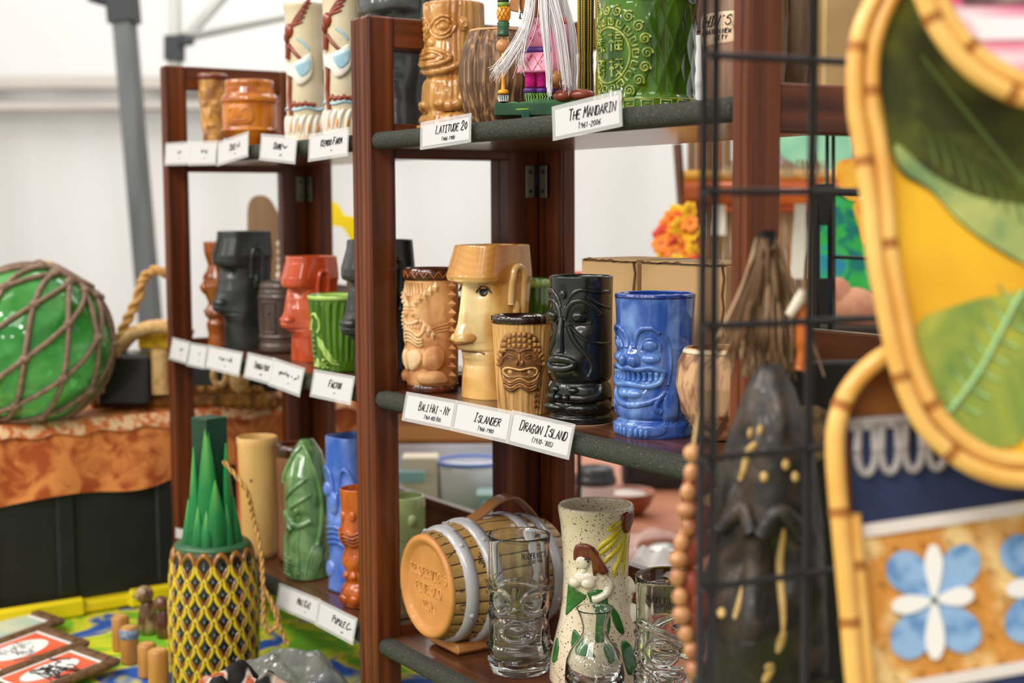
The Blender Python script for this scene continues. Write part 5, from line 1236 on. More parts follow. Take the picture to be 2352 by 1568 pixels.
# ------------------------------------------------------------------ wooden pineapple
PX, PY, PR, PH = -.300, -.076, .0565, .186
t = thing('wooden_pineapple', 'large painted wooden pineapple with green leaf crown on the cloth', 'pineapple', (PX, PY, TABLE), facing(PX, PY, 0))
pr_ = lambda z: PR * (.80 + .21 * math.sin(PI * min(1, max(0, (z / PH) * .62 + .22))) ** 1.0) 
PBK = mat('pineapple_dark', (40, 42, 24), .3, (66, 66, 30), (60, 60, 60), coat=.3)
M().lathe([(1e-5, 0)] + [(pr_(z) * (1 if z > .004 else .9), z) for z in np.linspace(0, PH - .004, 24)] + [(pr_(PH) - .002, PH)], 64).obj('fruit_body', PBK, t)
M().lathe([(pr_(PH) - .001, PH - .001), (pr_(PH), PH + .002), (pr_(PH) - .003, PH + .005), (1e-5, PH + .005)], 64).obj('top_disc', mat('pineapple_top_green', (54, 100, 66), .35, (64, 112, 76), (20, 20, 20), coat=.2), t)
PSC = mat('pineapple_scale_paint', (255, 255, 255), .22, attr=True, coat=.4)
nth = 24; a = np.arange(nth) * 2 * PI / nth
def tear(k_): # pointed scale outline
    return np.stack([np.sign(np.cos(a)) * np.abs(np.cos(a)) ** 1.25 * .0118 * k_, np.sin(a) * .0196 * k_ * (1 - .0 * np.sin(a))], -1)
rows_ = []; cols_ = []
Yc, Oc, Lc, Kc, Bc = lin((236, 206, 20)), lin((150, 96, 26)), lin((206, 200, 96)), lin((26, 24, 18)), lin((120, 150, 160))
for k_, dp, cw in ((1.06, -.0016, 'o'), (1.0, .0010, 'o'), (.88, .0030, 'y'), (.74, .0026, 'l'), (.62, .0006, 'k'), (.42, .0010, 'k'), (.16, .0024, 'k')):
    q = tear(k_); rows_.append(np.stack([np.full(nth, dp), q[:, 0], q[:, 1]], -1))
    low = (np.sin(a) < .15)[:, None]
    cols_.append({'o': np.where(low, Yc, Oc), 'y': np.where(low, Yc, Oc), 'l': np.where(low, Lc, Oc), 'k': np.repeat(np.array([Kc]), nth, 0)}[cw])
rows_.append(np.tile(np.array([[.0030, 0, -.001]]), (nth, 1))); cols_.append(np.repeat(np.array([Bc]), nth, 0))  # bluish glint painted into the dark scale centre
scale_me = M().grid(np.array(rows_)[:, ::-1], cv=True, c=np.array(cols_)[:, ::-1]).mesh('pineapple_scale', PSC)
for rrow in range(10):
    z = .010 + rrow * .0174
    for c_ in range(15):
        th = (c_ + .5 * (rrow % 2)) * 2 * PI / 15
        o = bpy.data.objects.new('scale', scale_me); COL.objects.link(o); o.parent = t
        r_ = pr_(z); o.location = (r_ * math.cos(th), r_ * math.sin(th), z); o.rotation_euler = (0, -(pr_(z + .01) - pr_(z - .01)) / .02 * -1.0, th)
CRB = mat('crown_dark_green', (26, 62, 40), .4, (34, 74, 48), (20, 20, 20))
CRG = mat('crown_leaf_green', (255, 255, 255), .3, attr=True, coat=.3)
ZC = PH + .005
M().box((0, 0, ZC + .084), (.034, .034, .168), .001, rot=Rz(.62)).obj('crown_block', CRB, t, smooth=False)
def cleaf(th, rr, h, w):
    P_ = []; C_ = []
    for s in np.linspace(0, 1, 12):
        ww = w * (1.0 if s < .3 else max(.02, ((1 - s) / .7) ** .75)); tk = .006 * (1 - .8 * s); z = ZC + h * s; bow_ = rr - .006 * s
        ring_ = [(bow_ - tk, -ww), (bow_ + tk * .3, -ww * .8), (bow_ + tk, 0), (bow_ + tk * .3, ww * .8), (bow_ - tk, ww)]
        P_.append([(x_ * math.cos(th) - y_ * math.sin(th), x_ * math.sin(th) + y_ * math.cos(th), z) for x_, y_ in ring_])
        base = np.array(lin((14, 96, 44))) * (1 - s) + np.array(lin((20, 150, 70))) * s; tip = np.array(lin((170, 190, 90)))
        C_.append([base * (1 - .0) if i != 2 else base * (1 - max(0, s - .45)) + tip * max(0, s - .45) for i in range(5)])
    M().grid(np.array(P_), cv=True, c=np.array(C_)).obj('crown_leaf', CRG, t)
for th, rr, h, w in ((-.18, .027, .165, .0165), (.22, .0335, .088, .0150), (-1.05, .030, .130, .0125), (1.05, .030, .134, .0125), (-.62, .0345, .054, .009), (.75, .0345, .055, .0085), (-1.3, .036, .060, .009), (1.35, .036, .060, .009), (2.1, .030, .12, .012), (-2.1, .030, .12, .012), (3.1, .030, .14, .012), (-.2, .036, .048, .009)):
    cleaf(th, rr, h, w)
M().lathe([(.0340, ZC), (.0335, ZC + .020), (.030, ZC + .030), (.02, ZC + .034)], 40).obj('crown_collar', mat('crown_collar_green', (10, 74, 36), .35, coat=.2), t)
def rope(pts, r, name, m, parent, tw=260, k=10):
    q = curve(pts, k); L_ = np.concatenate([[0], np.cumsum(np.linalg.norm(np.diff(q, axis=0), axis=1))]); n_ = max(40, int(L_[-1] / .0022))
    s = np.linspace(0, L_[-1], n_); Q = np.stack([np.interp(s, L_, q[:, i]) for i in range(3)], -1)
    T = np.gradient(Q, axis=0); T /= np.linalg.norm(T, axis=1)[:, None]; A = np.cross(T, [.31, .22, .92]); A /= np.linalg.norm(A, axis=1)[:, None]; B = np.cross(T, A)
    mb = M()
    for j in range(2):
        p = s * tw + j * PI; mb.tube(Q + r * .5 * (np.cos(p)[:, None] * A + np.sin(p)[:, None] * B), r * .62, 6)
    return mb.obj(name, m, parent)
ROPE = mat('natural_rope', (206, 160, 92), .8, (178, 130, 66), (200, 200, 200))
t, f = frame('jute_rope', 'twisted tan rope draped from the pineapple crown to the cloth', 'rope', 600, 1400, 1.86)
rope([f(512, 1058), f(540, 1090), f(568, 1130, .0), f(582, 1190, .02), f(598, 1260, .02), f(604, 1340, .02), f(606, 1430, .02), f(622, 1450, .02), f(640, 1420, .02), f(630, 1390, .02)], .0032, 'strand', ROPE, t)
rope([f(604, 1350, .015), f(620, 1375, .015), f(636, 1420, .015), f(650, 1460, .015), f(662, 1480, .015)], .0030, 'loose_end', ROPE, t)

# ------------------------------------------------------------------ black tote on its yellow lid under an orange batik cloth
t = thing('storage_tote', 'black ribbed storage tote upside down on its yellow lid', 'tote', (-1.03, .03, TABLE))
TOT = mat('black_tote_plastic', (34, 38, 36), .45, (28, 31, 30), (8, 8, 8))
YLD = mat('yellow_lid_plastic', (240, 214, 20), .4)
M().box((0, 0, .155), (.600, .70, .290), .012).obj('tote_body', TOT, t, smooth=False)
for y in (-.30, -.18, -.02, .14, .26): M().box((.302, y, .16), (.012, .030, .26), .004).obj('rib', TOT, t, smooth=False)
M().box((.306, .05, .205), (.010, .12, .05), .004).obj('handle', TOT, t, smooth=False)
M().box((0, 0, .011), (.640, .74, .020), .005).obj('lid', YLD, t, smooth=False)
for y, l in ((-.24, .16), (.02, .22), (.26, .16)): M().box((.322, y, .015), (.016, l, .030), .005).obj('lid_tab', YLD, t, smooth=False)
BAT = mat('orange_batik', (236, 148, 78), .8, (178, 82, 34), (24, 24, 24), .44, .60, 6, .8, bump=(60, .1, .003))
BATW = mat('cream_batik_zigzag', (238, 214, 180), .8)
t = thing('batik_cloth', 'orange batik cloth with cream zigzag edge draped over the black tote', 'cloth', (-1.03, .03, TABLE + .302))
U, V = np.meshgrid(np.linspace(0, 1, 60), np.linspace(0, 1, 80), indexing='ij')
yv = -.372 + V * .745
drop = .085 + .014 * np.sin(V * 5 + .6) + .006 * np.sin(V * 19)
s = U * (.64 + drop)
xx = np.where(s < .62, -.31 + s, .312 + .006 * np.sin(V * 33) * np.clip((s - .62) * 12, 0, 1)); zz_ = np.where(s < .62, .004 + .006 * np.sin(s * 11) * np.sin(V * 9), -(s - .62) + .004)
rnd = np.clip((s - .60) / .04, 0, 1); xx = np.where((s > .60) & (s < .64), .29 + .022 * np.sin(rnd * PI / 2), xx); zz_ = np.where((s > .60) & (s < .64), .004 - .020 * (1 - np.cos(rnd * PI / 2)), zz_)
bc = M().grid(np.stack([xx, yv, zz_], -1)).obj('cloth_sheet', BAT, t)
yv2 = np.linspace(-.37, .372, 120)
M().grid(np.stack([np.stack([np.full(120, .30), yv2, np.full(120, .006)], -1), np.stack([np.full(120, .3165), yv2, np.full(120, -.004)], -1), np.stack([np.full(120, .3185), yv2, -.014 + .003 * np.sin(yv2 * 90)], -1)])).obj('zigzag_border', mat('cream_rust_border', (236, 196, 150), .8, (206, 110, 52), (6, 60, 60), .45, .56), bc)
U2, V2 = np.meshgrid(np.linspace(-.31, .31, 30), np.linspace(0, 1, 16), indexing='ij')
M().grid(np.stack([U2, .372 + .02 * V2 + .008 * np.sin(U2 * 40) * V2, .004 - V2 * (.08 + .05 * (U2 > .1))], -1)).obj('side_drop', BAT, bc)

# ------------------------------------------------------------------ things on the tote and around the pineapple
t, f = frame('glass_float', 'green glass fishing float wrapped in knotted brown net', 'float', 72, 800, 2.22, None)
c0 = at(72, 790, 2.22); FR = .1225
t.location = (c0[0], c0[1], c0[2])
FLG = mat('green_float_glass', (104, 196, 104), .05, (54, 150, 58), (9, 9, 9), .40, .62, 3, .6, trans=.45, coat=.5, ior=1.3)
M().ell((0, 0, 0), (FR, FR, FR), 48, 32).obj('glass_ball', FLG, t)
NET = mat('brown_net_cord', (124, 100, 82), .85, (150, 124, 104), (90, 90, 90))
ax_ = Rz(.3) @ Ry(.55)
def sph(lon, lat, r=FR + .003): return ax_ @ np.array([r * math.cos(lat) * math.cos(lon), r * math.cos(lat) * math.sin(lon), r * math.sin(lat)])
NL = 12
for i in range(NL):
    for g in (1, -1):
        M().tube([sph(i * 2 * PI / NL + g * (la + 1.35) * .42, la) for la in np.linspace(-1.35, 1.35, 40)], .0042, 6).obj('net_cord', NET, t)
for row in range(9):
    la = -1.35 + row * PI / NL / .42 * 1.0
    if la > 1.35: break
    for i in range(NL):
        lon = i * 2 * PI / NL + (row % 2) * PI / NL
        M().ell(sph(lon, la, FR + .004), (.0085, .0085, .007), 8, 6).obj('net_knot', NET, t)
M().tube([sph(a, 1.30, FR + .004) for a in np.linspace(0, 2 * PI, 24)[:-1]], .0065, 6, closed=True).obj('net_ring', NET, t)
# black bag with rope handles and wicker bottom
BLKF = mat('black_canvas', (36, 37, 38), .6, (52, 52, 52), (30, 30, 30))
WCK = mat('golden_wicker', (178, 122, 44), .6, (112, 72, 24), (90, 90, 40), .42, .6, bump=(110, .5, .004))
STRW = mat('straw_braid', (222, 184, 126), .75, (196, 152, 90), (120, 120, 120), bump=(140, .4, .003))
t, f = frame('rope_handle_bag', 'black bag with straw rope handles and wicker base behind the float', 'bag', 450, 930, 2.36)
M().box(f(440, 858, .05), (.30, .09, .075), .012).obj('bag_body', BLKF, t, smooth=False)
M().box(f(292, 868, -.01), (.085, .07, .085), .006).obj('side_pocket', mat('black_box_plastic', (40, 38, 40), .3, coat=.2), t, smooth=False)
M().box(f(440, 912, .05), (.32, .11, .026), .008).obj('wicker_base', WCK, t, smooth=False)
for i in range(11): M().tube([f(318 + i * 26, 893, -.012), f(331 + i * 26, 897, -.012), f(344 + i * 26, 893, -.012)], .007, 6).obj('wicker_braid', WCK, t)
rope([f(262, 800), f(290, 740), f(318, 680), f(330, 640), f(352, 622), f(376, 624), f(410, 650)], .0085, 'rope_handle', ROPE, t, tw=160)
rope([f(100, 605, -.1), f(150, 630, -.1), f(200, 690, -.1), f(240, 760, -.08), f(268, 815, -.05)], .0070, 'rope_handle', ROPE, t, tw=160)
M().tube(curve([f(268, 810), f(300, 770), f(345, 752), f(390, 752), f(440, 770)], 6), .012, 8).obj('straw_rim', STRW, t)
M().tube(curve([f(366, 800, -.03), f(366, 850, -.03), f(368, 905, -.03)], 6), .014, 8).obj('straw_strap', STRW, t)
M().box(f(368, 782, .03), (.072, .02, .030), .004).obj('yellow_patch', mat('yellow_print_cloth', (240, 200, 24), .7, (190, 150, 20), (60, 60, 60)), t, smooth=False)
M().tube([f(505 + 15 * math.cos(a), 862 + 22 * math.sin(a), -.02) for a in np.linspace(0, 2 * PI, 20)[:-1]], .0055, 8, closed=True).obj('straw_ring', STRW, t)
M().ell(f(548, 868, -.015), (.018, .012, .026)).obj('straw_tassel', STRW, t)
t, f = frame('wooden_paddle', 'brown wooden paddle with rounded blade standing behind the shelf', 'paddle', 612, 940, 2.66, TABLE + .31)
PAD = mat('paddle_wood', (142, 112, 78), .6, (120, 92, 62), (30, 30, 3))
M().prism([tuple(q) for q in curve([(x_[0], x_[2]) for x_ in (f(580, 600), f(577, 500), f(583, 462), f(602, 449), f(625, 456), f(645, 490), f(660, 530), f(668, 600), f(640, 760), f(636, 886), f(612, 886), f(608, 760))], 5, True)], -.007, .007).obj('paddle_blade', PAD, t, smooth=False)
t, f = frame('shell_strand', 'short strand of ivory shells hanging beside the paddle', 'necklace', 646, 655, 2.62)
for i in range(6): M().ell(f(646 + 2 * math.sin(i), 560 + 18 * i), (.0085, .0085, .0075), 10, 8).obj('shell', mat('ivory_shell', (232, 222, 200), .4), t)
M().tube([f(646, 552), f(646, 655)], .001, 5).obj('string', STRW, t)
t, f = frame('yellow_plastic_lid', 'bright yellow bent plastic lid seen past the rear post', 'lid', 785, 620, 2.75, TABLE)
o_ = [f(x_, y_) for x_, y_ in ((715, 455), (772, 464), (784, 478), (792, 494), (816, 498), (850, 502), (850, 590), (812, 582), (806, 548), (790, 522), (760, 516), (715, 512))]
M().prism([(q[0], q[2]) for q in o_], -.01, .012).obj('lid_shell', mat('bright_yellow_plastic', (250, 222, 24), .35), t, smooth=False)
M().prism([(q[0], q[2]) for q in [f(812, 600), f(812, 1228), f(850, 1228), f(850, 600)]], -.005, .005).obj('lid_support', mat('pale_support', (214, 210, 200), .6), t, smooth=False)

# plastic bag, patterned cloth, framed prints, bamboo shakers
def crumple(name, label, cat, c, sx, sy, h, m, seed, nx=40, part='sheet', rz=RZ):
    t = thing(name, label, cat, c, rz); r_ = np.random.default_rng(seed)
    X, Y = np.meshgrid(np.linspace(-1, 1, nx), np.linspace(-1, 1, nx), indexing='ij'); Z = np.zeros_like(X)
    for _ in range(14):
        a = r_.uniform(0, PI); k_ = r_.uniform(2, 7); Z += np.abs(np.sin((X * math.cos(a) + Y * math.sin(a)) * k_ + r_.uniform(0, 6))) / k_ * 1.6
    Z = (Z - Z.min()) / (Z.max() - Z.min()); env = np.clip(1.15 - (np.abs(X) ** 3 + np.abs(Y) ** 3), 0, 1)
    wob = .12 * np.sin(Y * 6 + seed) * np.abs(X); M().grid(np.stack([X * sx * (1 - .1 * np.abs(Y)) + wob * sx, Y * sy, h * (Z * .6 + .4) * env + .001], -1)).obj(part, m, t, smooth=False)
    return t
pb = on_z = at(705, 1470, 1.80)
crumple('plastic_bag', 'crumpled clear grey plastic bag lying behind the patterned cloth', 'bag', (-.165, -.028, TABLE), .080, .036, .075, mat('grey_poly', (150, 150, 146), .10, (96, 100, 92), (30, 30, 30), alpha=.62, coat=.6), 4)
CLP = mat('black_white_rust_cloth', (20, 18, 18), .75, (222, 206, 194), (20, 20, 20), .47, .52, 1, .6, col3=(180, 84, 40))
crumple('patterned_cloth', 'crumpled black, white and rust patterned cloth on the table', 'cloth', (-.085, -.128, TABLE), .085, .05, .088, CLP, 9, 46)
WFR = mat('woven_frame_brown', (116, 84, 52), .7, (84, 58, 34), (120, 120, 120), bump=(160, .5, .003))
ORP = mat('orange_red_print', (222, 88, 48), .6, (236, 120, 84), (14, 14, 14))
WHP = mat('white_print', (240, 238, 232), .6)
GRP = mat('grey_drawing', (120, 126, 120), .6)
BKP = mat('black_drawing', (40, 40, 40), .6)
def fprint(label, c, w, h, rz, tilt, kind, lift=0.0):
    t = thing('framed_print', label, 'picture', c, rz); t.rotation_euler = (tilt, 0, rz)
    z = .004
    for sx in (-1, 1): M().box((sx * (w / 2 - .008), 0, z), (.016, h, .010), .003).obj('frame_side', WFR, t, smooth=False)
    for sy in (-1, 1): M().box((0, sy * (h / 2 - .008), z), (w - .034, .016, .010), .003).obj('frame_side', WFR, t, smooth=False)
    M().box((0, 0, z - .001), (w - .03, h - .03, .004)).obj('white_mat', WHP, t, smooth=False)
    if kind == 2:
        M().box((0, 0, z + .0018), (w - .05, h - .05, .001)).obj('print', mat('pale_green_print', (206, 206, 172), .6, (170, 196, 180), (20, 20, 20)), t, smooth=False); return t
    p = M().box((0, 0, z + .0016), (w - .046, h - .046, .001)).obj('print', ORP, t, smooth=False)
    q = [(math.cos(a) * (w / 2 - .034), math.sin(a) * (h / 2 - .032)) for a in np.linspace(0, 2 * PI, 40)[:-1]]
    M().add(np.array([[x_, y_, z + .0024] for x_, y_ in q]), [list(range(39))]).obj('oval', WHP, p, smooth=False)
    mb = M(); r_ = np.random.default_rng(int(w * 1e4) + kind)
    for _ in range(26 if kind else 16):
        x_, y_ = r_.normal(0, w * .14), r_.normal(0, h * .10); mb.tube([(x_, y_, z + .0027), (x_ + r_.normal(0, .012), y_ + r_.normal(0, .006), z + .0027), (x_ + r_.normal(0, .018), y_ + r_.normal(0, .01), z + .0027)], .0012 if kind else .0007, 4)
    mb.obj('drawing', BKP if kind else GRP, p)
    return t
fprint('woven framed orange print with pale grey oval drawing on the cloth', (-.545, -.272, TABLE + .006), .130, .150, .28, .10, 0)
fprint('woven framed orange print with bold black oval drawing, nearest the corner', (-.425, -.262, TABLE + .008), .115, .150, .28, .10, 1)
fprint('woven framed pale green print propped behind the orange prints', (-.672, -.268, TABLE + .006), .120, .150, .28, .10, 2)
BMB = mat('bamboo_tan', (196, 142, 74), .4, (172, 116, 54), (40, 40, 5), coat=.2)
BMC = mat('bamboo_cut_end', (208, 160, 96), .6)
def shaker(label, px, py, d, r, h, band):
    w = at(px, py, d); t = thing('bamboo_shaker', label, 'shaker', (w[0], w[1], TABLE), RZ, 'bamboo shakers beside the pineapple')
    M().lathe([(1e-5, 0), (r, 0), (r * 1.02, .003), (r, h * .5), (r, h - .003), (r - .002, h), (1e-5, h)], 28).obj('shaker_body', BMB, t)
    M().lathe([(r - .004, h + .0003), (1e-5, h + .0008)], 20).obj('cut_end', BMC, t)
    if band: M().lathe([(r + .0002, h * .68), (r + .0012, h * .70), (r + .0012, h * .92), (r + .0002, h * .94)], 28).obj('painted_band', mat('blue_band', (150, 160, 160), .5, (70, 110, 170), (160, 160, 160)), t)
for lab, px, py, d, r, h, b_ in (('short bamboo shaker, leftmost and farthest of the cluster', 278, 1470, 2.06, .0125, .050, 0), ('bamboo shaker with a blue painted band', 298, 1490, 2.00, .0125, .052, 1), ('bamboo shaker partly hidden behind the nearest one', 338, 1510, 1.94, .0125, .046, 0), ('plain bamboo shaker standing nearest the pineapple', 364, 1530, 1.90, .0135, .050, 0)): shaker(lab, px, py, d, r, h, b_)
FIG = mat('tortoise_glaze', (96, 66, 42), .10, (176, 150, 108), (50, 50, 30), .46, .6, coat=.6)
for lab, px, d, s_, m_ in (('mottled brown and cream glazed bird figurine by the pineapple', 340, 2.14, 1.0, FIG), ('dark brown glossy bird figurine between the mottled one and pineapple', 378, 2.12, .86, mat('dark_tortoise', (84, 48, 34), .10, (120, 76, 54), (40, 40, 40), coat=.6))):
    w = at(px, 1440, d); t = thing('glazed_figurine', lab, 'figurine', (w[0], w[1], TABLE), RZ)
    M().lathe([(1e-5, 0), (.014 * s_, 0), (.016 * s_, .012 * s_), (.014 * s_, .03 * s_), (.010 * s_, .045 * s_), (.006 * s_, .056 * s_), (1e-5, .06 * s_)], 24).obj('figurine_body', m_, t)
    M().ell((-.003 * s_, -.004, .060 * s_), (.014 * s_, .012 * s_, .014 * s_)).obj('head', m_, t)
    M().prism([(-.022 * s_, .056 * s_), (-.012 * s_, .050 * s_), (-.012 * s_, .064 * s_)], -.004, .002).obj('beak', m_, t, smooth=False)
t = thing('paper_scrap', 'small white paper tag beside the pineapple crown', 'paper', (-.612, -.004, -.2885), .3)
M().box((0, 0, 0), (.030, .0006, .016)).obj('tag_sheet', PAPER, t, smooth=False); M().box((0, .0012, -.004), (.012, .0018, .004)).obj('tape', SLEEVE, t, smooth=False)

# ------------------------------------------------------------------ black wire grid panel at the near right
WIRE = mat('black_wire', (34, 33, 35), .35, coat=.2)
g0 = at(1618, 128, .80); ang = math.radians(64)
gd = FH * math.cos(ang) + _r0 * math.sin(ang)
t = thing('wire_grid', 'black wire grid display panel at the right holding the rattan pieces', 'grid panel', (g0[0], g0[1], TABLE), math.atan2(gd[1], gd[0]))
ztop = g0[2] - TABLE + 3 * .0762
for s_ in [0, .0078] + [.0762 * k_ for k_ in range(1, 7)] + [.4494, .4572]:
    M().tube([(s_, .0, .0), (s_, .0, ztop)], .0027, 8).obj('upright_wire', WIRE, t)
for k_ in range(-3, 6):
    z = g0[2] - TABLE - k_ * .0762
    if z > .01: M().tube([(-.001, -.0042, z), (.458, -.0042, z)], .0022, 8).obj('cross_wire', WIRE, t)
# dark board added so the gaps behind the grid look dark
t = thing('gap_shade_board', 'tall black board added to darken the gaps behind the carved figure', 'board', tuple([*at(1905, 1100, 1.04)[:2], TABLE]), RZ + .2)
M().box((0, 0, .262), (.115, .014, .52), .002).obj('board_panel', mat('board_black', (28, 27, 25), .6, (40, 38, 32), (20, 20, 20)), t, smooth=False)
M().box((0, .02, .01), (.09, .07, .02), .002).obj('board_foot', MATS['board_black'], t, smooth=False)
M().ell((.008, -.008, .40), (.009, .004, .026)).obj('teal_inlay', mat('teal_stone', (84, 150, 140), .3), t)
M().ell((-.02, -.008, .47), (.022, .006, .022)).obj('bark_knot', mat('pale_bark', (150, 122, 88), .7, (80, 60, 40), (120, 120, 120)), t)
for x_, z_ in ((-.035, .44), (.0, .45), (-.045, .36), (.02, .33), (-.01, .28)): M().ell((x_, -.008, z_), (.005, .003, .005)).obj('gold_stud', mat('aged_gold', (176, 142, 76), .4), t)

# dark carved figure with tan inlays
w = at(1765, 1200, .945)
t = thing('carved_figure', 'dark rough carved wooden figure with tan inlays behind the wire grid', 'statue', (w[0], w[1], TABLE), facing(w[0], w[1], .2))
CARV = mat('blackened_wood', (38, 34, 30), .5, (74, 60, 46), (40, 40, 40), .46, .66, 5, .8, coat=.15, bump=(90, .5, .004))
INL = mat('tan_inlay', (196, 158, 90), .5, (222, 190, 120), (60, 60, 60))
r_ = np.random.default_rng(21); bl = [(r_.uniform(-2, 2), r_.uniform(.1, .98), r_.uniform(.25, .6), r_.uniform(.02, .05), r_.uniform(-.007, .007)) for _ in range(30)]
dd = lambda th, v: sum(h * G2(th, v, a, b_, c, d_) for a, b_, c, d_, h in bl) + .010 * G2(th, v, 0, .68, .5, .05) - .010 * G2(np.abs(th), v, .45, .76, .25, .035) - .008 * G2(th, v, .1, .48, .4, .05)
S = Surf(.53, .036, [(0, .9), (.2, .95), (.45, 1.0), (.55, 1.1), (.65, 1.12), (.8, 1.05), (.9, .8), (.97, .45), (1, .2)], dd)
S.body(CARV, t, nth=90, nz=140, open_top=False)
for p_ in ([(-.62, .86), (-.35, .895), (-.1, .91)], [(-.25, .70), (-.15, .75), (-.05, .80)], [(.42, .69), (.46, .75), (.48, .81)], [(.36, .66), (.44, .69)], [(-.3, .475), (.1, .48), (.4, .495)], [(.15, .62), (.30, .64)], [(.35, .43), (.45, .46)]): S.line(INL, t, 'inlay', p_, .0030, .0, taper=True)
for a, v in ((.55, .885), (.75, .87), (-.05, .925), (.25, .64), (-.55, .70), (.28, .60), (.1, .87), (-.35, .92)): S.dome(INL, t, 'inlay_dot', a, v, .09, .007, .003)
both(lambda g: S.line(CARV, t, 'brow', [(.1 * g, .80), (.4 * g, .83), (.8 * g, .80)], .006, .001)); S.line(CARV, t, 'nose', [(0, .80), (0, .74), (.02, .68)], .008, .002)
both(lambda g: S.line(CARV, t, 'arm', [(1.2 * g, .62), (1.0 * g, .50), (.5 * g, .44)], .010, .0))
t, f = frame('bead_strand', 'strand of peach and rust wooden beads hanging beside the carved figure', 'beads', 1585, 1500, .93)
PCH = mat('peach_bead', (206, 150, 98), .35, (160, 96, 60), (40, 40, 40), coat=.3); RST = mat('rust_bead', (150, 66, 40), .4)
for i, (px, py) in enumerate(((1592, 1040), (1588, 1085), (1580, 1130), (1576, 1172), (1582, 1210), (1566, 1245), (1558, 1285), (1556, 1325), (1562, 1370), (1566, 1412), (1576, 1455), (1588, 1495), (1596, 1535))): M().ell(f(px, py), (.0052, .0052, .0062) if i % 3 else (.0066, .0066, .0060), 14, 10).obj('bead', PCH, t)
for px, py in ((1600, 1110), (1602, 1190), (1580, 1265), (1588, 1345), (1592, 1432), (1600, 1250), (1604, 1390)): M().ell(f(px, py, .008), (.009, .008, .012), 12, 8).obj('rust_bead', RST, t)
M().tube(curve([f(1610, 900, .02), f(1596, 1000), f(1580, 1130), f(1558, 1290), f(1566, 1412), f(1600, 1560)], 6), .001, 5).obj('bead_cord', STRW, t)
# raffia tuft and brush
t, f = frame('raffia_tuft', 'brown and grey raffia tuft spreading over the carved figure', 'raffia', 1760, 850, .975)
mb = M(); mb2 = M(); hr = np.random.default_rng(12)
for i in range(150):
    u = hr.normal(0, 1); q = [f(1762 + u * 10, 545 + hr.uniform(0, 30), hr.normal(0, .006)), f(1760 + u * 24, 660, hr.normal(0, .01)), f(1752 + u * 40, 760, hr.normal(0, .012)), f(1748 + u * 52 + hr.normal(0, 6), 845 + hr.uniform(-30, 30), hr.normal(0, .014))]
    (mb if i % 3 else mb2).tube(curve(q, 4), np.linspace(.0012, .0006, 13), 4)
mb.obj('brown_fibres', mat('raffia_brown', (116, 86, 58), .8), t)['kind'] = 'stuff'; mb2.obj('tan_fibres', mat('raffia_tan', (166, 138, 104), .8), t)['kind'] = 'stuff'
M().tube([f(1762, 600), f(1762, 530)], .006, 8).obj('binding', BLKP, t)
t, f = frame('paint_brush', 'orange handled brush with white bristle end leaning on the figure', 'brush', 1838, 850, .95)
M().tube(curve([f(1838, 850), f(1846, 790), f(1846, 730), f(1838, 700)], 5), [.004] * 5 + [.006] * 5 + [.005] * 6, 10).obj('handle', mat('orange_varnish', (190, 100, 24), .25, coat=.4), t)
M().tube([f(1812, 725, -.005), f(1836, 688, -.005), f(1846, 668, -.005)], [.003, .004, .0035], 8).obj('bristles', mat('white_bristle', (226, 214, 192), .6), t)

# ------------------------------------------------------------------ rattan framed pieces hanging on the grid
RAT = mat('golden_rattan', (250, 200, 108), .34, (236, 170, 74), (20, 20, 20), .35, .65, 3, coat=.3)
RATN = mat('rattan_node', (176, 110, 40), .5)
def cane(f, pts, r, parent, back=0.0, nodes=(), closed=False, name='rattan_cane'):
    q = curve([f(x_, y_, back) for x_, y_ in pts], 8, closed)
    o = M().tube(q, r, 12, closed=closed).obj(name, RAT, parent)
    for k_ in nodes:
        i = int(k_ * (len(q) - 2)); dd_ = q[i + 1] - q[i]; dd_ /= np.linalg.norm(dd_)
        M().tube([q[i] - dd_ * .003, q[i] - dd_ * .001, q[i] + dd_ * .001, q[i] + dd_ * .003], [r * 1.0, r * 1.10, r * 1.10, r * 1.0], 12).obj('cane_node', RATN, o)
    return o
def sheet(f, pts, m, parent, name, back, th=.0015, k_=5, smooth=True):
    """flat cut piece of cloth with real thickness"""
    q = curve(pts, k_, True) if smooth else np.asarray(pts, float)
    P0 = np.array([f(x_, y_, back) for x_, y_ in q]); P1 = np.array([f(x_, y_, back + th) for x_, y_ in q]); n_ = len(q)
    i = np.arange(n_); j = (i + 1) % n_
    return M().add(np.vstack([P0, P1]), [list(range(n_)), list(range(2 * n_ - 1, n_ - 1, -1)), np.stack([i, i + n_, j + n_, j], -1)]).obj(name, m, parent, smooth=False)
def mirror(pts, ax_x): return pts + [(2 * ax_x - x_, y_) for x_, y_ in pts[::-1]]
t, f = frame('rattan_panel', 'rattan oval framing yellow and green leaf cloth, centre of three', 'wall hanging', 2250, 1090, .775)
outer = [(2380, -290), (2230, -265), (2090, -150), (2018, -20), (1980, 60), (1965, 143), (1966, 250), (1977, 321), (1998, 464), (2006, 560), (2030, 700), (2065, 850), (2105, 950), (2150, 1010), (2220, 1065), (2300, 1095), (2380, 1102)]
inner = [(2380, -240), (2240, -220), (2110, -110), (2050, -10), (2016, 70), (2002, 143), (2003, 250), (2017, 321), (2036, 464), (2042, 560), (2068, 700), (2095, 830), (2135, 920), (2180, 980), (2240, 1028), (2300, 1052), (2380, 1058)]
cane(f, mirror(outer, 2380), .0049, t, 0, (.14, .22, .33, .40), True)
cane(f, mirror(inner, 2380), .0047, t, .002, (.17, .27, .36), True)
M().tube([f(2380, -290), f(2380, -315, .03), f(2380, -300, .09)], .0014, 6).obj('wire_hook', WIRE, t)
YC = mat('golden_yellow_cloth', (246, 190, 40), .75, (226, 160, 26), (10, 10, 10))
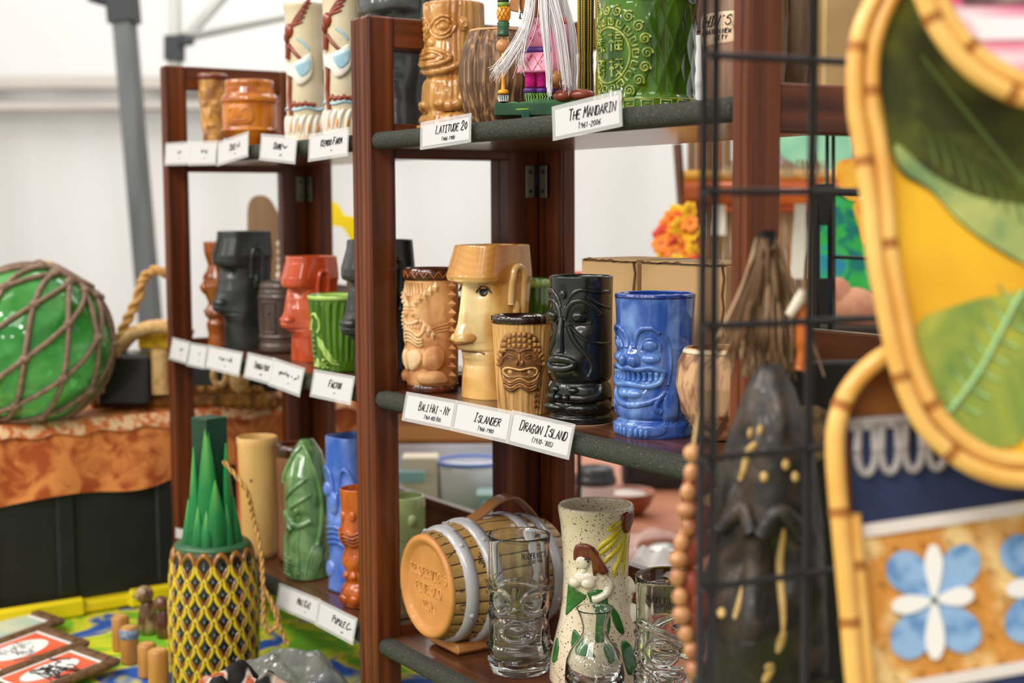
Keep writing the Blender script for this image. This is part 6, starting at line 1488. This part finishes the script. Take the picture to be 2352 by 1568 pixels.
sheet(f, mirror([(2370, -235), (2240, -215), (2110, -110), (2050, -10), (2016, 70), (2002, 143), (2003, 250), (2017, 321), (2036, 464), (2042, 560), (2068, 700), (2095, 830), (2135, 920), (2180, 980), (2240, 1028), (2300, 1052), (2370, 1058)], 2380), YC, t, 'cloth_panel', .006)
LFD = mat('dark_olive_leaf', (54, 58, 14), .75, (116, 122, 22), (13, 13, 13), .42, .66, 4, .4, col3=(150, 160, 50))
LFG = mat('mid_green_leaf', (96, 136, 62), .75, (196, 192, 70), (14, 14, 14), .42, .64, 4, .5, col3=(120, 160, 90))
sheet(f, [(2018, 60), (2100, -120), (2260, -200), (2460, -200), (2600, 0), (2640, 300), (2560, 560), (2460, 640), (2352, 606), (2270, 560), (2200, 505), (2140, 440), (2060, 385), (2030, 250)], LFD, t, 'dark_leaf', .0045, .0012)
sheet(f, [(2060, 330), (2140, 400), (2240, 450), (2352, 470), (2460, 480), (2480, 610), (2420, 640), (2352, 604), (2270, 556), (2200, 502), (2140, 436), (2070, 384)], mat('pale_green_leaf_edge', (116, 146, 92), .75, (196, 200, 110), (24, 24, 24)), t, 'leaf_edge', .0040, .0012)
sheet(f, [(2108, 745), (2200, 700), (2300, 676), (2400, 668), (2420, 800), (2370, 960), (2330, 1025), (2240, 1014), (2180, 955), (2135, 860)], LFG, t, 'green_leaf', .0045, .0012)
VEN = mat('pale_vein', (164, 206, 140), .7)
M().tube(curve([f(2180, 945, .0035), f(2250, 850, .0035), f(2330, 700, .0035), f(2350, 670, .0035)], 6), .0014, 6).obj('leaf_vein', VEN, t)
for i in range(7):
    x_, y_ = 2195 + i * 22, 925 - i * 38
    M().tube([f(x_, y_, .0036), f(x_ - 34, y_ - 44, .0036)], .0006, 5).obj('leaf_vein', VEN, t); M().tube([f(x_, y_, .0036), f(x_ + 56, y_ + 26, .0036)], .0006, 5).obj('leaf_vein', VEN, t)
for i in range(9): M().tube([f(2110 + i * 30, 260 + i * 22, .0034), f(2140 + i * 32, 330 + i * 22, .0034), f(2150 + i * 33, 380 + i * 22, .0034)], .0007, 5).obj('leaf_vein', mat('olive_vein', (98, 116, 50), .7), t)
M().tube(curve([f(2110, 120, .0034), f(2230, 270, .0034), f(2352, 420, .0034)], 6), .0012, 6).obj('leaf_vein', MATS['olive_vein'], t)

t, f = frame('rattan_panel', 'rattan ring with pink and white cloth at the top right corner', 'wall hanging', 2400, 230, .74)
o1 = [(2112, -60), (2124, 0), (2168, 88), (2244, 170), (2352, 226), (2460, 236), (2580, 190), (2660, 80), (2690, -60), (2640, -220), (2500, -320), (2320, -320), (2170, -230)]
o2 = [(2150, -60), (2162, 0), (2200, 72), (2266, 138), (2352, 184), (2450, 194), (2550, 156), (2620, 64), (2648, -60), (2604, -190), (2480, -280), (2330, -280), (2200, -200)]
cane(f, o1, .0050, t, 0, (.12, .3), True); cane(f, o2, .0044, t, .002, (.2,), True)
M().tube([f(2400, -320), f(2400, -345, .03), f(2400, -330, .10)], .0014, 6).obj('wire_hook', WIRE, t)
PKC = mat('pink_white_cloth', (240, 90, 140), .75, (250, 244, 240), (5, 5, 24), .44, .54, 2)
sheet(f, o2, PKC, t, 'cloth_panel', .006)
sheet(f, [(2200, -60), (2640, -60), (2640, 8), (2210, 8)], mat('dark_print_strip', (150, 130, 120), .7, (60, 50, 50), (90, 90, 90)), t, 'print_strip', .0045, .001, smooth=False)
sheet(f, [(2222, 40), (2640, 40), (2640, 84), (2250, 92)], mat('white_strip', (252, 240, 240), .7), t, 'white_band', .0045, .001, smooth=False)

t, f = frame('rattan_panel', 'rattan framed woven panel with blue flowers and navy trim, lower right', 'wall hanging', 2250, 1600, .815)
oo = [(2300, 760), (2150, 775), (2050, 808), (1990, 848), (1945, 905), (1922, 975), (1918, 1040), (1924, 1132), (1936, 1257), (1950, 1408), (1964, 1568), (1990, 1720), (2080, 1830), (2300, 1870)]
cane(f, mirror(oo, 2330), .0056, t, 0, (.16, .27, .33, .40), True)
cane(f, [(1962, 1180), (1970, 1282), (1982, 1420), (1994, 1568), (2010, 1700)], .0040, t, .003, (.3,))
M().tube([f(2330, 760), f(2330, 735, .02), f(2330, 750, .07)], .0014, 6).obj('wire_hook', WIRE, t)
NAV = mat('navy_cloth', (36, 50, 86), .75, (28, 36, 60), (20, 20, 20)); WST = mat('white_trim', (232, 222, 212), .7); GLP = mat('grey_braid', (170, 164, 162), .6)
WEV = mat('tan_weave', (214, 146, 62), .7, (242, 206, 140), (46, 46, 46), .45, .62, 2, bump=(70, .5, .004))
BRNC = mat('brown_backing', (104, 62, 22), .8, (140, 86, 30), (20, 20, 20))  # the brown backing paints a shadow into the panel's upper part
sheet(f, [(2330, 790), (2150, 800), (2050, 830), (1990, 870), (1945, 940), (1930, 1040), (1940, 1257), (1970, 1568), (2000, 1720), (2330, 1850), (2660, 1720), (2720, 1250), (2700, 1000), (2600, 830)], BRNC, t, 'backing', .010)
sheet(f, [(1950, 960), (2720, 900), (2720, 1110), (1960, 1222)], NAV, t, 'navy_band', .008, .001, smooth=False)
sheet(f, [(1948, 962), (2720, 902), (2720, 928), (1950, 990)], GLP, t, 'grey_band', .0065, .001, smooth=False)
for i in range(14):
    cx, cy = 1990 + i * 54, 1046 - i * 4.4
    M().tube([f(cx + 21 * math.cos(a), cy - 6 + 54 * math.sin(a), .006) for a in np.linspace(-.25, PI + .25, 18)][::-1] if False else [f(cx + 21 * math.cos(a), cy - 10 + 52 * -math.sin(a) * (-1), .006) for a in np.linspace(0, PI, 18)] , .0024, 7).obj('braid_loop', GLP, t)
    for sx in (-21, 21): M().tube([f(cx + sx, cy - 10, .006), f(cx + sx * .8, cy - 75, .006)], .0024, 7).obj('braid_cord', GLP, t)
sheet(f, [(1964, 1222), (2720, 1112), (2720, 1640), (2660, 1720), (2120, 1640), (1985, 1560)], WEV, t, 'woven_field', .008, .001, smooth=False)
sheet(f, [(1956, 1208), (2720, 1098), (2720, 1126), (1958, 1238)], WST, t, 'white_trim', .006, .001, smooth=False)
sheet(f, [(2080, 1564), (2700, 1456), (2700, 1484), (2090, 1592)], WST, t, 'white_trim', .006, .001, smooth=False)
sheet(f, [(2090, 1592), (2700, 1484), (2680, 1700), (2200, 1700)], NAV, t, 'navy_hem', .007, .001, smooth=False)
for r_ in range(5):      # diagonal basket ribs of the woven field
    for c_ in range(12):
        x_, y_ = 1990 + c_ * 62 + (r_ % 2) * 30, 1262 + r_ * 74 - c_ * 8
        if y_ < 1580 - c_ * 10: M().tube([f(x_, y_, .0096), f(x_ + 18, y_ + 20, .0090), f(x_ + 38, y_ + 44, .0096)], .0022, 6).obj('weave_rib', WEV, t)
BLP = mat('pale_blue_petal', (150, 186, 222), .65, (100, 144, 192), (70, 200, 70), .45, .6); WHPT = mat('white_petal', (246, 242, 236), .65)
def flower(cx, cy, s_):
    for ang_, L, W, m_, nm in ((91, 128, 21, WHPT, 'white_petal'), (271, 136, 23, WHPT, 'white_petal'), (9, 92, 22, WHPT, 'white_petal'), (189, 98, 22, WHPT, 'white_petal'), (53, 150, 44, BLP, 'blue_petal'), (134, 140, 46, BLP, 'blue_petal'), (-50, 144, 46, BLP, 'blue_petal'), (-122, 152, 46, BLP, 'blue_petal')):
        a = math.radians(ang_); q = [(0, 0), (.35, .75), (.7, 1.0), (.95, .55), (1.0, 0), (.95, -.55), (.7, -1.0), (.35, -.75)]
        sheet(f, [(cx + s_ * (x_ * L * math.cos(a) - y_ * W * math.sin(a)), cy - s_ * (x_ * L * math.sin(a) + y_ * W * math.cos(a))) for x_, y_ in q], m_, t, nm, .0045 if m_ is WHPT else .0060, .0012)
    M().ell(f(cx, cy, .0040), (.002, .001, .002)).obj('flower_centre', mat('grey_flower_centre', (90, 100, 110), .6), t)
flower(2146, 1378, 1.0); flower(2408, 1340, 1.0)

# ------------------------------------------------------------------ stall things behind the near bookcase
t, f = frame('bamboo_stand', 'orange and tan bamboo stall stand with raffia fringe behind the shelves', 'stand', 1700, 620, 2.75, TABLE)
fl_ = lambda x_, y_, b_=0.0: f(x_, y_, b_)
BAM = mat('stall_bamboo', (226, 176, 112), .45, (196, 136, 74), (30, 30, 6), coat=.2)
BAMO = mat('orange_bamboo', (214, 108, 40), .4, (168, 72, 28), (8, 60, 60), coat=.3)
BAMY = mat('yellow_bamboo', (246, 184, 70), .4, coat=.3)
DKW = mat('stall_dark_wood', (84, 54, 36), .6, (108, 72, 46), (20, 20, 6))
for i in range(17):
    x_ = 1588 + i * 20.5
    M().tube([fl_(x_, 320 if x_ < 1690 else 395, .05), fl_(x_, 1208, .05)], .0082, 8).obj('bamboo_rod', BAM if i % 4 else MATS['raffia_tan'], t)
M().tube([fl_(1556, 330), fl_(1578, 640), fl_(1578, 1230)], .009, 4).obj('dark_post', DKW, t, smooth=False)
M().tube([fl_(1570, 404), fl_(1925, 404)], .011, 10).obj('yellow_pole', BAMY, t)
M().tube([fl_(1568, 446), fl_(1925, 446)], .028, 14).obj('orange_roll', BAMO, t)
M().tube([fl_(1566, 478), fl_(1925, 478)], .010, 10).obj('orange_roll', BAMO, t)
mb = M(); hr = np.random.default_rng(2)
for i in range(120):
    x_ = 1640 + hr.uniform(0, 260); mb.tube([fl_(x_, 366 + hr.uniform(0, 14), -.03), fl_(x_ + hr.normal(0, 3), 400 + hr.uniform(0, 10), -.034)], .0011, 4)
for i in range(110):
    x_ = 1600 + hr.uniform(0, 290); mb.tube([fl_(x_, 488, -.03), fl_(x_ + hr.normal(0, 3), 560 + hr.uniform(0, 50), -.034)], .0011, 4)
mb.obj('raffia_fringe', MATS['raffia_tan'], t)['kind'] = 'stuff'
mb = M()
for i in range(60): 
    x_ = 1842 + hr.normal(0, 8); mb.tube([fl_(x_, 468, -.05), fl_(x_ - 4 + hr.normal(0, 5), 560, -.05), fl_(x_ - 12 + hr.normal(0, 4), 640, -.05)], .0012, 4)
for i in range(40):
    x_ = 1652 + hr.normal(0, 6); mb.tube([fl_(x_, 470, -.05), fl_(x_ + hr.normal(0, 5), 540, -.05)], .0014, 4)
mb.obj('white_tassel', mat('white_raffia', (232, 224, 208), .8), t)['kind'] = 'stuff'
t, f = frame('printed_cloth', 'mint green leaf print cloth hanging behind the bamboo stand', 'cloth', 1865, 440, 2.95)
sheet(f, [(1700, 250), (2060, 250), (2060, 430), (1700, 430)], mat('mauve_grey_cloth', (168, 152, 150), .8), t, 'cloth_panel', .02, .003, smooth=False)
MNT = mat('mint_leaf', (140, 206, 168), .75, (176, 224, 186), (14, 14, 14))
for q in ([(1780, 290), (1790, 350), (1830, 380), (1858, 385), (1868, 340), (1860, 290)], [(1880, 300), (1872, 360), (1900, 400), (1940, 395), (1960, 340), (1940, 290)]): sheet(f, q, MNT, t, 'mint_leaf', .014, .003)
sheet(f, [(1925, 425), (1960, 385), (1998, 350), (2005, 356), (1966, 396), (1934, 432)], mat('blue_stem', (80, 150, 205), .7), t, 'blue_stem', .010, .003)
t, f = frame('floral_shirt', 'teal and green tropical print shirt hanging at the right', 'shirt', 1980, 740, 2.5)
TEA = mat('teal_tropical_print', (20, 120, 110), .8, (60, 190, 60), (16, 16, 16), .42, .54, 4, .8, col3=(30, 110, 190))
sheet(f, [(1880, 450), (1920, 430), (1990, 470), (2080, 460), (2090, 750), (1880, 760)], TEA, t, 'shirt_body', .0, .02)
sheet(f, [(1920, 380), (1950, 365), (1985, 372), (1995, 420), (1970, 460), (1935, 445)], mat('yellow_blossom', (250, 190, 60), .7, (240, 150, 40), (40, 40, 40)), t, 'yellow_blossom', -.006, .01)
sheet(f, [(1960, 470), (1990, 460), (2010, 520), (1985, 560), (1972, 520)], MATS['yellow_blossom'], t, 'yellow_blossom', -.006, .006)
t, f = frame('pink_bundle', 'rounded pinkish tan bundle below the tropical shirt', 'bundle', 1960, 730, 2.3)
M().ell(f(1975, 712), (.046, .03, .034), 20, 12, rot=Ry(.5)).obj('bundle_body', mat('pinkish_tan', (206, 146, 112), .7, (184, 120, 90), (30, 30, 30)), t); M().ell(f(1935, 680), (.018, .02, .032), 16, 10, rot=Ry(-.3)).obj('bundle_fold', MATS['pinkish_tan'], t)
t, f = frame('metal_stand', 'black metal display stand with slotted upright beyond the grid', 'stand', 1892, 760, 1.9, TABLE)
BKM = mat('black_metal_paint', (18, 18, 18), .4)
for x_ in (1874, 1910): M().tube([f(x_, 446), f(x_, 990)], .0055, 4).obj('upright', BKM, t, smooth=False)
M().box(f(1892, 470), (.028, .006, .055), .001).obj('top_plate', BKM, t, smooth=False); M().box(f(1892, 690), (.028, .006, .06), .001).obj('lower_plate', BKM, t, smooth=False)
for x_ in (1900, 1914): M().tube([f(x_, 300), f(x_, 446)], .0026, 6).obj('thin_rod', BKM, t)
M().tube([f(1912, 441), f(2060, 446)], .0035, 6).obj('cross_bar', BKM, t); M().tube([f(1912, 590), f(2060, 596)], .0025, 6).obj('cross_bar', BKM, t)
M().box(f(1892, 985) * np.array([1, 1, 0]) + np.array([0, 0, .004]), (.10, .10, .008), .002).obj('base_plate', BKM, t, smooth=False)
t, f = frame('dark_crate', 'dark brown crate in shadow under the pinkish bundle', 'crate', 1965, 900, 2.3, TABLE)
zc_ = f(1965, 742)[2]
M().box((0, .03, zc_ / 2), (.16, .12, zc_), .003).obj('crate_body', mat('dark_crate_wood', (46, 34, 26), .7, (66, 50, 38), (4, 4, 40)), t, smooth=False)
for k_ in range(4): M().box((0, -.033, zc_ * (k_ + .5) / 4), (.164, .006, zc_ / 4 - .008), .001).obj('crate_slat', MATS['dark_crate_wood'], t, smooth=False)
t, f = frame('garment_rail', 'thin black garment rail carrying the printed cloth and shirt', 'rail', 1900, 245, 2.97, TABLE)
M().tube([f(1728, 243), f(2190, 243)], .008, 8).obj('top_bar', BKM, t)
for x_ in (1732, 2180): M().tube([f(x_, 243), f(x_, 243) * np.array([1, 1, 0])], .008, 8).obj('upright', BKM, t)
# lei of flowers
t, f = frame('flower_lei', 'bunch of yellow and orange cloth flowers hung beside the bamboo stand', 'lei', 1555, 615, 2.6)
fl2 = np.random.default_rng(6)
FY, FO, FRD = mat('lei_yellow', (252, 196, 40), .7), mat('lei_orange', (246, 140, 50), .7), mat('lei_red', (226, 84, 60), .7)
pm = {}
for m_ in (FY, FO, FRD):
    mb = M()
    for j in range(6):
        a = j * PI / 3; mb.ell((.011 * math.cos(a), -.002, .011 * math.sin(a)), (.009, .004, .009), 8, 6)
    pm[m_.name] = mb.mesh('lei_flower', m_)
pts_ = [(1556, 490), (1544, 505), (1572, 502), (1582, 486), (1534, 522), (1560, 520), (1586, 515), (1522, 540), (1545, 540), (1570, 540), (1594, 535), (1520, 562), (1545, 562), (1572, 560), (1596, 558), (1526, 585), (1550, 584), (1575, 584), (1598, 582), (1530, 606), (1556, 606), (1582, 606), (1600, 606)]
for i, (px, py) in enumerate(pts_):
    o = bpy.data.objects.new('lei_flower', pm[(FY, FO, FRD, FY, FO)[i % 5].name]); COL.objects.link(o); o.parent = t; o.location = f(px, py, fl2.normal(0, .008)); o.rotation_euler = (fl2.normal(0, .4), fl2.uniform(0, 3), fl2.normal(0, .4))
M().tube(curve([f(1575, 470, .01), f(1535, 530, .01), f(1525, 610, .01)], 5), .002, 5).obj('lei_cord', STRW, t)
t, f = frame('red_box', 'red strip of a box just above the black mug', 'box', 1330, 700, 2.4, TABLE)
M().box(f(1330, 665), (.075, .05, .06), .002).obj('box_body', mat('red_card', (196, 62, 44), .5), t, smooth=False); M().box(f(1330, 628), (.078, .052, .006), .001).obj('box_lid', mat('red_card_lid', (206, 74, 52), .5), t, smooth=False)
c_ = f(1330, 665); M().tube([(c_[0], c_[1], .004), (c_[0], c_[1], c_[2] - .028)], .004, 8).obj('stand_rod', BKM, t); M().box((c_[0], c_[1], .004), (.07, .07, .008), .002).obj('stand_foot', BKM, t, smooth=False)
# plastic tub with smaller containers
t, f = frame('plastic_tub', 'translucent grey plastic tub of small containers behind the keg', 'tub', 1040, 1190, 2.46, TABLE)
TUB = mat('grey_translucent_plastic', (222, 224, 232), .25, coat=.3)
x0_, x1_ = f(880, 1100)[0], f(1190, 1100)[0]; zt_ = f(1030, 1040)[2]
cx_ = (x0_ + x1_) / 2; w_ = x1_ - x0_
for yy_ in (-.10, .16): M().box((cx_, yy_, zt_ * .5 if yy_ > 0 else zt_ * .15), (w_, .004, zt_ - .02 if yy_ > 0 else zt_ * .30), .001).obj('tub_wall', TUB, t, smooth=False)
for xx_ in (x0_, x1_): M().box((xx_, .03, zt_ * .45), (.004, .26, zt_ * .85), .001).obj('tub_wall', TUB, t, smooth=False)
M().box((cx_, .03, .004), (w_, .26, .006)).obj('tub_floor', TUB, t, smooth=False)
M().tube(curve([f(870, 1055, .16), f(960, 1036, .16), f(1040, 1050, .16), f(1150, 1085, .16), f(1200, 1100, .16)], 6), .010, 8).obj('tub_rim', mat('tub_rim_plastic', (214, 216, 226), .25, coat=.3), t)
t, f = frame('food_container', 'white plastic container with blue lid edge inside the tub', 'container', 1082, 1180, 2.40, TABLE + .012)
M().lathe([(1e-5, 0), (.05, 0), (.058, .09), (.060, .10), (.056, .102), (1e-5, .101)], 40, xf=lambda G: G * np.array([1.0, .85, 1.85]) + np.array([.0, .05, 0])).obj('container_body', mat('white_plastic', (238, 238, 240), .2, coat=.4), t)
M().tube([(.060 * math.cos(a), .05 + .051 * math.sin(a), .190) for a in np.linspace(0, 2 * PI, 36)[:-1]], .0035, 6, closed=True).obj('blue_lid_edge', mat('blue_plastic', (110, 140, 214), .3), t)
t, f = frame('food_container', 'small aqua plastic box at the right of the tub', 'container', 1135, 1190, 2.34, TABLE + .012)
M().box((0, .02, .075), (.055, .05, .15), .006).obj('container_body', mat('aqua_plastic', (160, 206, 206), .25, coat=.4), t, smooth=False); M().box((0, .02, .153), (.06, .055, .006), .002).obj('container_lid', mat('aqua_lid', (190, 224, 222), .25), t, smooth=False)
t, f = frame('food_container', 'flat cream carton leaning in the left of the tub', 'container', 962, 1150, 2.40, TABLE + .012)
M().box((0, .05, .10), (.062, .05, .20), .002).obj('container_body', mat('cream_carton', (240, 226, 198), .5), t, smooth=False); M().box((-.02, .014, .17), (.06, .01, .02), .002).obj('aqua_strip', MATS['aqua_plastic'], t, smooth=False)
t, f = frame('cardboard_carton', 'brown cardboard carton with pale blue cloth behind the tub', 'carton', 1030, 1010, 2.95, TABLE)
M().box((0, .06, .13), (.36, .24, .26), .003).obj('carton_body', mat('brown_carton', (150, 112, 72), .8, (132, 96, 60), (12, 12, 12)), t, smooth=False); M().box((.02, -.062, .18), (.34, .004, .03), .001).obj('carton_flap', mat('tan_carton_flap', (190, 140, 84), .8), t, smooth=False)
M().ell((.06, .0, .275), (.07, .05, .018), 20, 8).obj('blue_cloth', mat('pale_blue_cloth', (188, 200, 224), .7), t)
# coffee cup
w = at(1368, 1150, 2.75); t = thing('coffee_cup', 'white paper coffee cup with black lid on the back table', 'cup', (w[0], w[1], TABLE), RZ)
M().lathe([(1e-5, 0), (.029, 0), (.038, .105), (.0385, .108)], 40).obj('cup_body', mat('white_cup_paper', (238, 228, 224), .5), t)
M().lathe([(.0395, .104), (.0405, .106), (.0405, .116), (.038, .118), (.0365, .124), (.034, .135), (.032, .136), (.030, .131), (1e-5, .131)], 40).obj('cup_lid', mat('black_lid', (52, 54, 56), .35, coat=.2), t)
def bowl(label, px, py, d, r, h, m_, inner, z=TABLE):
    w = at(px, py, d); t = thing('wooden_bowl', label, 'bowl', (w[0], w[1], z), RZ, 'bowls on the back table')
    M().lathe([(1e-5, 0), (r * .5, 0), (r * .8, h * .4), (r, h * .95), (r * .98, h), (r * .92, h * .96), (r * .7, h * .5), (1e-5, h * .35)], 36).obj('bowl_body', m_, t)
    M().ell((0, 0, h * .72), (r * .78, r * .78, h * .30), 20, 8).obj('bowl_contents', inner, t)
WB = mat('red_brown_bowl', (166, 96, 62), .35, (130, 70, 44), (20, 20, 20), coat=.3); SIL = mat('silver_foil', (210, 210, 208), .25, metal=.7)
bowl('red brown bowl of silver foil right of the coffee cup', 1530, 1175, 2.45, .050, .055, WB, SIL)
bowl('wooden bowl of pale shells just behind the coffee cup', 1440, 1150, 2.95, .060, .050, WB, mat('pale_shells', (220, 206, 196), .4))
bowl('wooden bowl at the left of the coffee cup', 1305, 1130, 3.05, .055, .060, WB, mat('orange_fill', (216, 140, 90), .5))
crumple('white_napkin', 'crumpled white napkin on the back table beside the vase', 'napkin', tuple([*at(1500, 1240, 2.35)[:2], TABLE]), .055, .05, .075, mat('white_napkin_cloth', (240, 236, 232), .8), 14, 26)
crumple('red_pouch', 'crumpled red foil pouch near the second tiki glass', 'pouch', tuple([*at(1520, 1330, 2.05)[:2], TABLE]), .028, .025, .05, mat('red_foil', (206, 44, 30), .3, coat=.4), 15, 22)
crumple('printed_bag', 'crumpled white bag with orange and blue print behind the vase', 'bag', tuple([*at(1470, 1310, 2.2)[:2], TABLE]), .05, .035, .055, mat('white_printed_poly', (240, 232, 236), .3, (236, 130, 90), (22, 22, 22), .56, .60, 1, col3=(120, 150, 214)), 16, 26)
crumple('pink_cloth', 'folded pale pink cloth on the back table', 'cloth', tuple([*at(1470, 1190, 2.6)[:2], TABLE]), .09, .06, .05, mat('pale_pink_cloth', (228, 190, 178), .8), 17, 24)
t = thing('black_case', 'black boxy case in shadow under the middle shelf at right', 'case', tuple([*at(1540, 1090, 3.25)[:2], TABLE]), RZ)
M().box((0, 0, .07), (.22, .1, .14), .008).obj('case_body', BLKF, t, smooth=False); M().box((0, -.052, .07), (.18, .006, .10), .002).obj('case_front', BLKP, t, smooth=False)
